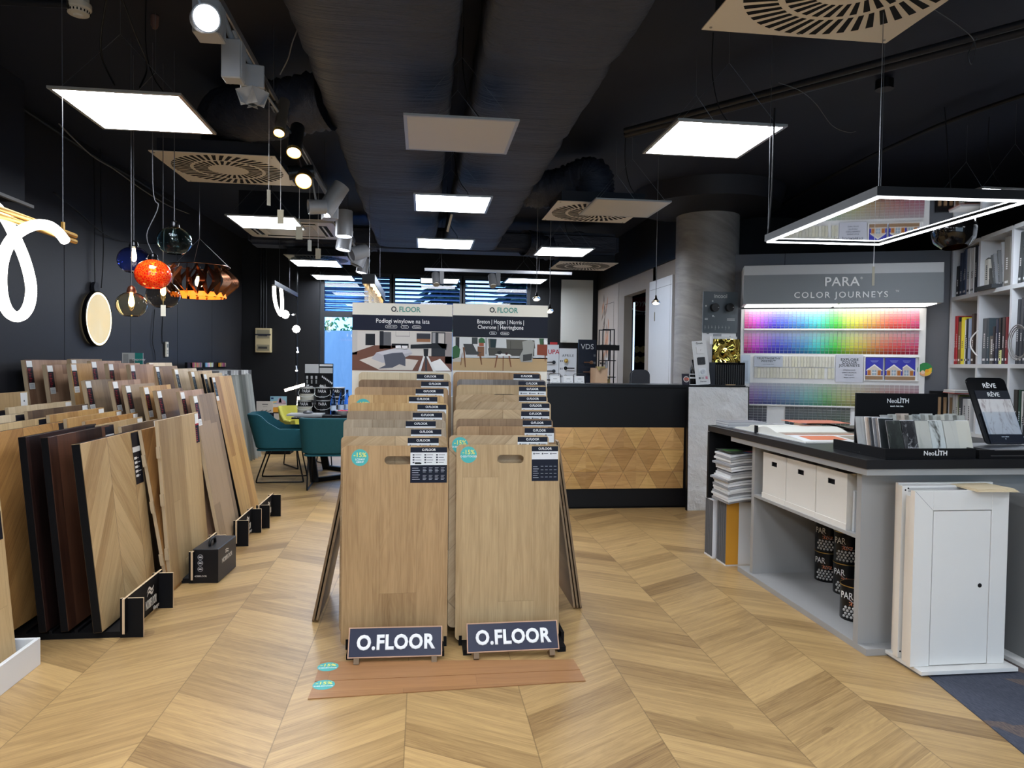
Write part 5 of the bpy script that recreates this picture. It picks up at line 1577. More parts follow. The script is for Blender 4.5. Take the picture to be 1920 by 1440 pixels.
# green round sticker
u, z = cu(1734, 693)
t = thing('round_sticker', 'round green and yellow sticker on the edge of the colour display', 'sticker', PP + DIR * (u + .0) - NRM * .004 + Vector((0, 0, z)), -TH)
b = MB(); r = .068
b.prism(circ(0, 0, r, 30), -.003, .003, 'xz', col=rgb(58, 140, 80))
lo = [(r * .98 * cos(R(a)), r * .98 * sin(R(a))) for a in range(200, 341, 10)]
b.prism(lo, -.0036, -.003, 'xz', col=rgb(238, 176, 132)); b.prism([(r * .9 * cos(R(a)), r * .9 * sin(R(a))) for a in range(270, 381, 10)] + [(0, -.01)], -.0042, -.0036, 'xz', col=rgb(238, 190, 60)); b.prism(circ(.018, -.012, .017), -.0048, -.0042, 'xz', col=rgb(236, 160, 50)); b.prism(circ(-.02, -.026, .018), -.0048, -.0042, 'xz', col=rgb(244, 214, 190))
b.build('print', PRINT, t)
# acrylic chip holder at the left edge
t = thing('leaflet_holder', 'clear acrylic leaflet holder on the left edge of the colour display', 'holder', PP + DIR * .0 - NRM * .03 + Vector((0, 0, 1.22)), -TH)
b = MB(); b.bb(0, .09, -.02, 0, 0, .30); b.build('holder', glass('clear acrylic', (240, 245, 250), .02, 1.3, thin=True), t)
b = MB(); b.bb(.02, .07, -.015, -.012, .02, .24, 0, rgb(190, 194, 200)); b.build('leaflet', PRINT, t)

# ------------------------------------------------------------------ white bookshelf
A2 = R(17)
SD = Vector((-sin(A2), -cos(A2), 0))     # runs towards the viewer
SN = Vector((cos(A2), -sin(A2), 0))      # into the shelf
B0 = at(1782, 600, pl=(NRM, P0 + NRM * .40)); B0.z = 0
def shp(s, d, z): return B0 + SD * s + SN * d + Vector((0, 0, z))
SH = thing('bookshelf', 'tall white open bookshelf full of sample books at the right edge', 'bookshelf', tuple(B0), math.atan2(SD.y, SD.x))
# local x along SD, local y = rot90(SD) ; SN expressed locally
ly = Vector((-SD.y, SD.x, 0)); sg = 1 if ly.dot(SN) > 0 else -1
wsh = flat('white shelf board', (206, 209, 213), .45)
zsh = [.06, .40, .80, 1.43, 2.085, 2.575]
cols_ = [0, .575, 1.15, 1.75, 2.35]
tt = .035
D_ = .34
def lb(b, s0, s1, d0, d1, z0, z1, c=(1, 1, 1), mi=0): b.bb(s0, s1, min(sg * d0, sg * d1), max(sg * d0, sg * d1), z0, z1, mi, c)
for k, s in enumerate(cols_):
    b = MB(); lb(b, s - tt / 2, s + tt / 2, 0, D_, 0, 2.58); b.build('upright', wsh, SH)
for z in zsh:
    b = MB()
    for k in range(4): lb(b, cols_[k] + tt / 2, cols_[k + 1] - tt / 2, 0, D_, z - tt / 2, z + tt / 2)
    b.build('shelf_board', wsh, SH)
b = MB(); lb(b, 0, cols_[-1], D_, D_ + .012, .02, 2.58); b.build('back_panel', wsh, SH)
# top edge follows: books
def books(cell, zi, specs, where):
    s = cols_[cell] + tt / 2 + .012
    z = zsh[zi] + tt / 2
    for i, (w, h, c, nm, lean) in enumerate(specs):
        d0 = .03 + (i % 3) * .006
        t = thing('sample_book', '%s, %s of the %s' % (nm, ORD[i] + ' from left', where), 'book', shp(s + (w + .004) * .5, d0, z), (0, 0, math.atan2(SD.y, SD.x)), 'sample books in the ' + where)
        t.rotation_euler = (0, R(lean), math.atan2(SD.y, SD.x))
        b = MB(); b.bb(-w / 2, w / 2, min(0, sg * .24), max(0, sg * .24), 0, h); b.build('cover', flat('book %d %d %d' % c, c, .5), t, bevel=.0015)
        b = MB()
        lum = sum(c) / 3; ic = (228, 228, 228) if lum < 140 else (70, 72, 78)
        yq = -sg * .0008
        rb = random.Random(i * 7 + cell * 31 + zi)
        for q in range(rb.choice((4, 6, 8))):
            zz = h * .35 + q * .017; b.bb(-w * .15, w * .15, min(0, yq), max(0, yq), zz, zz + .011, 0, rgb(ic))
        b.bb(-w * .3, w * .3, min(0, yq), max(0, yq), .03, .05, 0, rgb(ic))
        b.build('spine_print', PRINT, t)
        s += w + .004 + abs(lean) * .0022
dk, bl_, wh, gr = (30, 32, 38), (56, 66, 88), (206, 208, 210), (88, 92, 96)
books(0, 4, [(.055, .30, dk, 'black book with white spine writing', 0), (.05, .02 + .40, bl_, 'slate blue ring book', 0), (.045, .43, bl_, 'slate blue sample book', 0), (.04, .44, (70, 80, 104), 'blue grey sample book', 0), (.06, .44, wh, 'white sample folder', 0), (.05, .43, (226, 228, 230), 'white glossy folder', 0), (.04, .43, wh, 'white thin book', 0), (.04, .44, (40, 44, 54), 'dark grey book', 0), (.04, .43, (176, 190, 212), 'pale blue folder', 0), (.03, .43, wh, 'white slim folder', 0)], 'top left shelf cell')
books(1, 4, [(.03, .0 + .02, dk, 'flat black board', 0)][:0] + [(.07, .28, (222, 220, 212), 'cream thick book', 0), (.045, .30, (96, 96, 94), 'grey leaning book', -14), (.02, .32, (120, 124, 126), 'grey thin leaning book', -14), (.02, .32, (150, 154, 158), 'silver thin leaning book', -12), (.02, .34, (120, 124, 126), 'grey slim leaning book', -10), (.02, .40, (170, 172, 174), 'pale slim leaning book', -8), (.09, .42, (128, 124, 118), 'taupe sample panel', 0)], 'top middle shelf cell')
books(0, 3, [(.02, .47, (166, 44, 52), 'red thin book', 0), (.02, .47, (180, 52, 58), 'red slim book', 0), (.03, .46, (44, 40, 38), 'black and white patterned book', 0), (.045, .41, (128, 96, 66), 'brown book', 0), (.055, .45, (228, 214, 66), 'bright yellow book', 0), (.05, .42, (216, 220, 224), 'white book', 0), (.03, .43, (44, 46, 54), 'charcoal book', 0), (.045, .43, (150, 166, 196), 'blue grey labelled binder', 0), (.05, .47, (74, 62, 58), 'dark brown book', 0)], 'middle left shelf cell')
books(1, 3, [(.07, .41, (86, 92, 98), 'grey ring binder with white cord', 0), (.03, .41, (70, 84, 92), 'petrol grey book', 0), (.08, .25, (98, 96, 92), 'short grey taupe box file', 0), (.03, .33, (44, 42, 50), 'black book', 0), (.03, .39, (60, 66, 84), 'navy book with white label', 0), (.04, .40, (36, 36, 40), 'black tall book', 0), (.03, .12, (216, 220, 150), 'short pale yellow booklet', 0), (.04, .40, (58, 50, 52), 'dark maroon lettered book', 0), (.03, .40, (120, 40, 48), 'maroon book', 0)], 'corded shelf cell')
books(2, 3, [(.035, .53, (62, 64, 70), 'dark grey riveted sample book', 2), (.035, .54, (66, 68, 74), 'grey riveted sample book', 2), (.035, .54, (58, 60, 66), 'charcoal riveted sample book', 2), (.035, .53, (66, 68, 74), 'grey studded sample book', 2), (.04, .5, (120, 112, 102), 'taupe sample book', 0), (.04, .5, (110, 104, 98), 'brown grey sample book', 0)], 'right middle shelf cell')
books(2, 4, [(.05, .42, (60, 64, 66), 'dark curved sample case', 4), (.06, .42, (80, 84, 86), 'grey sample case', 0), (.05, .4, (50, 52, 56), 'charcoal sample case', 0)], 'top right shelf cell')
books(2, 2, [(.06, .42, (50, 46, 42), 'dark brown patterned book', 0), (.03, .42, (40, 66, 56), 'dark green book', 0), (.05, .41, (190, 192, 190), 'pale speckled book', 0), (.05, .4, (36, 36, 40), 'black book', 0), (.05, .4, (170, 172, 176), 'grey book', 0)], 'lower right shelf cell')
books(0, 2, [(.05, .33, (196, 200, 202), 'white catalogue', 0), (.04, .33, (210, 212, 214), 'pale catalogue', 0), (.03, .33, (150, 176, 70), 'lime green book', 0), (.07, .32, (70, 74, 80), 'dark grey box file', 0), (.08, .30, (190, 192, 196), 'pale grey file', 0), (.06, .3, (200, 202, 204), 'white file', 0)], 'lower left shelf cell')
b = MB(); b.bb(-.02, .3, min(0, sg * .2), max(0, sg * .2), 0, .035)
tag(b.build('flat_case', flat('dark flat case', (62, 66, 70), .5), loc=shp(cols_[1] + .03, -.04, zsh[4] + tt / 2 + .001), rot=(0, 0, math.atan2(SD.y, SD.x))), 'dark flat case lying at the front of the top middle shelf cell', 'case')
for k in range(4):
    b = MB(); b.bb(0, .26, min(0, sg * .2), max(0, sg * .2), 0, .008)
    tag(b.build('catalogue', flat('cat %d' % k, ((150, 70, 64), (210, 210, 210), (170, 172, 176), (224, 224, 224))[k], .5), loc=shp(cols_[0] + .03 + .006 * k, -.06, 1.165 + .0085 * k), rot=(0, 0, math.atan2(SD.y, SD.x))), ['reddish', 'white', 'grey', 'topmost white'][k] + ' catalogue lying on the upright catalogues beside the slanted stand', 'catalogue')
# cords
def loopcord(s, z, r, m, label):
    b = MB()
    for q in range(3):
        P_ = [shp(s + (r + .01 * q) * cos(a), -.02 - .008 * q, z + (r * .9 + .012 * q) * sin(a)) for a in [k * 2 * pi / 24 for k in range(24)]]
        b.tube(P_, .004, 6, closed=True)
    tag(b.build('coiled_cord', m, smooth=True), label, 'cord')
loopcord(cols_[2] + .2, 1.62, .13, flat('grey cord', (120, 118, 116), .5), 'coil of grey cord hanging on the riveted sample books')
b = MB(); b.tube(smooth_path([shp(cols_[1] + .035, -.01, 1.75), shp(cols_[1] - .02, -.04, 1.68), shp(cols_[1] - .02, -.04, 1.6), shp(cols_[1] + .035, -.01, 1.52)], 6), .006, 7)
tag(b.build('cable_loop', PAPER, smooth=True), 'white cord loop on the grey ring binder', 'cord')
# slatted panel left of the shelf foot
t = thing('slatted_board', 'dark panel with wooden slats between the colour display and bookshelf', 'panel', pw(1.80, -.06, .7), -TH)
b = MB(); b.bb(0, .22, 0, .02, 0, .48); b.build('felt_board', MBLACK, t)
for k in range(4):
    b = MB(); b.bb(.02 + .05 * k, .045 + .05 * k, -.02, 0, 0, .42); b.build('slat', flat('warm slat', (150, 122, 92), .5), t)
# open glossy mirror frame lamp
zr = 2.05
c0, c1, c2, c3 = at(1443, 455, z=zr), at(1652, 371, z=zr), at(1925, 379, z=zr), at(1655, 459, z=zr)
ctr = (c0 + c2) / 2
u_ = (c0 - c1).normalized(); L1_ = (c0 - c1).length
ang = math.atan2(u_.y, u_.x)
v_ = Vector((-u_.y, u_.x, 0)); L2_ = abs((c3 - c0).dot(v_))
t = thing('mirror_frame_lamp', 'rectangular black pendant frame with light strip and mirror underside', 'pendant lamp', (ctr.x, ctr.y, zr), ang)
a_, b__ = L1_ / 2, L2_ / 2
def fr(b, h0, h1, o, i):
    for xx0, xx1, yy0, yy1 in ((-a_ - o, a_ + o, -b__ - o, -b__ + i), (-a_ - o, a_ + o, b__ - i, b__ + o), (-a_ - o, -a_ + i, -b__ + i, b__ - i), (a_ - i, a_ + o, -b__ + i, b__ - i)): b.bb(xx0, xx1, yy0, yy1, h0, h1)
b = MB(); fr(b, .006, .042, .012, .014); b.build('frame', BMETAL, t)
b = MB(); fr(b, .0, .006, .004, .010); b.build('light_strip', glow('white light strip', (246, 250, 255), 6), t)
b = MB(); b.bb(-a_ + .014, a_ - .014, -b__ + .014, b__ - .014, .012, .018)
mm, nt, bs = new_mat('dark mirror'); bs.inputs['Metallic'].default_value = 1; bs.inputs['Roughness'].default_value = .02; bs.inputs['Base Color'].default_value = (.62, .63, .65, 1)
b.build('mirror_plate', mm, t)
for xx in (-a_, a_):
    for yy in (-b__, b__):
        b = MB(); b.tube([(xx, yy, .04), (xx, yy, CEIL - zr)], .0015, 5); b.build('suspension_wire', WIRE, t)
b = MB(); b.tube(smooth_path([(a_, b__ - .0, .04), (a_ + .01, b__ - .02, .3), (a_, b__ - .02, .7)], 6), .005, 6); b.build('power_cord', CORD, t)
# canopy on the ceiling
p = at(1658, 168, z=3.2)
b = MB(); b.lathe([(.055, 0), (.055, .06)], 24)
o = b.build('ceiling_rose', BMETAL, t, smooth='auto'); o.location = Matrix.Rotation(-ang, 3, 'Z') @ Vector((c1.x - ctr.x, c1.y - ctr.y, 3.2 - zr)) if False else Matrix.Rotation(-ang, 3, 'Z') @ Vector((p.x - ctr.x, p.y - ctr.y, 3.2 - zr))
# hanging price tag
p = at(1638, 500, y=3.0)
t = thing('price_tag', 'grey price tag hanging in front of the lettered colour header', 'price tag', tuple(p))
b = MB(); b.bb(-.006, .006, -.0006, .0006, -.085, 0); b.build('card', flat('kraft tag', (150, 146, 132), .6), t, rot=(0, 0, R(0)))
b = MB(); b.tube([(0, 0, 0), (.001, 0, zr - p.z)], .0011, 4); b.build('string', PAPER, t)
# copper bowl lamp hanging above the shelf
p = at(1788, 430, y=4.6)
t = thing('bowl_pendant_lamp', 'large black bowl pendant with copper inside, above the bookshelf corner', 'pendant lamp', tuple(p), (R(-8), 0, 0))
prof = [(.0, .15), (.08, .14), (.13, .08), (.145, 0), (.13, -.08), (.08, -.13)]
b = MB(); b.lathe(prof, 28, caps=False); b.build('shade', flat('gloss black shade', (20, 18, 18), .12, coat=.5), t, smooth=True)
b = MB(); b.lathe([(r_ * .96, z_ * .96) for r_, z_ in prof[1:]], 28, caps=False); b.build('lining', flat('hammered copper', (190, 136, 84), .3, metal=1.0, bmp=.5, bscale=60), t, smooth=True)
b = MB(); b.tube([(0, 0, .15), (0, 0, CEIL - p.z - .01)], .004, 6); b.build('cord', CORD, t)
# ------------------------------------------------------------------ reception counter
RCX0, RCX1, RY0, RY1, RZ = .55, 3.17, 6.74, 7.15, 1.21
t = thing('reception_counter', 'black reception counter with a front band of wooden triangles', 'counter', (0, 0, 0))
b = MB(); b.bb(RCX0, RCX1, RY0, RY0 + .03, .02, RZ - .03); b.bb(RCX0, RCX0 + .03, RY0 + .03, RY1, 0, RZ - .03); b.bb(RCX1 - .03, RCX1, RY0 + .03, RY1, 0, RZ - .03)
b.build('counter_front', flat('black counter laminate', (9, 10, 15), .5), t)
b = MB(); b.bb(RCX0 - .01, RCX1 + .005, RY0 - .012, RY1, RZ - .03, RZ); b.build('counter_top', flat('black counter top', (24, 26, 30), .3), t, bevel=.002)
b = MB(); b.bb(RCX0, RCX1, RY0 + .02, RY0 + .04, 0, .02); b.build('plinth', MBLACK, t)
b = MB(); rt_ = random.Random(9)
tw_, th_ = .25, .2165
zt0, zb0 = .792, .196
xL, xR = 1.0, 2.56
def clipz(pts, zmin):
    q_ = clip_([(q[1], -q[0]) + tuple(q[2:]) for q in pts], -2.548)
    return clip_([(-q[1], q[0]) + tuple(q[2:]) for q in q_], zmin)
def clip_(pts, zmin):
    out = []
    for i, p in enumerate(pts):
        q = pts[(i + 1) % len(pts)]
        if p[1] >= zmin: out.append(p)
        if (p[1] >= zmin) != (q[1] >= zmin):
            f = (zmin - p[1]) / (q[1] - p[1]); out.append((p[0] + (q[0] - p[0]) * f, zmin) + ((p[2] + (q[2] - p[2]) * f,) if len(p) > 2 else ()))
    return out
offx = 1.442 - 6 * tw_
for r_ in range(3):
    z1 = zt0 - r_ * th_; z0 = z1 - th_
    for k in range(-2, 30):
        for up in (0, 1):
            x0 = offx + k * tw_ + (tw_ / 2 if r_ % 2 else 0)
            if up: tri = [(x0 - tw_ / 2 + tw_ / 2, z1), (x0 + tw_ / 2, z0), (x0 - tw_ / 2, z0)]
            else: tri = [(x0, z1), (x0 + tw_, z1), (x0 + tw_ / 2, z0)]
            if min(p[0] for p in tri) < xL - .2 or min(p[0] for p in tri) > 2.54: continue
            cx_, cz_ = sum(p[0] for p in tri) / 3, sum(p[1] for p in tri) / 3
            g = .003
            tri = [(p[0] + (cx_ - p[0]) * .012, p[1] + (cz_ - p[1]) * .012) for p in tri]
            c = rt_.choice((.9, .96, 1.0, 1.0, 1.06)); colr = (c, c * rt_.uniform(.95, 1.0), c * rt_.uniform(.9, 1.0))
            if rt_.random() < .15: colr = (.74, .68, .64)
            apex = (cx_ + rt_.uniform(-.02, .02), cz_ + (-.03 if up else .0), rt_.choice((-.003, -.001, -.005, -.001)))
            if up: apex = (cx_, z0 + .035, -.006)
            for q in range(3):
                p, w_ = tri[q], tri[(q + 1) % 3]
                P_ = clipz([(p[0], p[1], 0), (w_[0], w_[1], 0), (apex[0], apex[1], apex[2])], zb0)
                if len(P_) < 3: continue
                b.add([(v[0], RY0 - .012 + v[2], v[1]) for v in P_], [tuple(range(len(P_)))], 0, colr)
            P_ = clipz([(p[0], p[1]) for p in tri], zb0)
            if len(P_) > 2:
                n_ = len(P_); vs = [(v[0], RY0 - .012, v[1]) for v in P_] + [(v[0], RY0, v[1]) for v in P_]
                b.add(vs, [(q, (q + 1) % n_, n_ + (q + 1) % n_, n_ + q) for q in range(n_)], 0, (.35, .3, .28))
cwm = wood('triangle wood', (224, 184, 122), (176, 134, 82), pw=.6, L=.5, axes='zx', vary=.2, grain=.6, rnd=False, tint=True, seam=0)
b.build('triangle_cladding', cwm, t, fix=False)
b = MB(); b.bb(RCX0, 2.56, RY0 - .003, RY0, zb0 - .0, zt0); b.build('cladding_base', flat('cladding gap', (40, 28, 18), .8), t)
# stone slab
sm_, nt, bs = new_mat('rough white stone')
v, X, Y, Z = coords(nt)
n1 = noise(nt, comb(nt, X, Y, Z * 1.0 + X * .5), 6.0, 8, .62, .8); n2 = noise(nt, v, 26.0, 5, .6)
nt.links.new(mixc(nt, n1, rgb(206, 209, 212), rgb(240, 241, 242)), bs.inputs['Base Color'])
bs.inputs['Roughness'].default_value = .85
bump(nt, bs, n1 * 1.0 + n2 * .25, .06, .8)
a_, c_ = at(1291, 724, y=6.63), at(1403, 724, y=6.63)
t = thing('stone_slab', 'rough white stone slab leaning at the right end of the reception counter', 'stone slab', (a_.x, 6.595, .0), (-R(4.2) * .35, 0, 0))
b = MB(); nx, nz = 30, 60; w_, h_ = c_.x - a_.x, 1.195
rg = random.Random(2)
from mathutils import noise as mnoise
vs = []
for j in range(nz + 1):
    for i in range(nx + 1):
        x, z = w_ * i / nx, h_ * j / nz
        d = mnoise.fractal(Vector((x * 5, 0, z * 5)), .8, 2.0, 6) * .02
        if i in (0, nx) or j in (0, nz): d = .004
        vs.append((x, -.0 + d, z))
fs = [(j * (nx + 1) + i, j * (nx + 1) + i + 1, (j + 1) * (nx + 1) + i + 1, (j + 1) * (nx + 1) + i) for j in range(nz) for i in range(nx)]
b.add(vs, fs); b.bb(0, w_, .008, .03, 0, h_)
b.build('slab', sm_, t, smooth='auto')
b = MB(); b.bb(-.006, 0, .0, .04, 0, h_ + .005); b.bb(w_, w_ + .008, .0, .04, 0, h_ + .005); b.bb(0, w_, 0.0, .04, h_, h_ + .008); b.build('metal_edge', BMETAL, t)

# things on the counter
def on(px, y): return at(px, 722, y=y).x
t = thing('thermostat_stand', 'narrow white slanted stand with three room thermostats', 'display stand', (on(1306, 6.80), 6.80, RZ), (R(-9), R(-4), 0))
b = MB(); w_, h_ = .145, .44; b.prism(rrect(0, w_, 0, h_, .006), 0, .008, 'xz'); b.build('board', WHITE, t)
for k, (z, c) in enumerate(((.345, (226, 226, 226)), (.235, (36, 38, 42)), (.125, (232, 234, 236)))):
    b = MB(); b.prism(rrect(.035, .11, z - .036, z + .036, .006), -.012, 0, 'xz'); th = b.build('thermostat', flat('thermostat %d' % c[0], c, .35), t, bevel=.001)
    if k == 2:
        b = MB(); b.cyl((.074, -.022, z), (.074, -.012, z), .022, n=20); b.build('dial', STEEL, th)
    b = MB(); b.add([(.07, -.0225 if k == 2 else -.0125, z - .008), (.082, -.0225 if k == 2 else -.0125, z + .01), (.076, -.0225 if k == 2 else -.0125, z - .004)], [(0, 1, 2)]); b.build('pointer', INKB if k != 1 else flat('grey mark', (90, 92, 96), .5), th, fix=False)
text('Grom', .028, INKB, t, (w_ / 2, -.001, .415), bold=.02); text('Thermo', .02, INKB, t, (w_ / 2, -.001, .03), bold=.02)
b = MB(); b.bb(.03, .05, -.001, 0, .055, .075, 0, rgb(90, 96, 98)); b.bb(.058, .085, -.001, 0, .055, .075, 0, rgb(170, 170, 170)); b.bb(.1, .122, -.001, 0, .052, .078, 0, rgb(200, 120, 140)); b.build('printed_marks', PRINT, t)
# dark bottle
t = thing('dark_bottle', 'dark bottle with pale label behind the thermostat stand', 'bottle', (on(1299, 6.95), 6.95, RZ))
b = MB(); b.lathe([(.028, 0), (.031, .01), (.031, .16), (.014, .2), (.012, .23), (.015, .232), (.015, .25)], 20); b.build('glass_body', flat('dark bottle glass', (14, 14, 16), .15), t, smooth='auto')
b = MB(); b.lathe([(.0315, .06), (.0315, .075)], 20); b.lathe([(.0315, .1), (.0315, .108)], 20); b.build('label_print', PAPER, t)
# discount card
t = thing('discount_card', 'small dark card with a round orange discount print on the counter', 'card', (on(1279, 6.78), 6.78, RZ), (R(-10), 0, 0))
b = MB(); b.bb(0, .075, 0, .002, 0.0, .11, 0, rgb(38, 36, 50)); b.prism(circ(.045, .055, .03, 20), -.0006, 0, 'xz', col=rgb(226, 222, 216)); b.prism(circ(.045, .055, .024, 20), -.0012, -.0006, 'xz', col=rgb(120, 104, 108)); b.build('card', PRINT, t)
text('15%', .034, flat('orange ink', (232, 104, 60), .5), t, (.045, -.0018, .055), bold=.03)
b = MB(); b.bb(0, .09, 0, .04, 0, .006)
tag(b.build('white_card_pad', PAPER, loc=(on(1291, 6.82) , 6.76, RZ)), 'thin white pad lying before the dark bottle', 'paper')
# gold crumpled plate and black slats
gx = on(1336, 6.86)
t = thing('slatted_box', 'black box of upright sample slats on the counter right end', 'display box', (gx, 6.80, RZ))
b = MB(); b.bb(0, .31, .14, .155, 0, .225); b.bb(0, .006, 0, .14, 0, .225); b.bb(.304, .31, 0, .14, 0, .225); b.bb(.006, .304, 0, .14, 0, .006)
b.build('frame', MBLACK, t)
for k in range(13):
    b = MB(); b.bb(.012 + .0228 * k, .029 + .0228 * k, .002, .12, .006, .205 + .004 * (k % 2)); s_ = b.build('slat', flat('dark sample slat', (30, 31, 34), .25), t)
    b = MB(); b.bb(.012 + .0228 * k, .0135 + .0228 * k, 0, .002, .006, .2); b.build('slat_edge', flat('pale slat edge', (120, 122, 126), .4), s_)
b = MB(); b.bb(.11, .2, -.03, 0, 0, .008); b.build('wood_stop', flat('light wood', (190, 160, 120), .5), t)
t = thing('gold_panel', 'glossy crumpled gold panel standing on the black slat box', 'decor panel', (gx, 6.87, RZ + .226))
gm, nt, bs = new_mat('gold foil'); bs.inputs['Metallic'].default_value = 1; bs.inputs['Roughness'].default_value = .07; bs.inputs['Base Color'].default_value = (*rgb(214, 186, 92), 1)
b = MB(); nx, nz = 36, 26; w_, h_ = .29, .235; vs = []
for j in range(nz + 1):
    for i in range(nx + 1):
        x, z = w_ * i / nx, h_ * j / nz; vs.append((x, mnoise.noise(Vector((x * 16, 1.3, z * 16))) * .012, z))
b.add(vs, [(j * (nx + 1) + i, j * (nx + 1) + i + 1, (j + 1) * (nx + 1) + i + 1, (j + 1) * (nx + 1) + i) for j in range(nz) for i in range(nx)]); b.build('foil_sheet', gm, t, smooth=True)
b = MB(); b.bb(0, .29, .016, .022, 0, .235); b.build('backing', MBLACK, t)
b = MB(); b.bb(.02, .27, .04, .05, .02, .262); b.bb(-.012, .0, .0, .05, .18, .262); 
tag(b.build('white_sheet', WHITE, loc=(gx, 6.87, RZ + .226)), 'white panel peeking out above the gold one', 'decor panel')
# tall white stand with grey thermostat poster
A_, B_ = at(1316, 547, y=7.06), at(1380, 547, y=7.06)
zb_ = at(1318, 624, y=7.06).z
t = thing('control_stand', 'tall white stand with grey panel and two black knobs before the column', 'display stand', (A_.x, 7.03, RZ))
W_ = B_.x - A_.x; Ht = A_.z - RZ; zz = zb_ - RZ
b = MB(); b.bb(0.005, W_ - .005, .0, .012, 0, Ht); b.build('stand_board', WHITE, t)
b = MB(); b.bb(0, W_ + .003, -.014, 0, zz, Ht); b.build('grey_panel', flat('slate grey panel', (76, 84, 90), .4), t, bevel=.001)
text('incool', .058, flat('light grey ink', (190, 194, 196), .5), t, (W_ * .5, -.0155, Ht - .045), bold=.01)
for q, (u, v_) in enumerate(((.31, .39), (.74, .38))):
    b = MB(); b.cyl((W_ * u, -.060, zz + (Ht - zz) * (1 - v_)), (W_ * u, -.014, zz + (Ht - zz) * (1 - v_)), .043, n=28); k_ = b.build('knob', flat('black knob', (14, 15, 17), .35), t, bevel=.002)
    b = MB(); b.bb(W_ * u + .024, W_ * u + .036, -.0615, -.0601, zz + (Ht - zz) * (1 - v_) - .002, zz + (Ht - zz) * (1 - v_) + .002); b.build('knob_mark', INKW, k_)
b = MB(); li = flat('light grey ink', (190, 194, 196), .5)
for (u, v_, ru) in ((.08, .35, .009), (.27, .23, .009), (.29, .59, .009), (.33, .61, .004)): b.prism(circ(W_ * u, zz + (Ht - zz) * (1 - v_), ru, 12), -.0148, -.014, 'xz')
for q in range(8): b.bb(W_ * (.06 + .1 * q), W_ * (.064 + .1 * q), -.0148, -.014, zz + .03 + .008 * (q % 3), zz + .075); b.bb(W_ * (.05 + .1 * q), W_ * (.085 + .1 * q), -.0148, -.014, zz + .055, zz + .057)
for q in range(2): b.bb(W_ * .05, W_ * .14, -.0148, -.014, zz + (Ht - zz) * (.34 - .03 * q), zz + (Ht - zz) * (.352 - .03 * q)); b.bb(W_ * .7, W_ * .93, -.0148, -.014, zz + (Ht - zz) * (.34 - .03 * q), zz + (Ht - zz) * (.352 - .03 * q))
b.build('printed_marks', li, t)
b = MB(); b.bb(W_ * .32, W_ * .56, -.002, 0, zz - .05, zz - .01, 0, rgb(150, 152, 156)); b.bb(W_ * .13, W_ * .2, -.002, 0, zz - .012, zz - .006, 0, rgb(40, 40, 44)); b.bb(W_ * .8, W_ * .83, -.002, 0, zz - .05, zz - .03, 0, rgb(60, 60, 64)); b.build('price_label', PRINT, t)
# card holders at the left end
for i, px in enumerate((1032, 1057, 1078)):
    x = at(px, 712, y=6.85).x
    t = thing('card_holder', ['leftmost', 'middle', 'rightmost'][i] + ' white card in a wire holder on the reception counter', 'card holder', (x, 6.85, RZ), (R(-14), 0, 0))
    b = MB(); b.bb(0, .095, 0, .003, 0.004, .075); b.build('card', PAPER, t)
    b = MB(); b.bb(.03, .068, -.0006, 0, .045, .048); b.bb(.02, .03, -.0006, 0, .02, .022); b.bb(.062, .082, -.0006, 0, .02, .022); b.build('print', INKB, t)
    if i != 1:
        b = MB(); b.tube([(-.01, .006, 0), (-.012, .006, .085), (.002, .006, .098), (.095, .006, .098), (.108, .006, .085), (.106, .006, 0)], .003, 6); b.build('wire_frame', BMETAL, t, smooth=True)
b = MB(); b.bb(0, .28, 0, .12, 0, .008)
tag(b.build('flat_tray', flat('grey tray', (120, 122, 124), .4), loc=(at(1035, 720, y=6.78).x, 6.75, RZ)), 'thin grey tray lying under the leftmost card holders', 'tray')

# behind the counter
def handle_panel(px0, px1, pyt, y, c, label, words, col, size, kinds, dz=0):
    A_, B_ = at(px0, pyt, y=y), at(px1, pyt, y=y); w = B_.x - A_.x; h = A_.z - .85
    t = thing('handle_display', label, 'display panel', (A_.x, y, .85))
    b = MB(); b.bb(0, w, 0, .03, 0, h); b.build('board', flat('handle board %d' % c[0], c, .45), t, bevel=.001)
    if words: text(words, size, col, t, (w * .5 if px0 > 1035 else w * .72, -.001, h - .1), space=1.1 if words == 'APRILE' else 1.0, bold=.02 if words == 'UPAI' else 0)
    for (u, dzv, kind, cc) in kinds:
        m = flat('handle %d %d' % (cc[0], cc[2]), cc, .3, metal=.8)
        z = h - dzv; b = MB()
        if kind == 'knob': b.lathe([(.0, 0), (.026, .004), (.03, .02), (.02, .035), (.012, .05)], 20, M=Matrix.Translation((w * u, -.055, z)) @ Matrix.Rotation(-pi / 2, 4, 'X'))
        else: b.cyl((w * u, 0, z), (w * u, -.045, z), .011, n=12); b.cyl((w * u, 0, z), (w * u, -.008, z), .024, n=16); b.cyl((w * u - .008, -.045, z), (w * u + .115 * (1 if kind == 'r' else -1), -.045, z - (.0 if kind != 'rd' else .01)), .009, .008, n=12)
        b.build('door_handle', m, t, smooth='auto')
    return t, w, h
handle_panel(1018, 1048, 646, 9.62, (206, 210, 216), 'white handle display with red lettering, just right of the right poster', 'UPAI', flat('crimson ink', (176, 32, 50), .5), .085, ((.7, .24, 'l', (60, 60, 64)), (.7, .36, 'l', (60, 60, 64)), (.7, .48, 'l', (20, 20, 22))))
b = MB(); b.bb(0, .1, 0, .02, 0, .03); 
tag(b.build('red_box', flat('red card', (190, 50, 50), .5), loc=(at(1031, 650, y=9.64).x, 9.62, at(1031, 646, y=9.64).z + .0005)), 'small red box on top of the red lettered handle display', 'box')
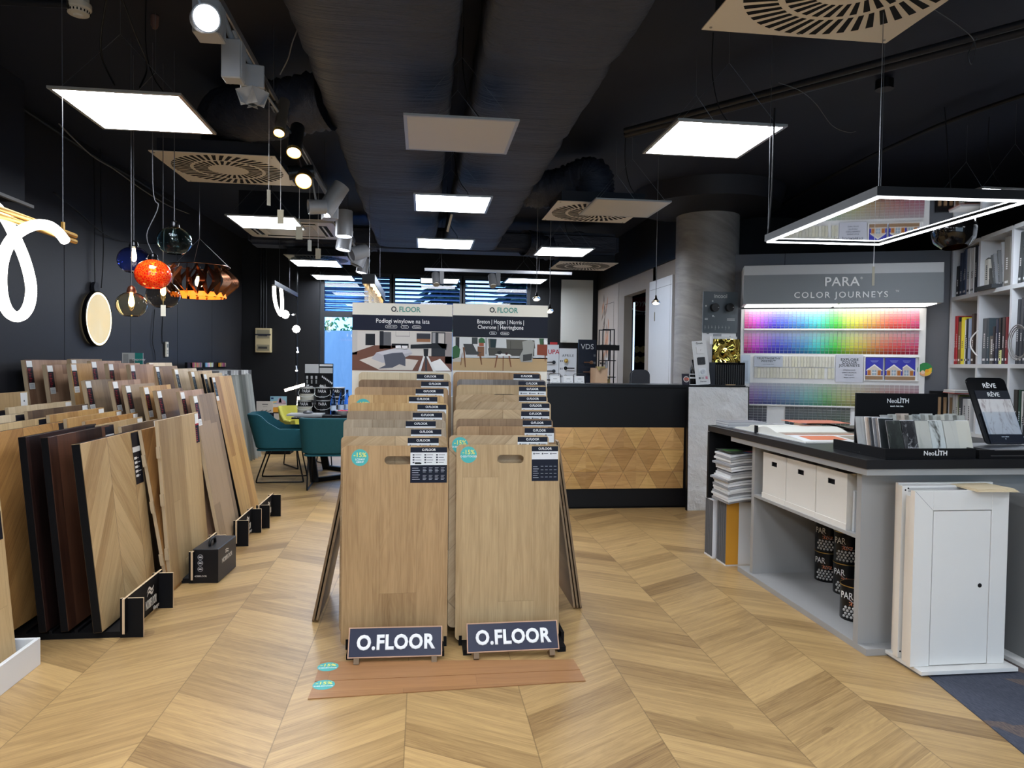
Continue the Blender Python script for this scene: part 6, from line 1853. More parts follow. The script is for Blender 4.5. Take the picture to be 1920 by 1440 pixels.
t, w, h = handle_panel(1049, 1081.5, 653, 9.6, (206, 204, 196), 'cream handle display with spaced black lettering and a brass knob', 'APRILE', INKB, .05, ((.37, .17, 'knob', (196, 160, 84)), (.36, .27, 'r', (24, 24, 26)), (.36, .38, 'r', (190, 190, 186))))
b = MB()
for q in range(3):
    for u0 in (.05, .14): b.bb(w * u0, w * (u0 + .05), -.001, 0, h - .185 - q * .105, h - .16 - q * .105)
b.build('printed_marks', flat('grey mark', (140, 140, 138), .5), t)
t, w, h = handle_panel(1085, 1118, 636.5, 9.55, (18, 24, 38), 'dark navy handle display with thin serif initials', 'VDS', flat('pale gold ink', (186, 190, 194), .4), .10, ((.75, .31, 'l', (150, 110, 84)), (.72, .44, 'l', (130, 104, 90))))
b = MB()
for q in range(5): b.bb(w * .86, w * .98, -.001, 0, h - .23 - q * .1, h - .20 - q * .1)
b.build('price_spot', flat('grey mark', (140, 140, 138), .5), t)
A_, B_ = at(1053, 524, y=YB - .06), at(1110.5, 643, y=YB - .06)
t = thing('radiator_panel', 'tall plain white heating panel on the black back wall', 'heating panel', (A_.x, YB - .06, B_.z))
b = MB(); b.bb(0, B_.x - A_.x, 0, .03, 0, A_.z - B_.z); b.build('panel', flat('warm white panel', (196, 198, 194), .45), t, bevel=.002)
b = MB(); b.bb(.1, .4, .03, .055, .3, .4); b.bb(.03, .1, -.0006, 0, .02, .028); b.build('bracket', STEEL, t)
# mural on the grey wall
t = thing('wall_mural', 'pale wall covering with a trailing leaf drawing on the grey wall', 'wall covering', (XR - .004, YB - .02, 1.0))
mg = flat('mural ground', (176, 166, 158), .7)
b = MB(); b.bb(0, .003, -1.25, 0, 0, 1.6); b.build('sheet', mg, t)
b = MB(); rm = random.Random(6)
for k in range(34):
    y0 = -.55 + rm.uniform(-.15, .25); z0 = 1.5 - k * .04 + rm.uniform(-.03, .03); L_ = rm.uniform(.12, .34); a0 = rm.uniform(-2.2, -1.0)
    pts = []
    for q in range(7):
        f = q / 6; pts.append((y0 + cos(a0 + f * .4) * L_ * f, z0 + sin(a0 + f * .4) * L_ * f, .03 * sin(pi * min(1, f * 1.1 + .05))))
    c = rgb(rm.choice(((96, 86, 80), (120, 104, 94), (170, 118, 92), (196, 146, 116), (84, 76, 72))))
    for q in range(6):
        (ya, z_a, wa), (yb2, z_b, wb2) = pts[q], pts[q + 1]
        b.add([(-.0006 - k * .00002, ya - wa, z_a), (-.0006 - k * .00002, ya + wa, z_a), (-.0006 - k * .00002, yb2 + wb2, z_b), (-.0006 - k * .00002, yb2 - wb2, z_b)], [(0, 1, 2, 3)], 0, c)
b.bb(-.0012, 0, -1.0, -.994, .5, 1.35, 0, rgb(60, 56, 54)); b.bb(-.0012, 0, -1.0, -.45, 1.344, 1.35, 0, rgb(60, 56, 54))
b.build('leaf_drawing', PRINT, t, fix=False)
# white door
y0, y1 = at(1264, 600, x=XR).y, at(1221, 600, x=XR).y; zt3 = at(1264, 517, x=XR).z
t = thing('white_door', 'tall plain white door leaf on the grey wall left of the column', 'door', (XR - .03, y0, .01))
b = MB(); b.bb(0, .028, 0, y1 - y0, 0, zt3); b.build('door_leaf', flat('door white', (206, 210, 216), .35), t, bevel=.001)
b = MB(); b.bb(-.001, 0, .02, y1 - y0 - .02, zt3 - .11, zt3 - .105); b.bb(-.001, 0, .06, .064, .05, zt3 - .05); b.build('groove', flat('joint line', (120, 122, 126), .6), t)
b = MB(); b.cyl((-.05, .7, 1.03), (0, .7, 1.03), .012, n=12); b.cyl((-.05, .7, 1.03), (-.05, .58, 1.03), .009, n=12); b.build('door_handle', BMETAL, t)
# black metal shelf with taps
x0_, x1_ = at(1130, 617, y=9.2).x, at(1153, 617, y=9.2).x; ztp = at(1140, 617, y=9.2).z
t = thing('metal_shelf', 'narrow open black metal shelf behind the counter', 'shelf', (x0_, 9.2, 0))
w = x1_ - x0_; b = MB(); e = .012
for yy in (0, .2):
    b.bb(0, e, yy, yy + e, 0, ztp); b.bb(w - e, w, yy, yy + e, 0, ztp); b.bb(e, w - e, yy, yy + e, ztp - e, ztp)
b.build('frame', BMETAL, t)
for z_ in (at(1140, 707, y=9.2).z, at(1140, 676, y=9.2).z, at(1140, 647, y=9.2).z, .6):
    b = MB(); b.bb(-.02 if z_ > 1.5 else 0, w + .02, 0, .212, z_ - (.03 if z_ > 1.6 else .008), z_ + .005); b.build('shelf_plate', BMETAL, t)
b = MB(); b.bb(-.09, w + .06, -.02, 0, at(1140, 647, y=9.2).z - .07, at(1140, 647, y=9.2).z + .0); b.build('black_bar', MBLACK, t)
def tap(x, z, m, label, hh=.2):
    t = thing('basin_tap', label, 'tap', (x, 9.27, z)); b = MB(); b.cyl((0, 0, 0), (0, 0, hh), .018, n=14); b.cyl((0, -.0, hh - .03), (-.1, -.03, hh - .025), .012, n=10); b.build('body', m, t, smooth='auto')
    b = MB(); b.cyl((0, 0, hh), (0.01, 0, hh + .05), .007, n=8); b.build('lever', m, t)
zs = at(1140, 707, y=9.2).z + .006; zs2 = at(1140, 676, y=9.2).z + .006
tap(x0_ + w * .45, zs, STEEL, 'steel tap on the lower plate of the black metal shelf', .2)
tap(x0_ + w * .7, zs2, flat('gunmetal', (70, 70, 74), .3, metal=.9), 'gunmetal tap on the upper plate of the black metal shelf', .2)
tap(x0_ + w * .68, at(1140, 722, y=9.2).z - .06, flat('brushed brass', (200, 176, 120), .3, metal=.9), 'brass tap low on the black metal shelf', .14)
t = thing('tap_cabinet', 'pale wooden box with a brass tap at the left of the black metal shelf', 'cabinet', (at(1117, 700, y=9.15).x, 9.15, 0))
zt4 = at(1120, 690, y=9.15).z
b = MB(); b.bb(0, .16, 0, .3, 0, zt4); b.build('box', flat('pale maple', (190, 160, 132), .5), t)
b = MB(); b.bb(.01, .12, -.02, .05, zt4, zt4 + .02); b.bb(.02, .05, -.04, -.02, zt4 - .03, zt4 + .02); b.build('tap', flat('brushed brass', (200, 176, 120), .3, metal=.9), t)
# chair back
x = at(1199, 700, y=8.2).x
t = thing('office_chair', 'dark grey upholstered office chair behind the reception counter', 'chair', (x, 8.2, 0))
b = MB(); b.prism(rrect(-.10, .10, .62, at(1199, 695, y=8.2).z, .06), -.05, .03, 'xz'); b.build('backrest', flat('dark grey upholstery', (62, 64, 70), .7, vary=.2), t, bevel=.012, seg=2)
b = MB(); b.bb(-.23, .23, -.5, -.02, .44, .54); b.build('seat', flat('dark grey upholstery', (62, 64, 70), .7), t, bevel=.03, seg=3)
b = MB(); b.cyl((0, -.25, .08), (0, -.25, .44), .03, n=12); b.bb(-.02, .02, -.05, .05, .45, .7); b.build('column_post', BMETAL, t)
for k in range(5):
    a0 = k * 2 * pi / 5; b = MB(); b.cyl((0, -.25, .09), (.28 * cos(a0), -.25 + .28 * sin(a0), .05), .02, .014, n=8); b.cyl((.28 * cos(a0), -.25 + .28 * sin(a0), .0), (.28 * cos(a0), -.25 + .28 * sin(a0), .05), .022, n=10); b.build('leg', BMETAL, t)
# in the side room: sign and hexagon clocks
t = thing('round_sign', 'red oval sign with white italic letters seen through the opening', 'sign', (XR + .55, 11.3, 0))
def sr(px, py): q = at(px, py, y=11.3); return q.x - (XR + .55), q.z
cx_, cz_ = sr(1206, 571)
b = MB(); b.prism([(cx_ + .26 * cos(a), cz_ + .125 * sin(a)) for a in [k * 2 * pi / 40 for k in range(40)]], -.02, 0, 'xz'); b.build('oval_plate', flat('dark red enamel', (140, 28, 44), .4), t)
b = MB(); 
for k in range(24):
    a0, a1 = pi + pi * k / 24 + .1, pi + pi * (k + 1) / 24 + .1
    b.add([(cx_ + .26 * cos(a0), -.0206, cz_ + .125 * sin(a0)), (cx_ + .26 * cos(a1), -.0206, cz_ + .125 * sin(a1)), (cx_ + .24 * cos(a1), -.0206, cz_ + .105 * sin(a1)), (cx_ + .24 * cos(a0), -.0206, cz_ + .105 * sin(a0))], [(0, 1, 2, 3)])
b.build('white_swoosh', INKW, t, fix=False)
text('DYN', .115, INKW, t, (cx_ - .06, -.022, cz_), bold=.03, shear=.3)
b = MB(); b.bb(-.2, 1.0, 0, .02, sr(1200, 725)[1] - .1, sr(1200, 540)[1]); b.build('dark_window', flat('night blue pane', (22, 32, 50), .15), t)
text('xpert w', .07, flat('grey sign ink', (150, 156, 164), .5), t, (sr(1198, 588)[0] + .02, -.001, sr(1198, 588)[1]), shear=.3)
for i, (px, py) in enumerate(((1194, 655), (1206, 655), (1195, 674), (1207, 674))):
    hx_, hz_ = at(px, py, y=11.26).x, at(px, py, y=11.26).z
    t = thing('hexagon_clock', ['upper left', 'upper right', 'lower left', 'lower right'][i] + ' of four cream hexagonal dials in the dark side room', 'clock', (hx_, 11.26, hz_))
    b = MB(); b.prism([(.058 * cos(R(30 + 60 * k)), .058 * sin(R(30 + 60 * k))) for k in range(6)], -.015, 0.03, 'xz'); b.build('dial', flat('cream dial', (190, 176, 128), .5), t)
    b = MB(); b.bb(-.002, .002, -.016, -.015, 0, .03); b.bb(0, .02, -.016, -.015, -.002, .002); b.build('hands', INKB, t)
b = MB(); b.bb(0, .02, 0, .02, .02, 2.3)
tag(b.build('light_strip_panel', glow('cool strip', (190, 214, 240), 1.0), loc=(XR + .14, yo1 - .01, 0)), 'narrow pale blue lit strip inside the opening', 'light strip')
# hanging bulb pendants
for i, (px, py, y) in enumerate(((1229.5, 567, 6.3), (1030.5, 583, 7.0), (1006, 560, 7.0))):
    p = at(px, py, y=y)
    t = thing('bulb_pendant', ['clear bulb pendant hanging in front of the white door', 'clear bulb pendant just right of the right header poster', 'clear bulb pendant mostly hidden behind the right header poster'][i], 'pendant lamp', tuple(p))
    b = MB(); b.lathe([(.0, -.022), (.028, -.02), (.041, -.004), (.038, .012), (.026, .018)], 22); b.build('glass_bulb', glass('frosted clear glass', (250, 248, 240), .15, 1.3), t, smooth=True)
    b = MB(); b.lathe([(.0, -.008), (.022, -.004), (.0, .006)], 14); b.build('light_disc', glow('warm disc', (255, 236, 200), 14), t)
    b = MB(); b.lathe([(.027, .018), (.012, .035), (.007, .06), (.004, .066)], 18); b.build('socket_cone', flat('black chrome', (22, 22, 24), .15, metal=.6), t, smooth='auto')
    b = MB(); b.tube([(0, 0, .06), (.002, 0, .2), (-.001, 0, .26), (0, 0, CEIL - p.z)], .0028, 6); b.build('cord', flat('silver cord', (110, 112, 116), .4), t)
    if i == 0:
        b = MB(); b.tube([(-.006, -.01, -.02), (-.012, -.01, -.09)], .0012, 4); b.build('tag_string', PAPER, t)
        b = MB(); b.bb(-.016, -.008, -.011, -.009, -.17, -.09); b.build('price_tag', flat('kraft tag', (150, 146, 132), .6), t)
# ------------------------------------------------------------------ track, spotlights, pendants on the left
TKX, TKZ = -.845, 2.85
t = thing('lighting_track', 'long grey lighting track running back along the left ceiling', 'lighting track', (TKX, 0, TKZ))
tg = flat('silver grey track', (128, 128, 130), .4, metal=.4)
b = MB(); b.bb(-.017, .017, 1.6, 8.95, 0, .032); b.build('rail', tg, t)
b = MB(); b.bb(-.008, .008, 1.6, 8.95, -.001, 0); b.build('slot', MBLACK, t)
for y in (2.1, 4.2, 6.3, 8.2):
    b = MB(); b.tube([(0, y, .03), (0, y, CEIL - TKZ)], .0025, 6); b.build('suspension_wire', WIRE, t)
g_sil = flat('silver grey spot body', (158, 160, 164), .4, metal=.2)
def spot(x, y, z, aim, r, L, mat, lit, label, adapter=True, power=0, face=None):
    """barrel spotlight: centre of its light face at x, y, z, pointing along aim"""
    d = Vector(aim).normalized()
    t = thing('track_spotlight', label, 'spotlight', (TKX, y, TKZ), 0)
    F = Vector((x - TKX, 0, z - TKZ)); Bk = F - d * L
    b = MB(); b.cyl(Bk, F - d * .018, r * .96, r, 28); b.build('barrel', mat, t, smooth='auto', bevel=.0015)
    b = MB(); a = d.orthogonal().normalized(); c = d.cross(a)
    vs = [F - d * .018 + (a * cos(2 * pi * k / 28) + c * sin(2 * pi * k / 28)) * r for k in range(28)] + [F + (a * cos(2 * pi * k / 28) + c * sin(2 * pi * k / 28)) * r for k in range(28)] + [F + (a * cos(2 * pi * k / 28) + c * sin(2 * pi * k / 28)) * r * .9 for k in range(28)] + [F - d * .02 + (a * cos(2 * pi * k / 28) + c * sin(2 * pi * k / 28)) * r * .84 for k in range(28)]
    b.add(vs, [(j_ * 28 + k, j_ * 28 + (k + 1) % 28, (j_ + 1) * 28 + (k + 1) % 28, (j_ + 1) * 28 + k) for j_ in range(3) for k in range(28)])
    b.build('front_ring', mat if lit != 'warm' else flat('gold reflector', (226, 186, 96), .25, metal=.9), t, fix=False)
    b = MB(); b.add([F - d * .012 + (a * cos(2 * pi * k / 28) + c * sin(2 * pi * k / 28)) * r * .86 for k in range(28)], [tuple(range(28))])
    b.build('lens', {'cool': glow('cool spot lens', (240, 245, 255), 16), 'warm': glow('warm spot lens', (255, 226, 168), 12), 'off': flat('unlit lens', (80, 80, 84), .2)}[lit], t, fix=False)
    mid = (F + Bk) / 2
    b = MB(); b.bb(-.016, .016, -.055, .055, -.03, 0); b.cyl((0, 0, -.03), mid, .008, n=8); b.build('bracket', mat, t)
    if power:
        ld = bpy.data.lights.new('spot_beam', 'SPOT'); ld.energy = power; ld.spot_size = R(42); ld.spot_blend = .6; ld.shadow_soft_size = r * .6
        ld.color = (1, .84, .62) if lit == 'warm' else (.95, .97, 1)
        lo = bpy.data.objects.new('spot_beam', ld); COL.objects.link(lo); lo.parent = t; lo.location = F + d * .015; lo.rotation_euler = d.to_track_quat('-Z', 'Y').to_euler()
    return t
def box_driver(px, py, z, sx, sy, sz, label, rz=0):
    p = at(px, py, z=z)
    t = thing('spotlight_driver', label, 'spotlight housing', (p.x, p.y, z), rz)
    b = MB(); b.bb(-sx / 2, sx / 2, -sy / 2, sy / 2, 0, sz); b.build('housing', g_sil, t, bevel=.004)
    b = MB()
    for k in range(7): b.bb(sx / 2, sx / 2 + .004, -sy / 2 + .01 + k * sy / 8, -sy / 2 + .014 + k * sy / 8, .005, sz - .005)
    b.build('cooling_fins', g_sil, t)
    b = MB(); b.cyl((0, 0, sz), (TKX - p.x, 0, TKZ - z + .0), .012, n=10); b.build('adapter', g_sil, t)
def sp(px, py, z, **k):
    p = at(px, py, z=z); return p.x, p.y, z
x, y, z = sp(387, 34, 2.60); spot(x, y, z, (.30, -.80, -.32), .048, .17, g_sil, 'cool', 'large silver spotlight shining at the viewer at the top left', power=60)
box_driver(392, 72, 2.66, .1, .1, .13, 'grey ribbed housing right below the big lit spotlight')
box_driver(437, 152, 2.56, .078, .078, .16, 'tall grey boxy spotlight housing second along the track')
p = at(452, 150, z=2.60)
t = thing('barn_door_spotlight', 'grey spotlight with four flaps behind the boxy housing', 'spotlight', (p.x + .02, p.y + .12, 2.58), R(12))
b = MB(); b.bb(-.05, .05, -.05, .05, .02, .12); b.build('body', g_sil, t, bevel=.004)
for k in range(4):
    b = MB(); a0 = k * pi / 2 + pi / 4; M_ = Matrix.Rotation(a0, 4, 'Z') @ Matrix.Translation((.05, 0, .02)) @ Matrix.Rotation(R(28), 4, 'Y'); b.bb(0, .002, -.05, .05, -.07, 0, M=M_); b.build('flap', g_sil, t)
b = MB(); b.cyl((0, 0, .12), (TKX - p.x - .02, 0, TKZ - 2.58), .01, n=8); b.build('adapter', g_sil, t)
bronze = flat('bronze grey metal', (112, 104, 96), .4, metal=.6)
bl = flat('black spot body', (22, 24, 28), .35, metal=.2)
x, y, z = sp(523, 250, 2.60); spot(x, y, z, (-.02, -.42, -.75), .030, .24, bronze, 'warm', 'slim bronze cylinder spotlight hanging from the track front')
x, y, z = sp(551, 287, 2.58); spot(x, y, z, (0, -.5, -.75), .042, .22, bl, 'warm', 'black cylinder spotlight with a lit gold rim')
x, y, z = sp(541, 325, 2.62); spot(x, y, z, (-.9, -.15, -.15), .045, .16, bl, 'off', 'black spotlight turned sideways to the left wall')
x, y, z = sp(569, 340, 2.56); spot(x, y, z, (.0, -.75, -.6), .055, .12, flat('dark brown spot body', (44, 30, 28), .35), 'warm', 'round dark spotlight with bright warm light', power=30)
x, y, z = sp(578, 388, 2.55); spot(x, y, z, (-.95, -.3, -.1), .055, .13, g_sil, 'off', 'small white drum spotlight with glowing ring facing left')
x, y, z = sp(607, 399, 2.53); spot(x, y, z, (-.45, -.1, -.75), .066, .26, g_sil, 'cool', 'big silver cylinder spotlight tilted down to the left', power=40)
box_driver(618, 412, 2.50, .11, .11, .16, 'silver square housing behind the tilted big spotlight', R(20))
x, y, z = sp(645, 444, 2.50); spot(x, y, z, (0, -.05, -1), .076, .23, g_sil, 'cool', 'upright silver cylinder spotlight pointing straight down', power=25)
x, y, z = sp(643, 469, 2.49); spot(x, y, z, (-.15, -.05, -1), .075, .20, g_sil, 'cool', 'next silver cylinder spotlight below the upright one')
x, y, z = sp(659, 478, 2.50); spot(x, y, z, (-.8, -.45, -.35), .075, .18, g_sil, 'off', 'silver spotlight turned left, third from the track end')
x, y, z = sp(668, 498, 2.46); spot(x, y, z, (-.35, -.1, -.9), .075, .2, g_sil, 'off', 'silver spotlight second from the track end')
x, y, z = sp(678, 512, 2.46); spot(x, y, z, (-.2, -.1, -1), .07, .18, g_sil, 'cool', 'silver spotlight last on the track')
# hanging price tags
for i, (px, py, h, w, y, c) in enumerate(((504, 356, .085, .02, 3.9, (196, 190, 174)), (526, 393, .085, .036, 4.4, (142, 134, 114)), (561, 424, .09, .045, 4.9, (142, 136, 120)), (580.5, 450, .082, .03, 5.2, (160, 160, 154)), (596.5, 466, .085, .042, 5.4, (140, 132, 116)))):
    p = at(px, py, x=TKX)
    t = thing('price_tag', ['leftmost cream price tag under the bronze spotlight', 'khaki price tag hanging in front of a lit lamp', 'grey brown price tag hanging before the air conditioner', 'slim pale price tag between two brown ones', 'rightmost brown price tag over the swirl vent'][i], 'price tag', tuple(p), R((35, 5, 5, 30, 0)[i]))
    b = MB(); b.bb(-w / 2, w / 2, -.0006, .0006, -h, 0); b.build('card', flat('tag card %d' % c[2], c, .6), t)
    b = MB(); b.tube([(0, 0, -.004), (.0, 0, TKZ - p.z)], .0009, 4); b.build('string', PAPER, t)
# linear lamp with crystal strings
p0_, p1_ = at(684, 532, y=6.3), at(722, 555, y=8.1)
t = thing('linear_crystal_lamp', 'long black box pendant with warm light and hanging crystal strings', 'pendant lamp', (p0_.x + .03, 6.3, p0_.z))
L_ = 1.75; b = MB(); b.bb(-.055, .055, 0, .008, .0, .085); b.bb(-.055, .055, L_ - .008, L_, 0, .085); b.bb(-.055, -.049, .008, L_ - .008, 0, .085); b.bb(.049, .055, .008, L_ - .008, 0, .085); b.bb(-.049, .049, .008, L_ - .008, .077, .085)
b.build('housing', BMETAL, t)
for k in range(5):
    b = MB(); y = .2 + k * .33; b.lathe([(.0, -.02), (.02, -.012), (.022, .01), (.014, .03)], 12, (0, y, .045)); b.build('bulb', glow('warm bulb', (255, 214, 150), 5), t)
b = MB(); rr2 = random.Random(8)
for k in range(26):
    yy = .06 + k * .064
    for xx in (-.035, .0, .035): b.tube([(xx, yy, 0), (xx, yy, -.24 - .05 * sin(k * .3))], .002, 4)
b.build('crystal_strings', flat('bright metal strings', (214, 200, 176), .2, metal=.9), t)
for yy in (.1, L_ - .1):
    b = MB(); b.tube([(0, yy, .085), (0, yy, CEIL - p0_.z)], .002, 5); b.build('suspension_wire', WIRE, t)

# cross track near the windows with two spotlights
A_, B_ = at(796, 503, y=8.5), at(1072, 507, y=8.5)
t = thing('lighting_track', 'short grey lighting track running across in front of the windows', 'lighting track', (A_.x, 8.5, A_.z - .03))
w = B_.x - A_.x
b = MB(); b.bb(0, w, -.017, .017, 0, .034); b.build('rail', tg, t)
for xx in (.2, w - .4):
    b = MB(); b.tube([(xx, 0, .03), (xx, 0, CEIL - A_.z)], .002, 5); b.build('suspension_wire', WIRE, t)
for i, px in enumerate((818, 924)):
    q = at(px, 518, y=8.5); xx = q.x - A_.x
    t = thing('cylinder_spotlight', ['left', 'right'][i] + ' dark cylinder spotlight on the cross track before the windows', 'spotlight', (q.x, 8.5, A_.z - .03))
    b = MB(); b.bb(.04, .09, -.025, .025, -.15, 0); b.build('adapter', flat('dark grey spot body', (74, 74, 76), .4), t)
    b = MB(); b.cyl((-.01, .02, -.03), (.0, -.06, -.16), .046, n=24); b.build('barrel', flat('dark grey spot body', (74, 74, 76), .4), t, smooth='auto', bevel=.002)
    b = MB(); b.cyl((.0, -.06, -.16), (.0005, -.064, -.167), .038, n=20); b.build('lens', flat('spot lens dull', (150, 148, 142), .3), t)

# coloured glass pendants
def glassball(px, py, y, rpx, c, label, kind, lit, cord_dx=(0, 0)):
    p = at(px, py, y=y); D = (p - EYE).dot(_fw); r = rpx * D / FPX
    t = thing('glass_pendant', label, 'pendant lamp', tuple(p), 0, None)
    prof = []
    for k in range(15):
        a = R(-62 + k * (62 + 76) / 14); prof.append((r * cos(a), r * .88 * sin(a)))
    inner = [(q * .965, z_ * .965) for q, z_ in reversed(prof)]
    b = MB()
    n = 32; vs = []; full = prof + inner
    for q, z_ in full:
        for k in range(n): vs.append((q * cos(2 * pi * k / n), q * sin(2 * pi * k / n), z_))
    m = len(full); fs = [(i * n + k, i * n + (k + 1) % n, ((i + 1) % m) * n + (k + 1) % n, ((i + 1) % m) * n + k) for i in range(m) for k in range(n)]
    b.add(vs, fs); b.build('glass_shade', kind, t, smooth=True)
    top = r * .88 * sin(R(76))
    cm = {'b': flat('copper cap', (120, 70, 52), .3, metal=.8), 'k': flat('black chrome', (22, 22, 24), .15, metal=.6)}['b' if 'amber' in label else 'k']
    b = MB(); b.lathe([(r * .30, top - .004), (r * .30, top + .006), (r * .22, top + .03), (r * .08, top + .04)], 20); b.build('cap', cm, t, smooth='auto')
    b = MB(); b.lathe([(.0, -.055), (.012, -.048), (.017, -.03), (.014, -.005), (.009, .015), (.009, .03)], 14, (0, 0, top * .55)); b.build('bulb', glow('filament bulb', (255, 206, 120), lit) if lit else glass('clear bulb glass', (235, 225, 210), .02, 1.2), t, smooth=True)
    b = MB(); b.cyl((0, 0, top * .55 + .03), (0, 0, top + .01), .012, n=12); b.build('lamp_holder', BMETAL, t)
    b = MB(); H_ = CEIL - p.z
    P_ = smooth_path([(0, 0, top + .035), (cord_dx[0], .0, top + .15), (cord_dx[1], 0, top + .32), (0, 0, top + .45), (.0, 0, H_)], 6)
    b.tube(P_, .0028, 6); b.build('cord', flat('grey textile cord', (84, 84, 88), .6), t)
    return t
rm_, nt, bs = new_mat('red crackled glass')
v, X, Y, Z = coords(nt)
vn = nt.nodes.new('ShaderNodeTexVoronoi'); vn.feature = 'DISTANCE_TO_EDGE'; vn.inputs['Scale'].default_value = 70
nt.links.new(v, vn.inputs['Vector'])
dd = S(nt, vn.outputs['Distance'])
nt.links.new(mixc(nt, (dd * 9.0).clamp(), rgb(250, 160, 40), rgb(236, 44, 24)), bs.inputs['Base Color'])
bs.inputs['Transmission Weight'].default_value = .45; bs.inputs['Roughness'].default_value = .12; bs.inputs['Subsurface Weight'].default_value = .0
glassball(251, 488, 4.75, 29, None, 'blue glass globe pendant behind the red one', glass('cobalt glass', (165, 182, 252), .02, 1.2), 40)
glassball(327, 452, 4.65, 30.5, None, 'pale teal glass globe pendant, highest of the cluster', glass('pale teal glass', (196, 220, 222), .02, 1.2), 0)
glassball(306, 553, 4.85, 30, None, 'smoke grey glass globe pendant, lowest behind the red one', glass('smoke glass', (190, 184, 178), .02, 1.2), 4)
glassball(246.5, 571.5, 4.5, 27.5, None, 'amber glass globe pendant with copper cap, lowest on the left', glass('amber glass', (249, 242, 220), .02, 1.2), 40)
t = glassball(287, 515, 4.55, 32.5, None, 'bright red crackled glass globe pendant in the cluster centre', rm_, 60, (-.035, .03))
p = at(306, 572, y=4.5)
t = thing('price_tag', 'cream price tag hanging under the red glass pendant', 'price tag', tuple(p), R(0))
b = MB(); b.bb(-.014, .014, -.0006, .0006, -.066, 0); b.build('card', flat('cream tag', (206, 200, 184), .6), t)
b = MB(); b.tube([(0, 0, -.003), (0, 0, .13)], .001, 4); b.build('string', flat('brass thread', (190, 160, 90), .4), t)

# copper wave pendant
p = at(374, 528, y=5.95)
t = thing('copper_wave_pendant', 'round pendant of wavy copper strips behind the glass globes', 'pendant lamp', tuple(p))
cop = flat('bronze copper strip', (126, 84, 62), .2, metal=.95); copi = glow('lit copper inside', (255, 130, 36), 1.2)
for k in range(34):
    a0 = 2 * pi * k / 34; b = MB(); vs = []; n = 14
    for i in range(n + 1):
        z_ = -.13 + .26 * i / n; f = z_ / .13
        rad = .245 - .03 * f * f + .03 * cos(f * pi)
        tw = .085 * sin(f * pi * 1.0 + (pi / 2 if k % 2 else -pi / 2))
        wdt = .020 + .011 * cos(f * pi)
        c1 = Vector((cos(a0 + tw), sin(a0 + tw), 0)); tn = Vector((-sin(a0 + tw), cos(a0 + tw), 0)) * .65 + c1 * .76
        tn.normalize()
        vs += [c1 * rad + tn * wdt + Vector((0, 0, z_)), c1 * rad - tn * wdt + Vector((0, 0, z_))]
    b.add(vs, [(2 * i, 2 * i + 1, 2 * i + 3, 2 * i + 2) for i in range(n)])
    b.build('copper_strip', cop, t, smooth=True, fix=False)
b = MB()
for zz_ in (.12,): b.tube([(.225 * cos(a), .225 * sin(a), zz_) for a in [q * 2 * pi / 40 for q in range(40)]], .004, 6, closed=True)
b.build('ring', cop, t, smooth=True)
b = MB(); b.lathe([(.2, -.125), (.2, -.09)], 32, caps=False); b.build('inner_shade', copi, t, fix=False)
b = MB(); b.lathe([(.0, -.05), (.03, -.03), (.034, .0), (.02, .04)], 14); b.build('bulb', glow('warm bulb', (255, 214, 150), 5), t, smooth=True)
b = MB(); b.tube([(0, 0, .04), (0, 0, .12)], .01, 8); b.build('lamp_holder', BMETAL, t)
for a in (0, 2.1, 4.2):
    b = MB(); b.tube([(.225 * cos(a), .225 * sin(a), .12), (0, 0, .34), (0, 0, CEIL - p.z)], .0012, 4); b.build('suspension_wire', WIRE, t)

# gold rod lamp with light hose
GX = -1.73
def gp(px, py, dx=0): q = at(px, py, x=GX + dx); return (q.x - GX, q.y, q.z)
t = thing('loop_hose_lamp', 'gold rod pendant with a looping white light hose at the left edge', 'pendant lamp', (GX, 0, 0))
e1 = gp(141, 448); e2 = gp(-160, 358)
b = MB()
for dz in (.014, -.014): b.cyl((0, e1[1], e1[2] + dz), (0, e2[1], e1[2] + dz + .0), .0125, n=16)
gold = flat('brushed gold', (190, 148, 76), .35, metal=.85)
b.build('rod', gold, t, smooth='auto')
b = MB(); b.bb(-.006, .006, e1[1] - .13, e1[1] - .115, e1[2] + .02, e1[2] + .06); b.build('wire_clip', gold, t)
b = MB(); b.tube([(0, e1[1] - .122, e1[2] + .05), (0, e1[1] - .122, CEIL)], .0016, 5); b.build('suspension_wire', WIRE, t)
hose = [(-70, 330, .05), (-30, 368, .05), (5, 402, .05), (30, 448, .04), (48, 492, .03), (58, 535, .02), (56, 566, .01), (46, 587, 0), (31, 594, 0), (16, 585, -.01), (5, 562, -.02), (1, 530, -.02), (3, 496, -.02), (12, 466, -.03), (28, 442, -.04), (48, 428, -.045), (72, 421, -.045), (94, 424, -.04), (110, 436, -.03), (122, 451, -.03)]
b = MB(); P_ = smooth_path([gp(a, c, -d) for a, c, d in hose], 7); b.tube(P_, .0225, 14); b.build('light_hose', glow('white light hose', (255, 248, 236), 4), t, smooth='auto')

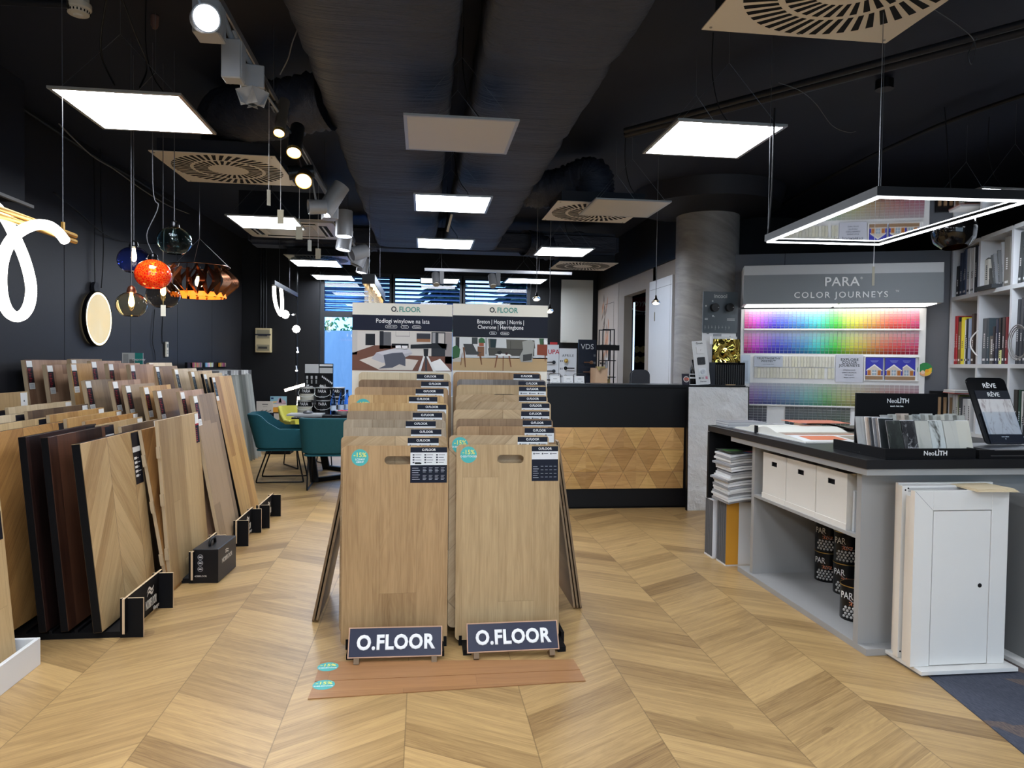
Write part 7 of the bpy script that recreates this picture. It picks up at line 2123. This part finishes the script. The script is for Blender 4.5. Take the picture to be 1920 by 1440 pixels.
# round lit mirror on the wall
ym, zm = 6.89, 1.752
t = thing('round_lit_mirror', 'round wall mirror with black rim and glowing edge on the left wall', 'mirror', (lx(ym) + .01, ym, zm), R(2) * -1)
b = MB(); b.lathe([(.23, 0), (.25, .008), (.25, .04), (.243, .045), (.238, .04)], 48, M=Matrix.Rotation(pi / 2, 4, 'Y'), caps=False); b.build('rim', BMETAL, t, smooth='auto')
b = MB(); b.lathe([(.0001, .040), (.222, .040)], 48, M=Matrix.Rotation(pi / 2, 4, 'Y')); 
b.build('mirror_glass', glow('mirror glass with added glow', (226, 212, 176), .28, .5), t, fix=False)  # weak emission brightens the glass; the disc itself is no lamp
b = MB(); b.lathe([(.222, .0405), (.238, .0405)], 48, M=Matrix.Rotation(pi / 2, 4, 'Y'), caps=False); b.build('glow_ring', glow('warm ring light', (255, 236, 190), 2.5), t, fix=False)
b = MB(); b.lathe([(.0001, .0), (.05, .0), (.05, .03), (.0001, .03)], 20, (0, 0, 0), M=Matrix.Translation((.0, -.02, .28)) @ Matrix.Rotation(pi / 2, 4, 'Y')); b.build('plug', BLACK, t)
b = MB(); b.tube(smooth_path([(.02, -.03, .3), (.02, -.04, .6), (.02, -.03, 1.0), (.02, -.05, 1.45)], 6), .004, 6); b.build('cable', CORD, t)
# remote switch and cables
q = at(310, 655, x=-2.92)
t = thing('remote_control', 'small white remote in a holder on the dark wall', 'remote control', (lx(8.6) + .005, at(310, 655, x=lx(8.6)).y, at(310, 655, x=lx(8.6)).z), 0)
b = MB(); b.bb(0, .02, -.035, .035, -.085, .085); b.build('body', OFFW, t, bevel=.004)
b = MB(); b.bb(.02, .0206, -.02, .02, .02, .06); b.build('screen', flat('lcd grey', (110, 116, 112), .3), t)
for k in range(4):
    b = MB(); b.bb(.02, .022, -.02 + .022 * (k % 2), -.006 + .022 * (k % 2), -.05 + .025 * (k // 2), -.035 + .025 * (k // 2)); b.build('button', flat('button grey', (170, 170, 168), .4), t)
def cable(pts, r, label, m=CORD):
    b = MB(); b.tube(smooth_path([at(px, py, x=lx(8) + d) if len(q_) < 4 else at(px, py, x=q_[3]) for q_ in pts for px, py, d in [q_[:3]]], 6), r, 6)
    tag(b.build('wall_cable', m, smooth=True), label, 'cable')
cable([(0, 176, .02), (60, 215, .02), (130, 262, .02), (190, 300, .02), (240, 328, .02), (300, 365, .02), (350, 395, .02), (420, 438, .02), (450, 448, .02)], .012, 'thick cable bundle following the ceiling edge on the left wall')
cable([(110, 232, .04), (170, 290, .04), (215, 318, .05), (262, 352, .05), (315, 385, .05), (360, 404, .04), (400, 432, .04)], .006, 'thin cable sagging under the ceiling edge bundle', flat('grey cord', (120, 118, 116), .5))
cable([(100, 360, .02), (150, 400, .02), (190, 435, .02), (230, 452, .02), (280, 458, .02), (310, 455, .02)], .006, 'cable bundle drooping across the wall behind the glass globes')
cable([(188, 260, .02), (189, 330, .02), (190, 400, .02), (194, 450, .02), (193, 500, .02), (190, 540, .02)], .005, 'black cable hanging down to the round lit mirror')
cable([(290, 580, .02), (288, 610, .02), (286, 640, .02), (290, 660, .02), (291, 676, .02)], .004, 'thin black cable running down left of the remote control')
cable([(306, 590, .02), (304, 620, .02), (304.5, 645, .02)], .004, 'black cable ending at the remote control')
cable([(374, 340, .02), (374, 420, .02), (374, 500, .02)], .004, 'straight black cable above the copper pendant')
# loose ceiling cables and pipes
def ccable(pts, r, label, m=CORD, n=6):
    b = MB(); b.tube(smooth_path(pts, 7), r, n); tag(b.build('ceiling_cable', m, smooth=True), label, 'cable')
L0 = at(200, 0, z=3.0); L1_ = at(188, 80, z=3.0); 
ccable([at(203, -20, y=3.5), at(190, 60, y=3.6), at(192, 110, y=3.7), at(215, 160, y=3.8)], .005, 'black cable loop reaching the left lamp, left strand')
ccable([at(226, -10, y=3.4), at(252, 60, y=3.5), at(273, 110, y=3.6), at(275, 135, y=3.7), at(262, 165, y=3.8)], .005, 'black cable loop reaching the left lamp, right strand')
for i, dz in enumerate((0, .07)):
    P_ = [at(1920, 44 + i * 14, z=3.1), at(1700, 108 + i * 12, z=3.1), at(1500, 165 + i * 10, z=3.1), at(1310, 208 + i * 9, z=3.1)]
    b = MB(); d_ = (P_[0] - P_[-1]).normalized(); b.cyl(P_[0] + d_ * 1.0, P_[-1] - d_ * .6, .028 if i else .02, n=14)
    tag(b.build('ceiling_pipe', flat('black pipe', (30, 32, 38), .4), smooth='auto'), ['thinner upper black pipe crossing the right ceiling', 'thicker lower black pipe crossing the right ceiling'][i], 'pipe')
ccable([at(1440, 400, z=3.2), at(1560, 330, z=3.2), at(1700, 262, z=3.2), at(1800, 220, z=3.2), at(1930, 175, z=3.2)], .016, 'black cable bundle crossing the right ceiling behind the pipes')
ccable([at(1460, 155, z=3.0), at(1500, 170, z=3.0), at(1530, 195, z=2.98), at(1560, 235, z=2.9), at(1590, 248, z=2.85), at(1605, 246, z=2.85)], .002, 'thin grey wire curling down right of the near right lamp', WIRE)
ccable([at(1740, 10, z=3.0), at(1800, 50, z=3.0), at(1828, 80, z=2.95), at(1822, 120, z=2.8), at(1816, 100, z=2.85), at(1832, 70, z=2.95)], .002, 'thin grey wire loop under the pipes at the top right', WIRE)
ccable([at(545, -10, z=3.1), at(560, 40, z=3.0), at(548, 80, z=2.98), at(540, 110, z=2.95), at(525, 140, z=2.9)], .003, 'pale cord twisting beside the lighting track', WIRE)
# smoke detectors
for i, (px, py) in enumerate(((147, 12),)):
    p = at(px, py, z=3.22)
    t = thing('smoke_detector', 'cream round smoke detector at the top left corner', 'smoke detector', tuple(p))
    b = MB(); b.lathe([(.0, -.055), (.02, -.053), (.024, -.045), (.05, -.04), (.055, -.022)], 28); b.build('sensor_head', OFFW, t, smooth='auto')
    b = MB(); b.lathe([(.056, -.020), (.062, -.012), (.062, .012), (.05, .02), (.05, .06)], 28); b.build('base', OFFW, t, smooth='auto')
    b = MB()
    for k in range(20):
        a = 2 * pi * k / 20; b.bb(.045, .054, -.003, .003, -.036, -.024, M=Matrix.Rotation(a, 4, 'Z'))
    b.build('vent_slots', flat('dark vent opening', (8, 8, 10), .9), t)
p = at(290, 44, z=3.24)
b = MB(); b.lathe([(.0, -.03), (.012, -.028), (.02, -.01), (.022, .04)], 16)
tag(b.build('sprinkler_cap', flat('paint smeared cap', (110, 84, 78), .5), loc=p, smooth='auto'), 'small reddish ceiling cap with a cable next to the big spotlight', 'ceiling fitting')
b = MB(); b.cyl(at(0, 2, z=3.2), at(128, 8, z=3.2), .02, n=12)
tag(b.build('ceiling_pipe', flat('black pipe', (30, 32, 38), .4), smooth='auto'), 'short black pipe leading to the smoke detector', 'pipe')
p = at(843, 418, y=7.2)
t = thing('white_sensor', 'slim white sensor hanging between the ducts over a lit lamp', 'sensor', tuple(p), (R(20), R(14), 0))
b = MB(); b.bb(-.012, .012, -.01, .01, -.09, .09); b.build('body', OFFW, t, bevel=.003)

b = MB(); q0_, q1_ = at(-30, 352, x=-2.70), at(61, 388, x=-2.70); b.bb(-2.715, -2.69, q0_.y, q1_.y, q1_.z - .01, q1_.z + .01)
tag(b.build('strip_profile', flat('grey profile', (150, 152, 154), .4), loc=(0, 0, 0)), 'thin grey profile on the boxed beam at the left edge', 'profile')
# ------------------------------------------------------------------ meeting table and the back left corner
TLC = flat('teal upholstery', (30, 88, 100), .75, vary=.1, vscale=30, bmp=.15, bscale=300)
YLC = flat('lime yellow upholstery', (196, 190, 84), .75, vary=.1)
def armchair(x, y, rz, mat, label, grp=None):
    """faces local +x"""
    t = thing('armchair', label, 'chair', (x, y, 0), rz, grp)
    path = []
    w, d = .275, .27
    for k in range(5): path.append((.25 - k * .09, -w))
    for k in range(7):
        a = R(-90 - k * 15); path.append((-.15 + .12 * cos(a), -w + .12 + .12 * sin(a)))
    n0 = len(path)
    path = path + [(p[0], -p[1]) for p in reversed(path)]
    def top(px):
        f = max(0, min(1, (-.05 - px) / .13)); f = f * f * (3 - 2 * f); return .625 + .165 * f
    vs = []; n = len(path)
    for i, (px, py) in enumerate(path):
        c = Vector((px, py)); q0 = Vector(path[max(i - 1, 0)]); q1 = Vector(path[min(i + 1, n - 1)]); tn = (q1 - q0).normalized(); nr = Vector((tn.y, -tn.x))
        if nr.dot(c) < 0: nr = -nr
        th = .022; H = top(px)
        lean = Vector((-.07, 0)) * max(0, (H - .62) / .17) if px < -.05 else Vector((0, 0))
        flare = nr * .03
        for off, z_, fl in ((1, .40, 0), (1, H, 1), (-1, H, 1), (-1, .40, 0)):
            p = c + nr * (th * off) + (lean + flare if fl else Vector((0, 0))) * (1 if fl else 0)
            vs.append((p.x, p.y, z_ if not fl else z_ - (.006 if off == 1 else 0)))
    fs = []
    for i in range(n - 1):
        for k in range(4): fs.append((i * 4 + k, i * 4 + (k + 1) % 4, (i + 1) * 4 + (k + 1) % 4, (i + 1) * 4 + k))
    fs += [(0, 1, 2, 3), tuple(reversed(range((n - 1) * 4, n * 4)))]
    b = MB(); b.add(vs, fs); o = b.build('backrest_shell', mat, t, smooth='auto', bevel=.008, seg=2)
    b = MB(); b.prism(rrect(-.26, .26, -.255, .255, .07), .37, .46, 'xy'); b.build('seat', mat, t, bevel=.02, seg=3, smooth='auto')
    for s in (-1, 1):
        yy = s * .23; b = MB()
        b.tube(smooth_path([(.17, yy, .37), (.20, yy, .2), (.235, yy, .03), (.22, yy, .008), (.1, yy, .008), (-.1, yy, .008), (-.25, yy, .008), (-.275, yy, .03), (-.22, yy, .2), (-.16, yy, .37)], 4), .0085, 8)
        b.build('sled_leg', BMETAL, t, smooth=True)
    b = MB(); b.cyl((.16, -.23, .368), (.16, .23, .368), .008, n=8); b.cyl((-.15, -.23, .368), (-.15, .23, .368), .008, n=8); b.build('cross_bar', BMETAL, t)
    return t
armchair(-1.60, 8.62, R(4), TLC, 'teal armchair seen from the side, left of the table')
armchair(-1.00, 8.14, R(92), TLC, 'teal armchair seen from behind, in front of the table')
def four_leg(x, y, rz, label):
    t = armchair(x, y, rz, YLC, label)
    return t
four_leg(-1.50, 9.75, R(-60), 'lime yellow armchair behind the left corner of the table')
t = thing('meeting_table', 'black meeting table with slanted metal legs', 'table', (-.62, 8.93, 0))
b = MB(); b.bb(-.86, .86, -.55, .47, .73, .75); b.build('tabletop', flat('black table top', (26, 27, 30), .2), t, bevel=.003)
b = MB(); b.bb(-.7, .7, -.35, .3, .69, .73); b.build('apron', BMETAL, t)
for sx in (-1, 1):
    for sy in (-1, 1):
        b = MB(); top_ = Vector((sx * .72, sy * .40, .70)); bot_ = Vector((sx * .60, sy * .50, .0))
        for (a_, c_) in ((top_, bot_),):
            w_ = .045; b.add([a_ + Vector((-w_, -.03, 0)), a_ + Vector((w_, -.03, 0)), a_ + Vector((w_, .03, 0)), a_ + Vector((-w_, .03, 0)), c_ + Vector((-w_, -.03, 0)), c_ + Vector((w_, -.03, 0)), c_ + Vector((w_, .03, 0)), c_ + Vector((-w_, .03, 0))],
                               [(0, 1, 2, 3), (7, 6, 5, 4), (0, 4, 5, 1), (1, 5, 6, 2), (2, 6, 7, 3), (3, 7, 4, 0)])
        b.build('leg', MBLACK, t)
        b = MB(); c_ = Vector((0, 0, 0)); d_ = (Vector((sx * .57, sy * .48, 0)) - c_); n_ = Vector((-d_.y, d_.x, 0)).normalized() * .03; b.add([c_ + n_, c_ - n_, d_ - n_, d_ + n_] + [q + Vector((0, 0, .05)) for q in (c_ + n_, c_ - n_, d_ - n_, d_ + n_)], [(0, 3, 2, 1), (4, 5, 6, 7), (0, 1, 5, 4), (1, 2, 6, 5), (2, 3, 7, 6), (3, 0, 4, 7)]); b.build('foot_bar', MBLACK, t)
# cans on the table
def wcan(px, y, lvl, label, dark):
    r, h = .088, .158
    p = at(px, 760, y=y)
    t = thing('paint_can', label, 'paint can', (p.x, y, .75 + lvl * (h + .002)), 0, 'paint cans on the meeting table')
    b = MB(); b.lathe([(r, 0), (r, h - .01)], 26); b.build('can_body', flat('can body %d' % dark, (26, 26, 28) if dark else (200, 196, 180), .35), t, smooth='auto')
    b = MB(); b.lathe([(r, h - .012), (r + .005, h - .01), (r + .005, h), (0.0001, h - .002)], 26); b.build('lid', flat('tin lid', (206, 206, 204), .3, metal=.5), t, smooth='auto')
    b = MB(); b.lathe([(r + .0006, h * .5), (r + .0006, h * .88)], 26, caps=False); b.build('label_band', flat('black can label', (18, 18, 20), .3), t, smooth='auto')
    o = text('PARA', .055, INKW, t, (0, -r - .0014, h * .69), sx=.8); o['wrap'] = r + .001
    if dark: o = text('Loft' if lvl == 0 else 'ultra', .035, flat('light grey ink', (190, 194, 196), .5), t, (0, -r - .0014, h * .25), shear=.3); o['wrap'] = r + .001
    b = MB(); b.tube(smooth_path([(-r, 0, h * .8), (-r - .012, -.03, h * .5), (-.05, -r - .02, h * .28), (.05, -r - .02, h * .28), (r + .012, -.03, h * .5), (r, 0, h * .8)], 5), .003, 6); b.build('wire_handle', flat('white wire', (220, 220, 220), .3), t, smooth=True)
wcan(571.5, 9.2, 0, 'lower left paint can of the stacks on the meeting table', 0)
wcan(575.5, 9.2, 1, 'upper left paint can with pale body on the meeting table', 0)
wcan(606, 9.2, 0, 'lower middle black paint can on the meeting table', 1)
wcan(605, 9.2, 1, 'upper middle black paint can on the meeting table', 1)
wcan(632, 9.25, 0, 'lower right paint can behind the blue bottles', 1)
wcan(633, 9.25, 1, 'upper right paint can behind the blue bottles', 1)
bg = glass('blue bottle glass', (130, 180, 248), .03, 1.2)
for i, (px, y) in enumerate(((625, 8.72), (639, 8.85), (651, 8.95))):
    p = at(px, 760, y=y)
    t = thing('water_bottle', ['left', 'middle', 'right'][i] + ' blue glass water bottle on the meeting table', 'bottle', (p.x, y, .75))
    b = MB(); b.lathe([(.001, .004), (.033, .004), (.035, .012), (.035, .15), (.028, .19), (.014, .235), (.0125, .275)], 20); b.build('glass_body', bg, t, smooth=True)
    b = MB(); b.lathe([(.0145, .272), (.0145, .3), (.0001, .3)], 16); b.build('cap', flat('navy cap', (20, 30, 60), .4), t, smooth='auto')
    b = MB(); b.lathe([(.0355, .06), (.0355, .12)], 20, caps=False); b.build('label', flat('white label', (190, 206, 226), .5), t, smooth='auto')
p = at(643, 774, y=8.6)
t = thing('sweets_bowl', 'white bowl of red wrapped sweets on the meeting table', 'bowl', (p.x, 8.6, .75))
b = MB(); b.lathe([(.03, 0), (.05, .01), (.085, .06), (.088, .065), (.082, .062), (.046, .016), (.0001, .014)], 26); b.build('bowl', WHITE, t, smooth='auto')
rs = random.Random(4)
b = MB()
for k in range(60):
    a, q = rs.uniform(0, 6.28), rs.uniform(0, .07)
    c = (q * cos(a), q * sin(a), .052 + rs.uniform(0, .018)); b.lathe([(.0001, -.007), (.008, -.003), (.008, .003), (.0001, .007)], 6, c)
o = b.build('wrapped_sweets', flat('red sweet wrapper', (196, 36, 60), .3), loc=(p.x, 8.6, .75)); o['kind'] = 'stuff'; tag(o, 'red wrapped sweets filling the white bowl', 'sweets')
b = MB(); b.bb(-.2, .2, -.15, .15, 0, .02)
p = at(575, 779, y=8.75)
tag(b.build('document_folder', flat('grey folder', (170, 172, 174), .5), loc=(p.x, 8.72, .7505)), 'thin grey folder lying at the left end of the meeting table', 'folder')
t = thing('rounded_dish', 'grey rounded dish on the folder at the table end', 'dish', (p.x + .02, 8.72, .771))
b = MB(); b.lathe([(.0001, 0), (.055, .004), (.06, .018), (.03, .035), (.0001, .038)], 22); b.build('body', flat('grey metal dish', (110, 112, 116), .3, metal=.5), t, smooth=True)
b = MB(); b.bb(0, .34, 0, .22, 0, .016)
p = at(606, 779, y=8.55)
o = thing('black_notebook', 'black booklet with white letters beside the blue bottles', 'booklet', (p.x, 8.45, .7505))
b.build('cover', MBLACK, o); text('Oikos', .04, INKW, o, (.16, .03, .0165), (0, 0, 0), bold=.03)
# black and white lamp poster board
A_, B_ = at(571.5, 681, y=9.34), at(624.5, 728, y=9.34)
t = thing('poster_board', 'black and white poster board of lamp models on the table', 'poster', (A_.x, 9.34, .7505))
w = B_.x - A_.x; Hh = A_.z - .7505
b = MB(); b.bb(0, w, 0, .012, 0, Hh); b.build('board', MBLACK, t)
I = [Rr(1, (210, 210, 210), .01, .49, .015, .2), Rr(1, (236, 236, 236), .52, .98, .015, .06), Rr(1, (200, 200, 200), .52, .98, .09, .2), Rr(1, (190, 190, 194), 0, 1, .6, .85)]
for k in range(4): I += [Rr(2, (236, 236, 236), .04 + .13 * k, .08 + .13 * k, .45 + .03 * k, .78), Rr(2, (236, 236, 236), .04 + .13 * k, .15 + .13 * k, .44 + .03 * k, .48 + .03 * k)]
for k in range(3): I += [Rr(2, (200, 200, 200), .05 + .16 * k, .12 + .16 * k, .26, .32), Rr(2, (160, 160, 160), .06 + .16 * k, .11 + .16 * k, .34, .42)]
for k in range(7): I.append((2, (226, 226, 226), [(.6 + .055 * k, .26 + .022 * k), (.64 + .055 * k, .25 + .022 * k), (.65 + .055 * k, .29 + .022 * k), (.61 + .055 * k, .3 + .022 * k)]))
for k in range(5): I.append((3, (226, 226, 226), [(.52 + .05 * k, .46 - .01 * k), (.57 + .05 * k, .43 + .02 * k), (.58 + .05 * k, .47 + .02 * k), (.54 + .05 * k, .52)]))
pane_pic(t, w, 0, Hh, I)
text('DE Comfort', .045, INKW, t, (w * .76, -.0025, Hh * .3), bold=.01)
b = MB(); b.bb(-.1, .1, .012, .1, 0, .01); b.build('foot', BMETAL, t, loc=(w / 2, 0, 0))

# sample racks and posters at the back left wall
for i, (px0, px1) in enumerate(((481, 509), (510, 541))):
    A_, B_ = at(px0, 774, y=11.25), at(px1, 774, y=11.25); w = B_.x - A_.x; h = A_.z
    t = thing('tile_rack', ['left', 'right'][i] + ' dark blue rack with rows of pale sample tiles at the back wall', 'display rack', (A_.x, 11.25, 0))
    b = MB(); b.bb(0, w, 0, .03, 0, h); b.build('board', NAVY, t)
    for k in range(5 if i == 0 else 7):
        b = MB(); z1 = h - (.17 if i == 0 else .01) - k * .113; b.bb(.03, w - .02, -.01, 0, z1 - .095, z1); b.build('tile', flat('pale tile', (198, 194, 188), .5), t)
    b = MB()
    for k in range(4): b.bb(.02 + k * .055, .06 + k * .055, -.002, 0, .05, .1, 0, rgb(((150, 110, 90), (120, 60, 70), (90, 96, 104), (160, 150, 140))[k]))
    b.build('thumbnail_prints', PRINT, t)
A_, B_ = at(480, 752.5, y=11.22), at(511, 774, y=11.22); w, h = B_.x - A_.x, A_.z - B_.z
t = thing('poster_board', 'pale poster with small drawings on the left sample rack', 'poster', (A_.x, 11.25, B_.z + .001))
b = MB(); b.bb(0, w, 0, .01, 0, h, 0, rgb(206, 202, 196)); 
for k in range(9): b.bb(w * (.2 + .08 * k), w * (.25 + .08 * k), -.001, 0, h * (.04 + .04 * (k % 3)), h * (.14 + .05 * (k % 3)), 0, rgb(90, 84, 78))
b.bb(w * .35, w * .7, -.001, 0, h * .68, h * .76, 0, rgb(120, 120, 120)); b.bb(w * .4, w * .66, -.001, 0, h * .5, h * .53, 0, rgb(150, 150, 150))
b.build('print', PRINT, t)
A_, B_ = at(507, 743, y=11.3), at(537.5, 773, y=11.3); w, h = B_.x - A_.x, A_.z - B_.z
t = thing('poster_board', 'colourful poster with blue sky and orange foot on the right sample rack', 'poster', (A_.x, 11.29, B_.z + .001))
b = MB(); b.bb(0, w, 0, .01, 0, h, 0, rgb(140, 186, 206))
for pts, c in (([(0, .3), (1, .35), (1, 0), (0, 0)], (232, 166, 62)), ([(0, .32), (.3, .3), (.7, .34), (1, .4), (1, .55), (.5, .5), (0, .52)], (226, 214, 206)), ([(.1, .52), (.4, .62), (.4, .7), (0, .68)], (226, 196, 140)), ([(.35, .55), (.5, .85), (.62, .95), (.75, .8), (.95, .7), (.98, .5), (.6, .5)], (196, 170, 186)), ([(.5, .6), (.58, .88), (.66, .86), (.7, .6)], (110, 130, 160)), ([(.05, .82), (.2, .82), (.2, .92), (.05, .92)], (40, 60, 110))):
    b.prism([(p[0] * w, p[1] * h) for p in pts], -.0008, 0, 'xz', col=rgb(c))
b.build('print', PRINT, t)
b = MB(); b.bb(0, .35, 0, .3, 0, .13)
p = at(510, 845, z=0)
tag(b.build('black_floor_box', MBLACK, loc=(p.x, 10.95, 0)), 'low black box on the floor beneath the teal armchair', 'box')

# hanging fabric samples
rf = random.Random(5)
cols = [(196, 198, 202), (214, 214, 216), (150, 154, 160), (188, 190, 194), (170, 172, 166), (196, 198, 192), (160, 164, 158), (178, 180, 176), (200, 202, 198), (172, 176, 174)]
names = ['pale grey', 'white', 'steel grey', 'light grey', 'grey green', 'chalk', 'sage grey', 'soft grey', 'off-white', 'silver green']
for i in range(10):
    y = 9.02 + i * .145
    xr = -2.44 + .008 * i; xl2 = -2.78
    t = thing('fabric_sample', '%s hanging fabric sample, %s from the front of the fabric rail' % (names[i], ORD[i]), 'fabric sample', (0, y, 0), 0, 'fabric samples on the rail')
    b = MB(); nx, nz = 16, 10; vs = []
    for j in range(nz + 1):
        f = j / nz; z_ = 1.215 - f * 1.17
        for k in range(nx + 1):
            u = k / nx
            x_ = xl2 + (xr - xl2 + .14 * f) * u
            vs.append((x_, .035 * (.3 + .7 * f) * sin(u * 16 + i) + .02 * f, z_))
    b.add(vs, [(j * (nx + 1) + k, j * (nx + 1) + k + 1, (j + 1) * (nx + 1) + k + 1, (j + 1) * (nx + 1) + k) for j in range(nz) for k in range(nx)])
    b.build('cloth', flat('cloth %d' % i, cols[i], .85), t, smooth=True, fix=False)
    b = MB(); b.bb(xl2, xr, -.008, .008, 1.2, 1.26); b.build('header_card', PAPER if i % 3 else flat('grey backing', (120, 120, 122), .6), t)
t = thing('fabric_rail', 'low black rail rack holding the hanging fabric samples', 'rack', (0, 0, 0))
b = MB(); b.bb(-2.80, -2.77, 8.9, 10.55, 1.24, 1.36); b.bb(-2.80, -2.77, 8.9, 8.93, 0, 1.24); b.bb(-2.80, -2.77, 10.52, 10.55, 0, 1.24); b.build('frame', BMETAL, t)
b = MB(); b.cyl((-2.6, 8.9, 1.275), (-2.6, 10.5, 1.275), .009, n=10); b.build('rod', BMETAL, t)
# swatch books on the rail rack
for i, (y, c) in enumerate(((9.2, (160, 130, 100)), (9.7, (190, 190, 190)), (10.3, (150, 90, 100)))):
    b = MB(); rq = random.Random(i)
    for k in range(14):
        cc = rgb(*(max(20, min(240, q + rq.randint(-60, 50))) for q in c)); b.bb(0, .02, k * .022, k * .022 + .019, 0, .05 + .008 * rq.random(), 0, cc)
    tag(b.build('swatch_bundle', PRINT, loc=(-2.76, y - .15, 1.30)), ['brownish', 'black and white', 'red and yellow'][i] + ' bundle of small swatches on the fabric rail', 'swatches')
# fuse box with conduits
A_, B_ = at(479.5, 615, y=YB - .12), at(508.5, 661, y=YB - .12)
t = thing('fuse_box', 'cream fuse box with two clear flaps on the black pier', 'fuse box', (A_.x, YB - .16, B_.z))
w, h = B_.x - A_.x, A_.z - B_.z
b = MB(); b.bb(0, w, 0, .1, 0, h); b.build('case', flat('cream fuse case', (206, 190, 150), .45), t, bevel=.005)
for z0, z1 in ((.07, .32), (.58, .93)):
    b = MB(); b.bb(w * .1, w * .92, -.004, 0, h * z0, h * z1); f_ = b.build('flap', flat('smoked flap', (150, 142, 120), .2), t)
    b = MB(); b.bb(w * .2, w * .78, -.005, -.004, h * (z0 + .08), h * (z0 + .17)); b.build('breaker_row', flat('dark breakers', (60, 58, 56), .4), f_)
b = MB(); b.bb(0, w, -.006, 0, h * .70, h * .76); b.build('dark_band', flat('navy band', (36, 38, 52), .4), t)
for k, px in enumerate((489, 494, 499)):
    x = at(px, 560, y=YB - .09).x; b = MB(); b.cyl((x, YB - .09, A_.z), (x, YB - .09, CEIL), .012, n=10)
    tag(b.build('cable_conduit', flat('black pipe', (30, 32, 38), .4), smooth='auto'), ['left', 'middle', 'right'][k] + ' black conduit rising from the cream fuse box', 'conduit')
# black rail lamp with hose and ball
rz_ = at(535, 543, x=-1.79).z
e0, e1_ = at(512, 531, x=-1.79), at(556, 555, x=-1.79)
t = thing('rail_hose_lamp', 'black rail pendant with a U-shaped light hose and ball at the back left', 'pendant lamp', (-1.79, 0, 0))
b = MB(); b.bb(-.02, .02, e0.y, e1_.y, e0.z - .02, e0.z + .035); b.build('rail', BMETAL, t)
def hp(px, py): q = at(px, py, x=-1.79); return (0, q.y, q.z)
b = MB(); b.tube(smooth_path([hp(514, 537), hp(514.5, 555), hp(517.5, 572), hp(522, 584), hp(527, 590), hp(529, 575), hp(528.5, 558), hp(527, 543)], 6), .022, 10); b.build('light_hose', glow('white light hose', (255, 248, 236), 4), t, smooth='auto')
c = hp(530.5, 589.5); b = MB(); b.lathe([(.0001, -.055), (.034, -.042), (.054, 0), (.034, .042), (.0001, .055)], 18, (0.03, c[1], c[2])); b.build('light_ball', glow('white ball', (255, 248, 236), 5), t, smooth=True)
for px, py in ((524, 530), (543, 540)):
    q = hp(px, py); b = MB(); b.tube([(0, q[1], e0.z), (0, q[1], CEIL)], .0016, 5); b.build('suspension_wire', WIRE, t)
# vertical string lamp
q0 = at(556.5, 560, y=10.5)
t = thing('vertical_rod_lamp', 'thin black vertical rod lamp with ball and small spots at the back left', 'lamp', (q0.x, 10.5, 0))
b = MB(); b.cyl((0, 0, .9), (0, 0, CEIL), .012, n=10); b.build('rod', BMETAL, t)
def lp_(px, py): q = at(px, py, y=10.45); return (q.x - q0.x, -.05, q.z)
c = lp_(555.5, 617); b = MB(); b.lathe([(.0001, -.055), (.036, -.042), (.058, 0), (.036, .042), (.0001, .055)], 18, c); b.build('light_ball', glow('white ball', (255, 248, 236), 5), t, smooth=True)
for px, py in ((549.5, 589), (558, 659), (556, 694)):
    c = Vector(lp_(px, py)); b = MB(); b.cyl(c, c + Vector((.03 if px < 550 else -.01, .02, .06 if px > 550 else .0)) , .014, n=10); s_ = b.build('small_spot', STEEL, t)
    b = MB(); b.lathe([(.0001, -.02), (.018, -.01), (.0001, .004)], 10, tuple(c)); b.build('spot_lens', glow('cool spot lens', (240, 245, 255), 16), s_)
a_, c_ = lp_(534, 732), lp_(572, 721); b = MB(); b.cyl(a_, c_, .02, n=12); b.build('light_tube', glow('warm tube', (255, 238, 214), 7), t)
a_, c_ = lp_(561, 744), lp_(559, 775); b = MB(); b.cyl(a_, c_, .026, n=12); b.build('light_tube', glow('warm tube', (255, 238, 214), 7), t)
# ------------------------------------------------------------------ lettering becomes mesh
bpy.context.view_layer.update()
_dg = bpy.context.evaluated_depsgraph_get()
_todo = [o for o in list(COL.objects) if o.type == 'FONT']
_cache = {}
for o in _todo:
    me = bpy.data.meshes.new_from_object(o.evaluated_get(_dg), preserve_all_data_layers=False, depsgraph=_dg)
    if o.data.bevel_depth > 0:      # keep the printed letters flat
        zs_ = o.data.extrude / (o.data.extrude + o.data.bevel_depth)
        for v in me.vertices: v.co.z *= zs_
    wr_ = o.get('wrap')
    if wr_:          # bend round a can
        for v in me.vertices:
            a_ = v.co.x * o.scale.x / wr_
            d_ = v.co.z
            v.co.x = (wr_ + d_) * sin(a_) / o.scale.x; v.co.z = (wr_ + d_) * cos(a_) - wr_
    n = bpy.data.objects.new('lettering', me); COL.objects.link(n)
    n.parent = o.parent; n.location = o.location; n.rotation_euler = o.rotation_euler; n.scale = o.scale
    if not me.materials: me.materials.append(o.data.materials[0])
    bpy.data.objects.remove(o, do_unlink=True)
bpy.context.view_layer.update()
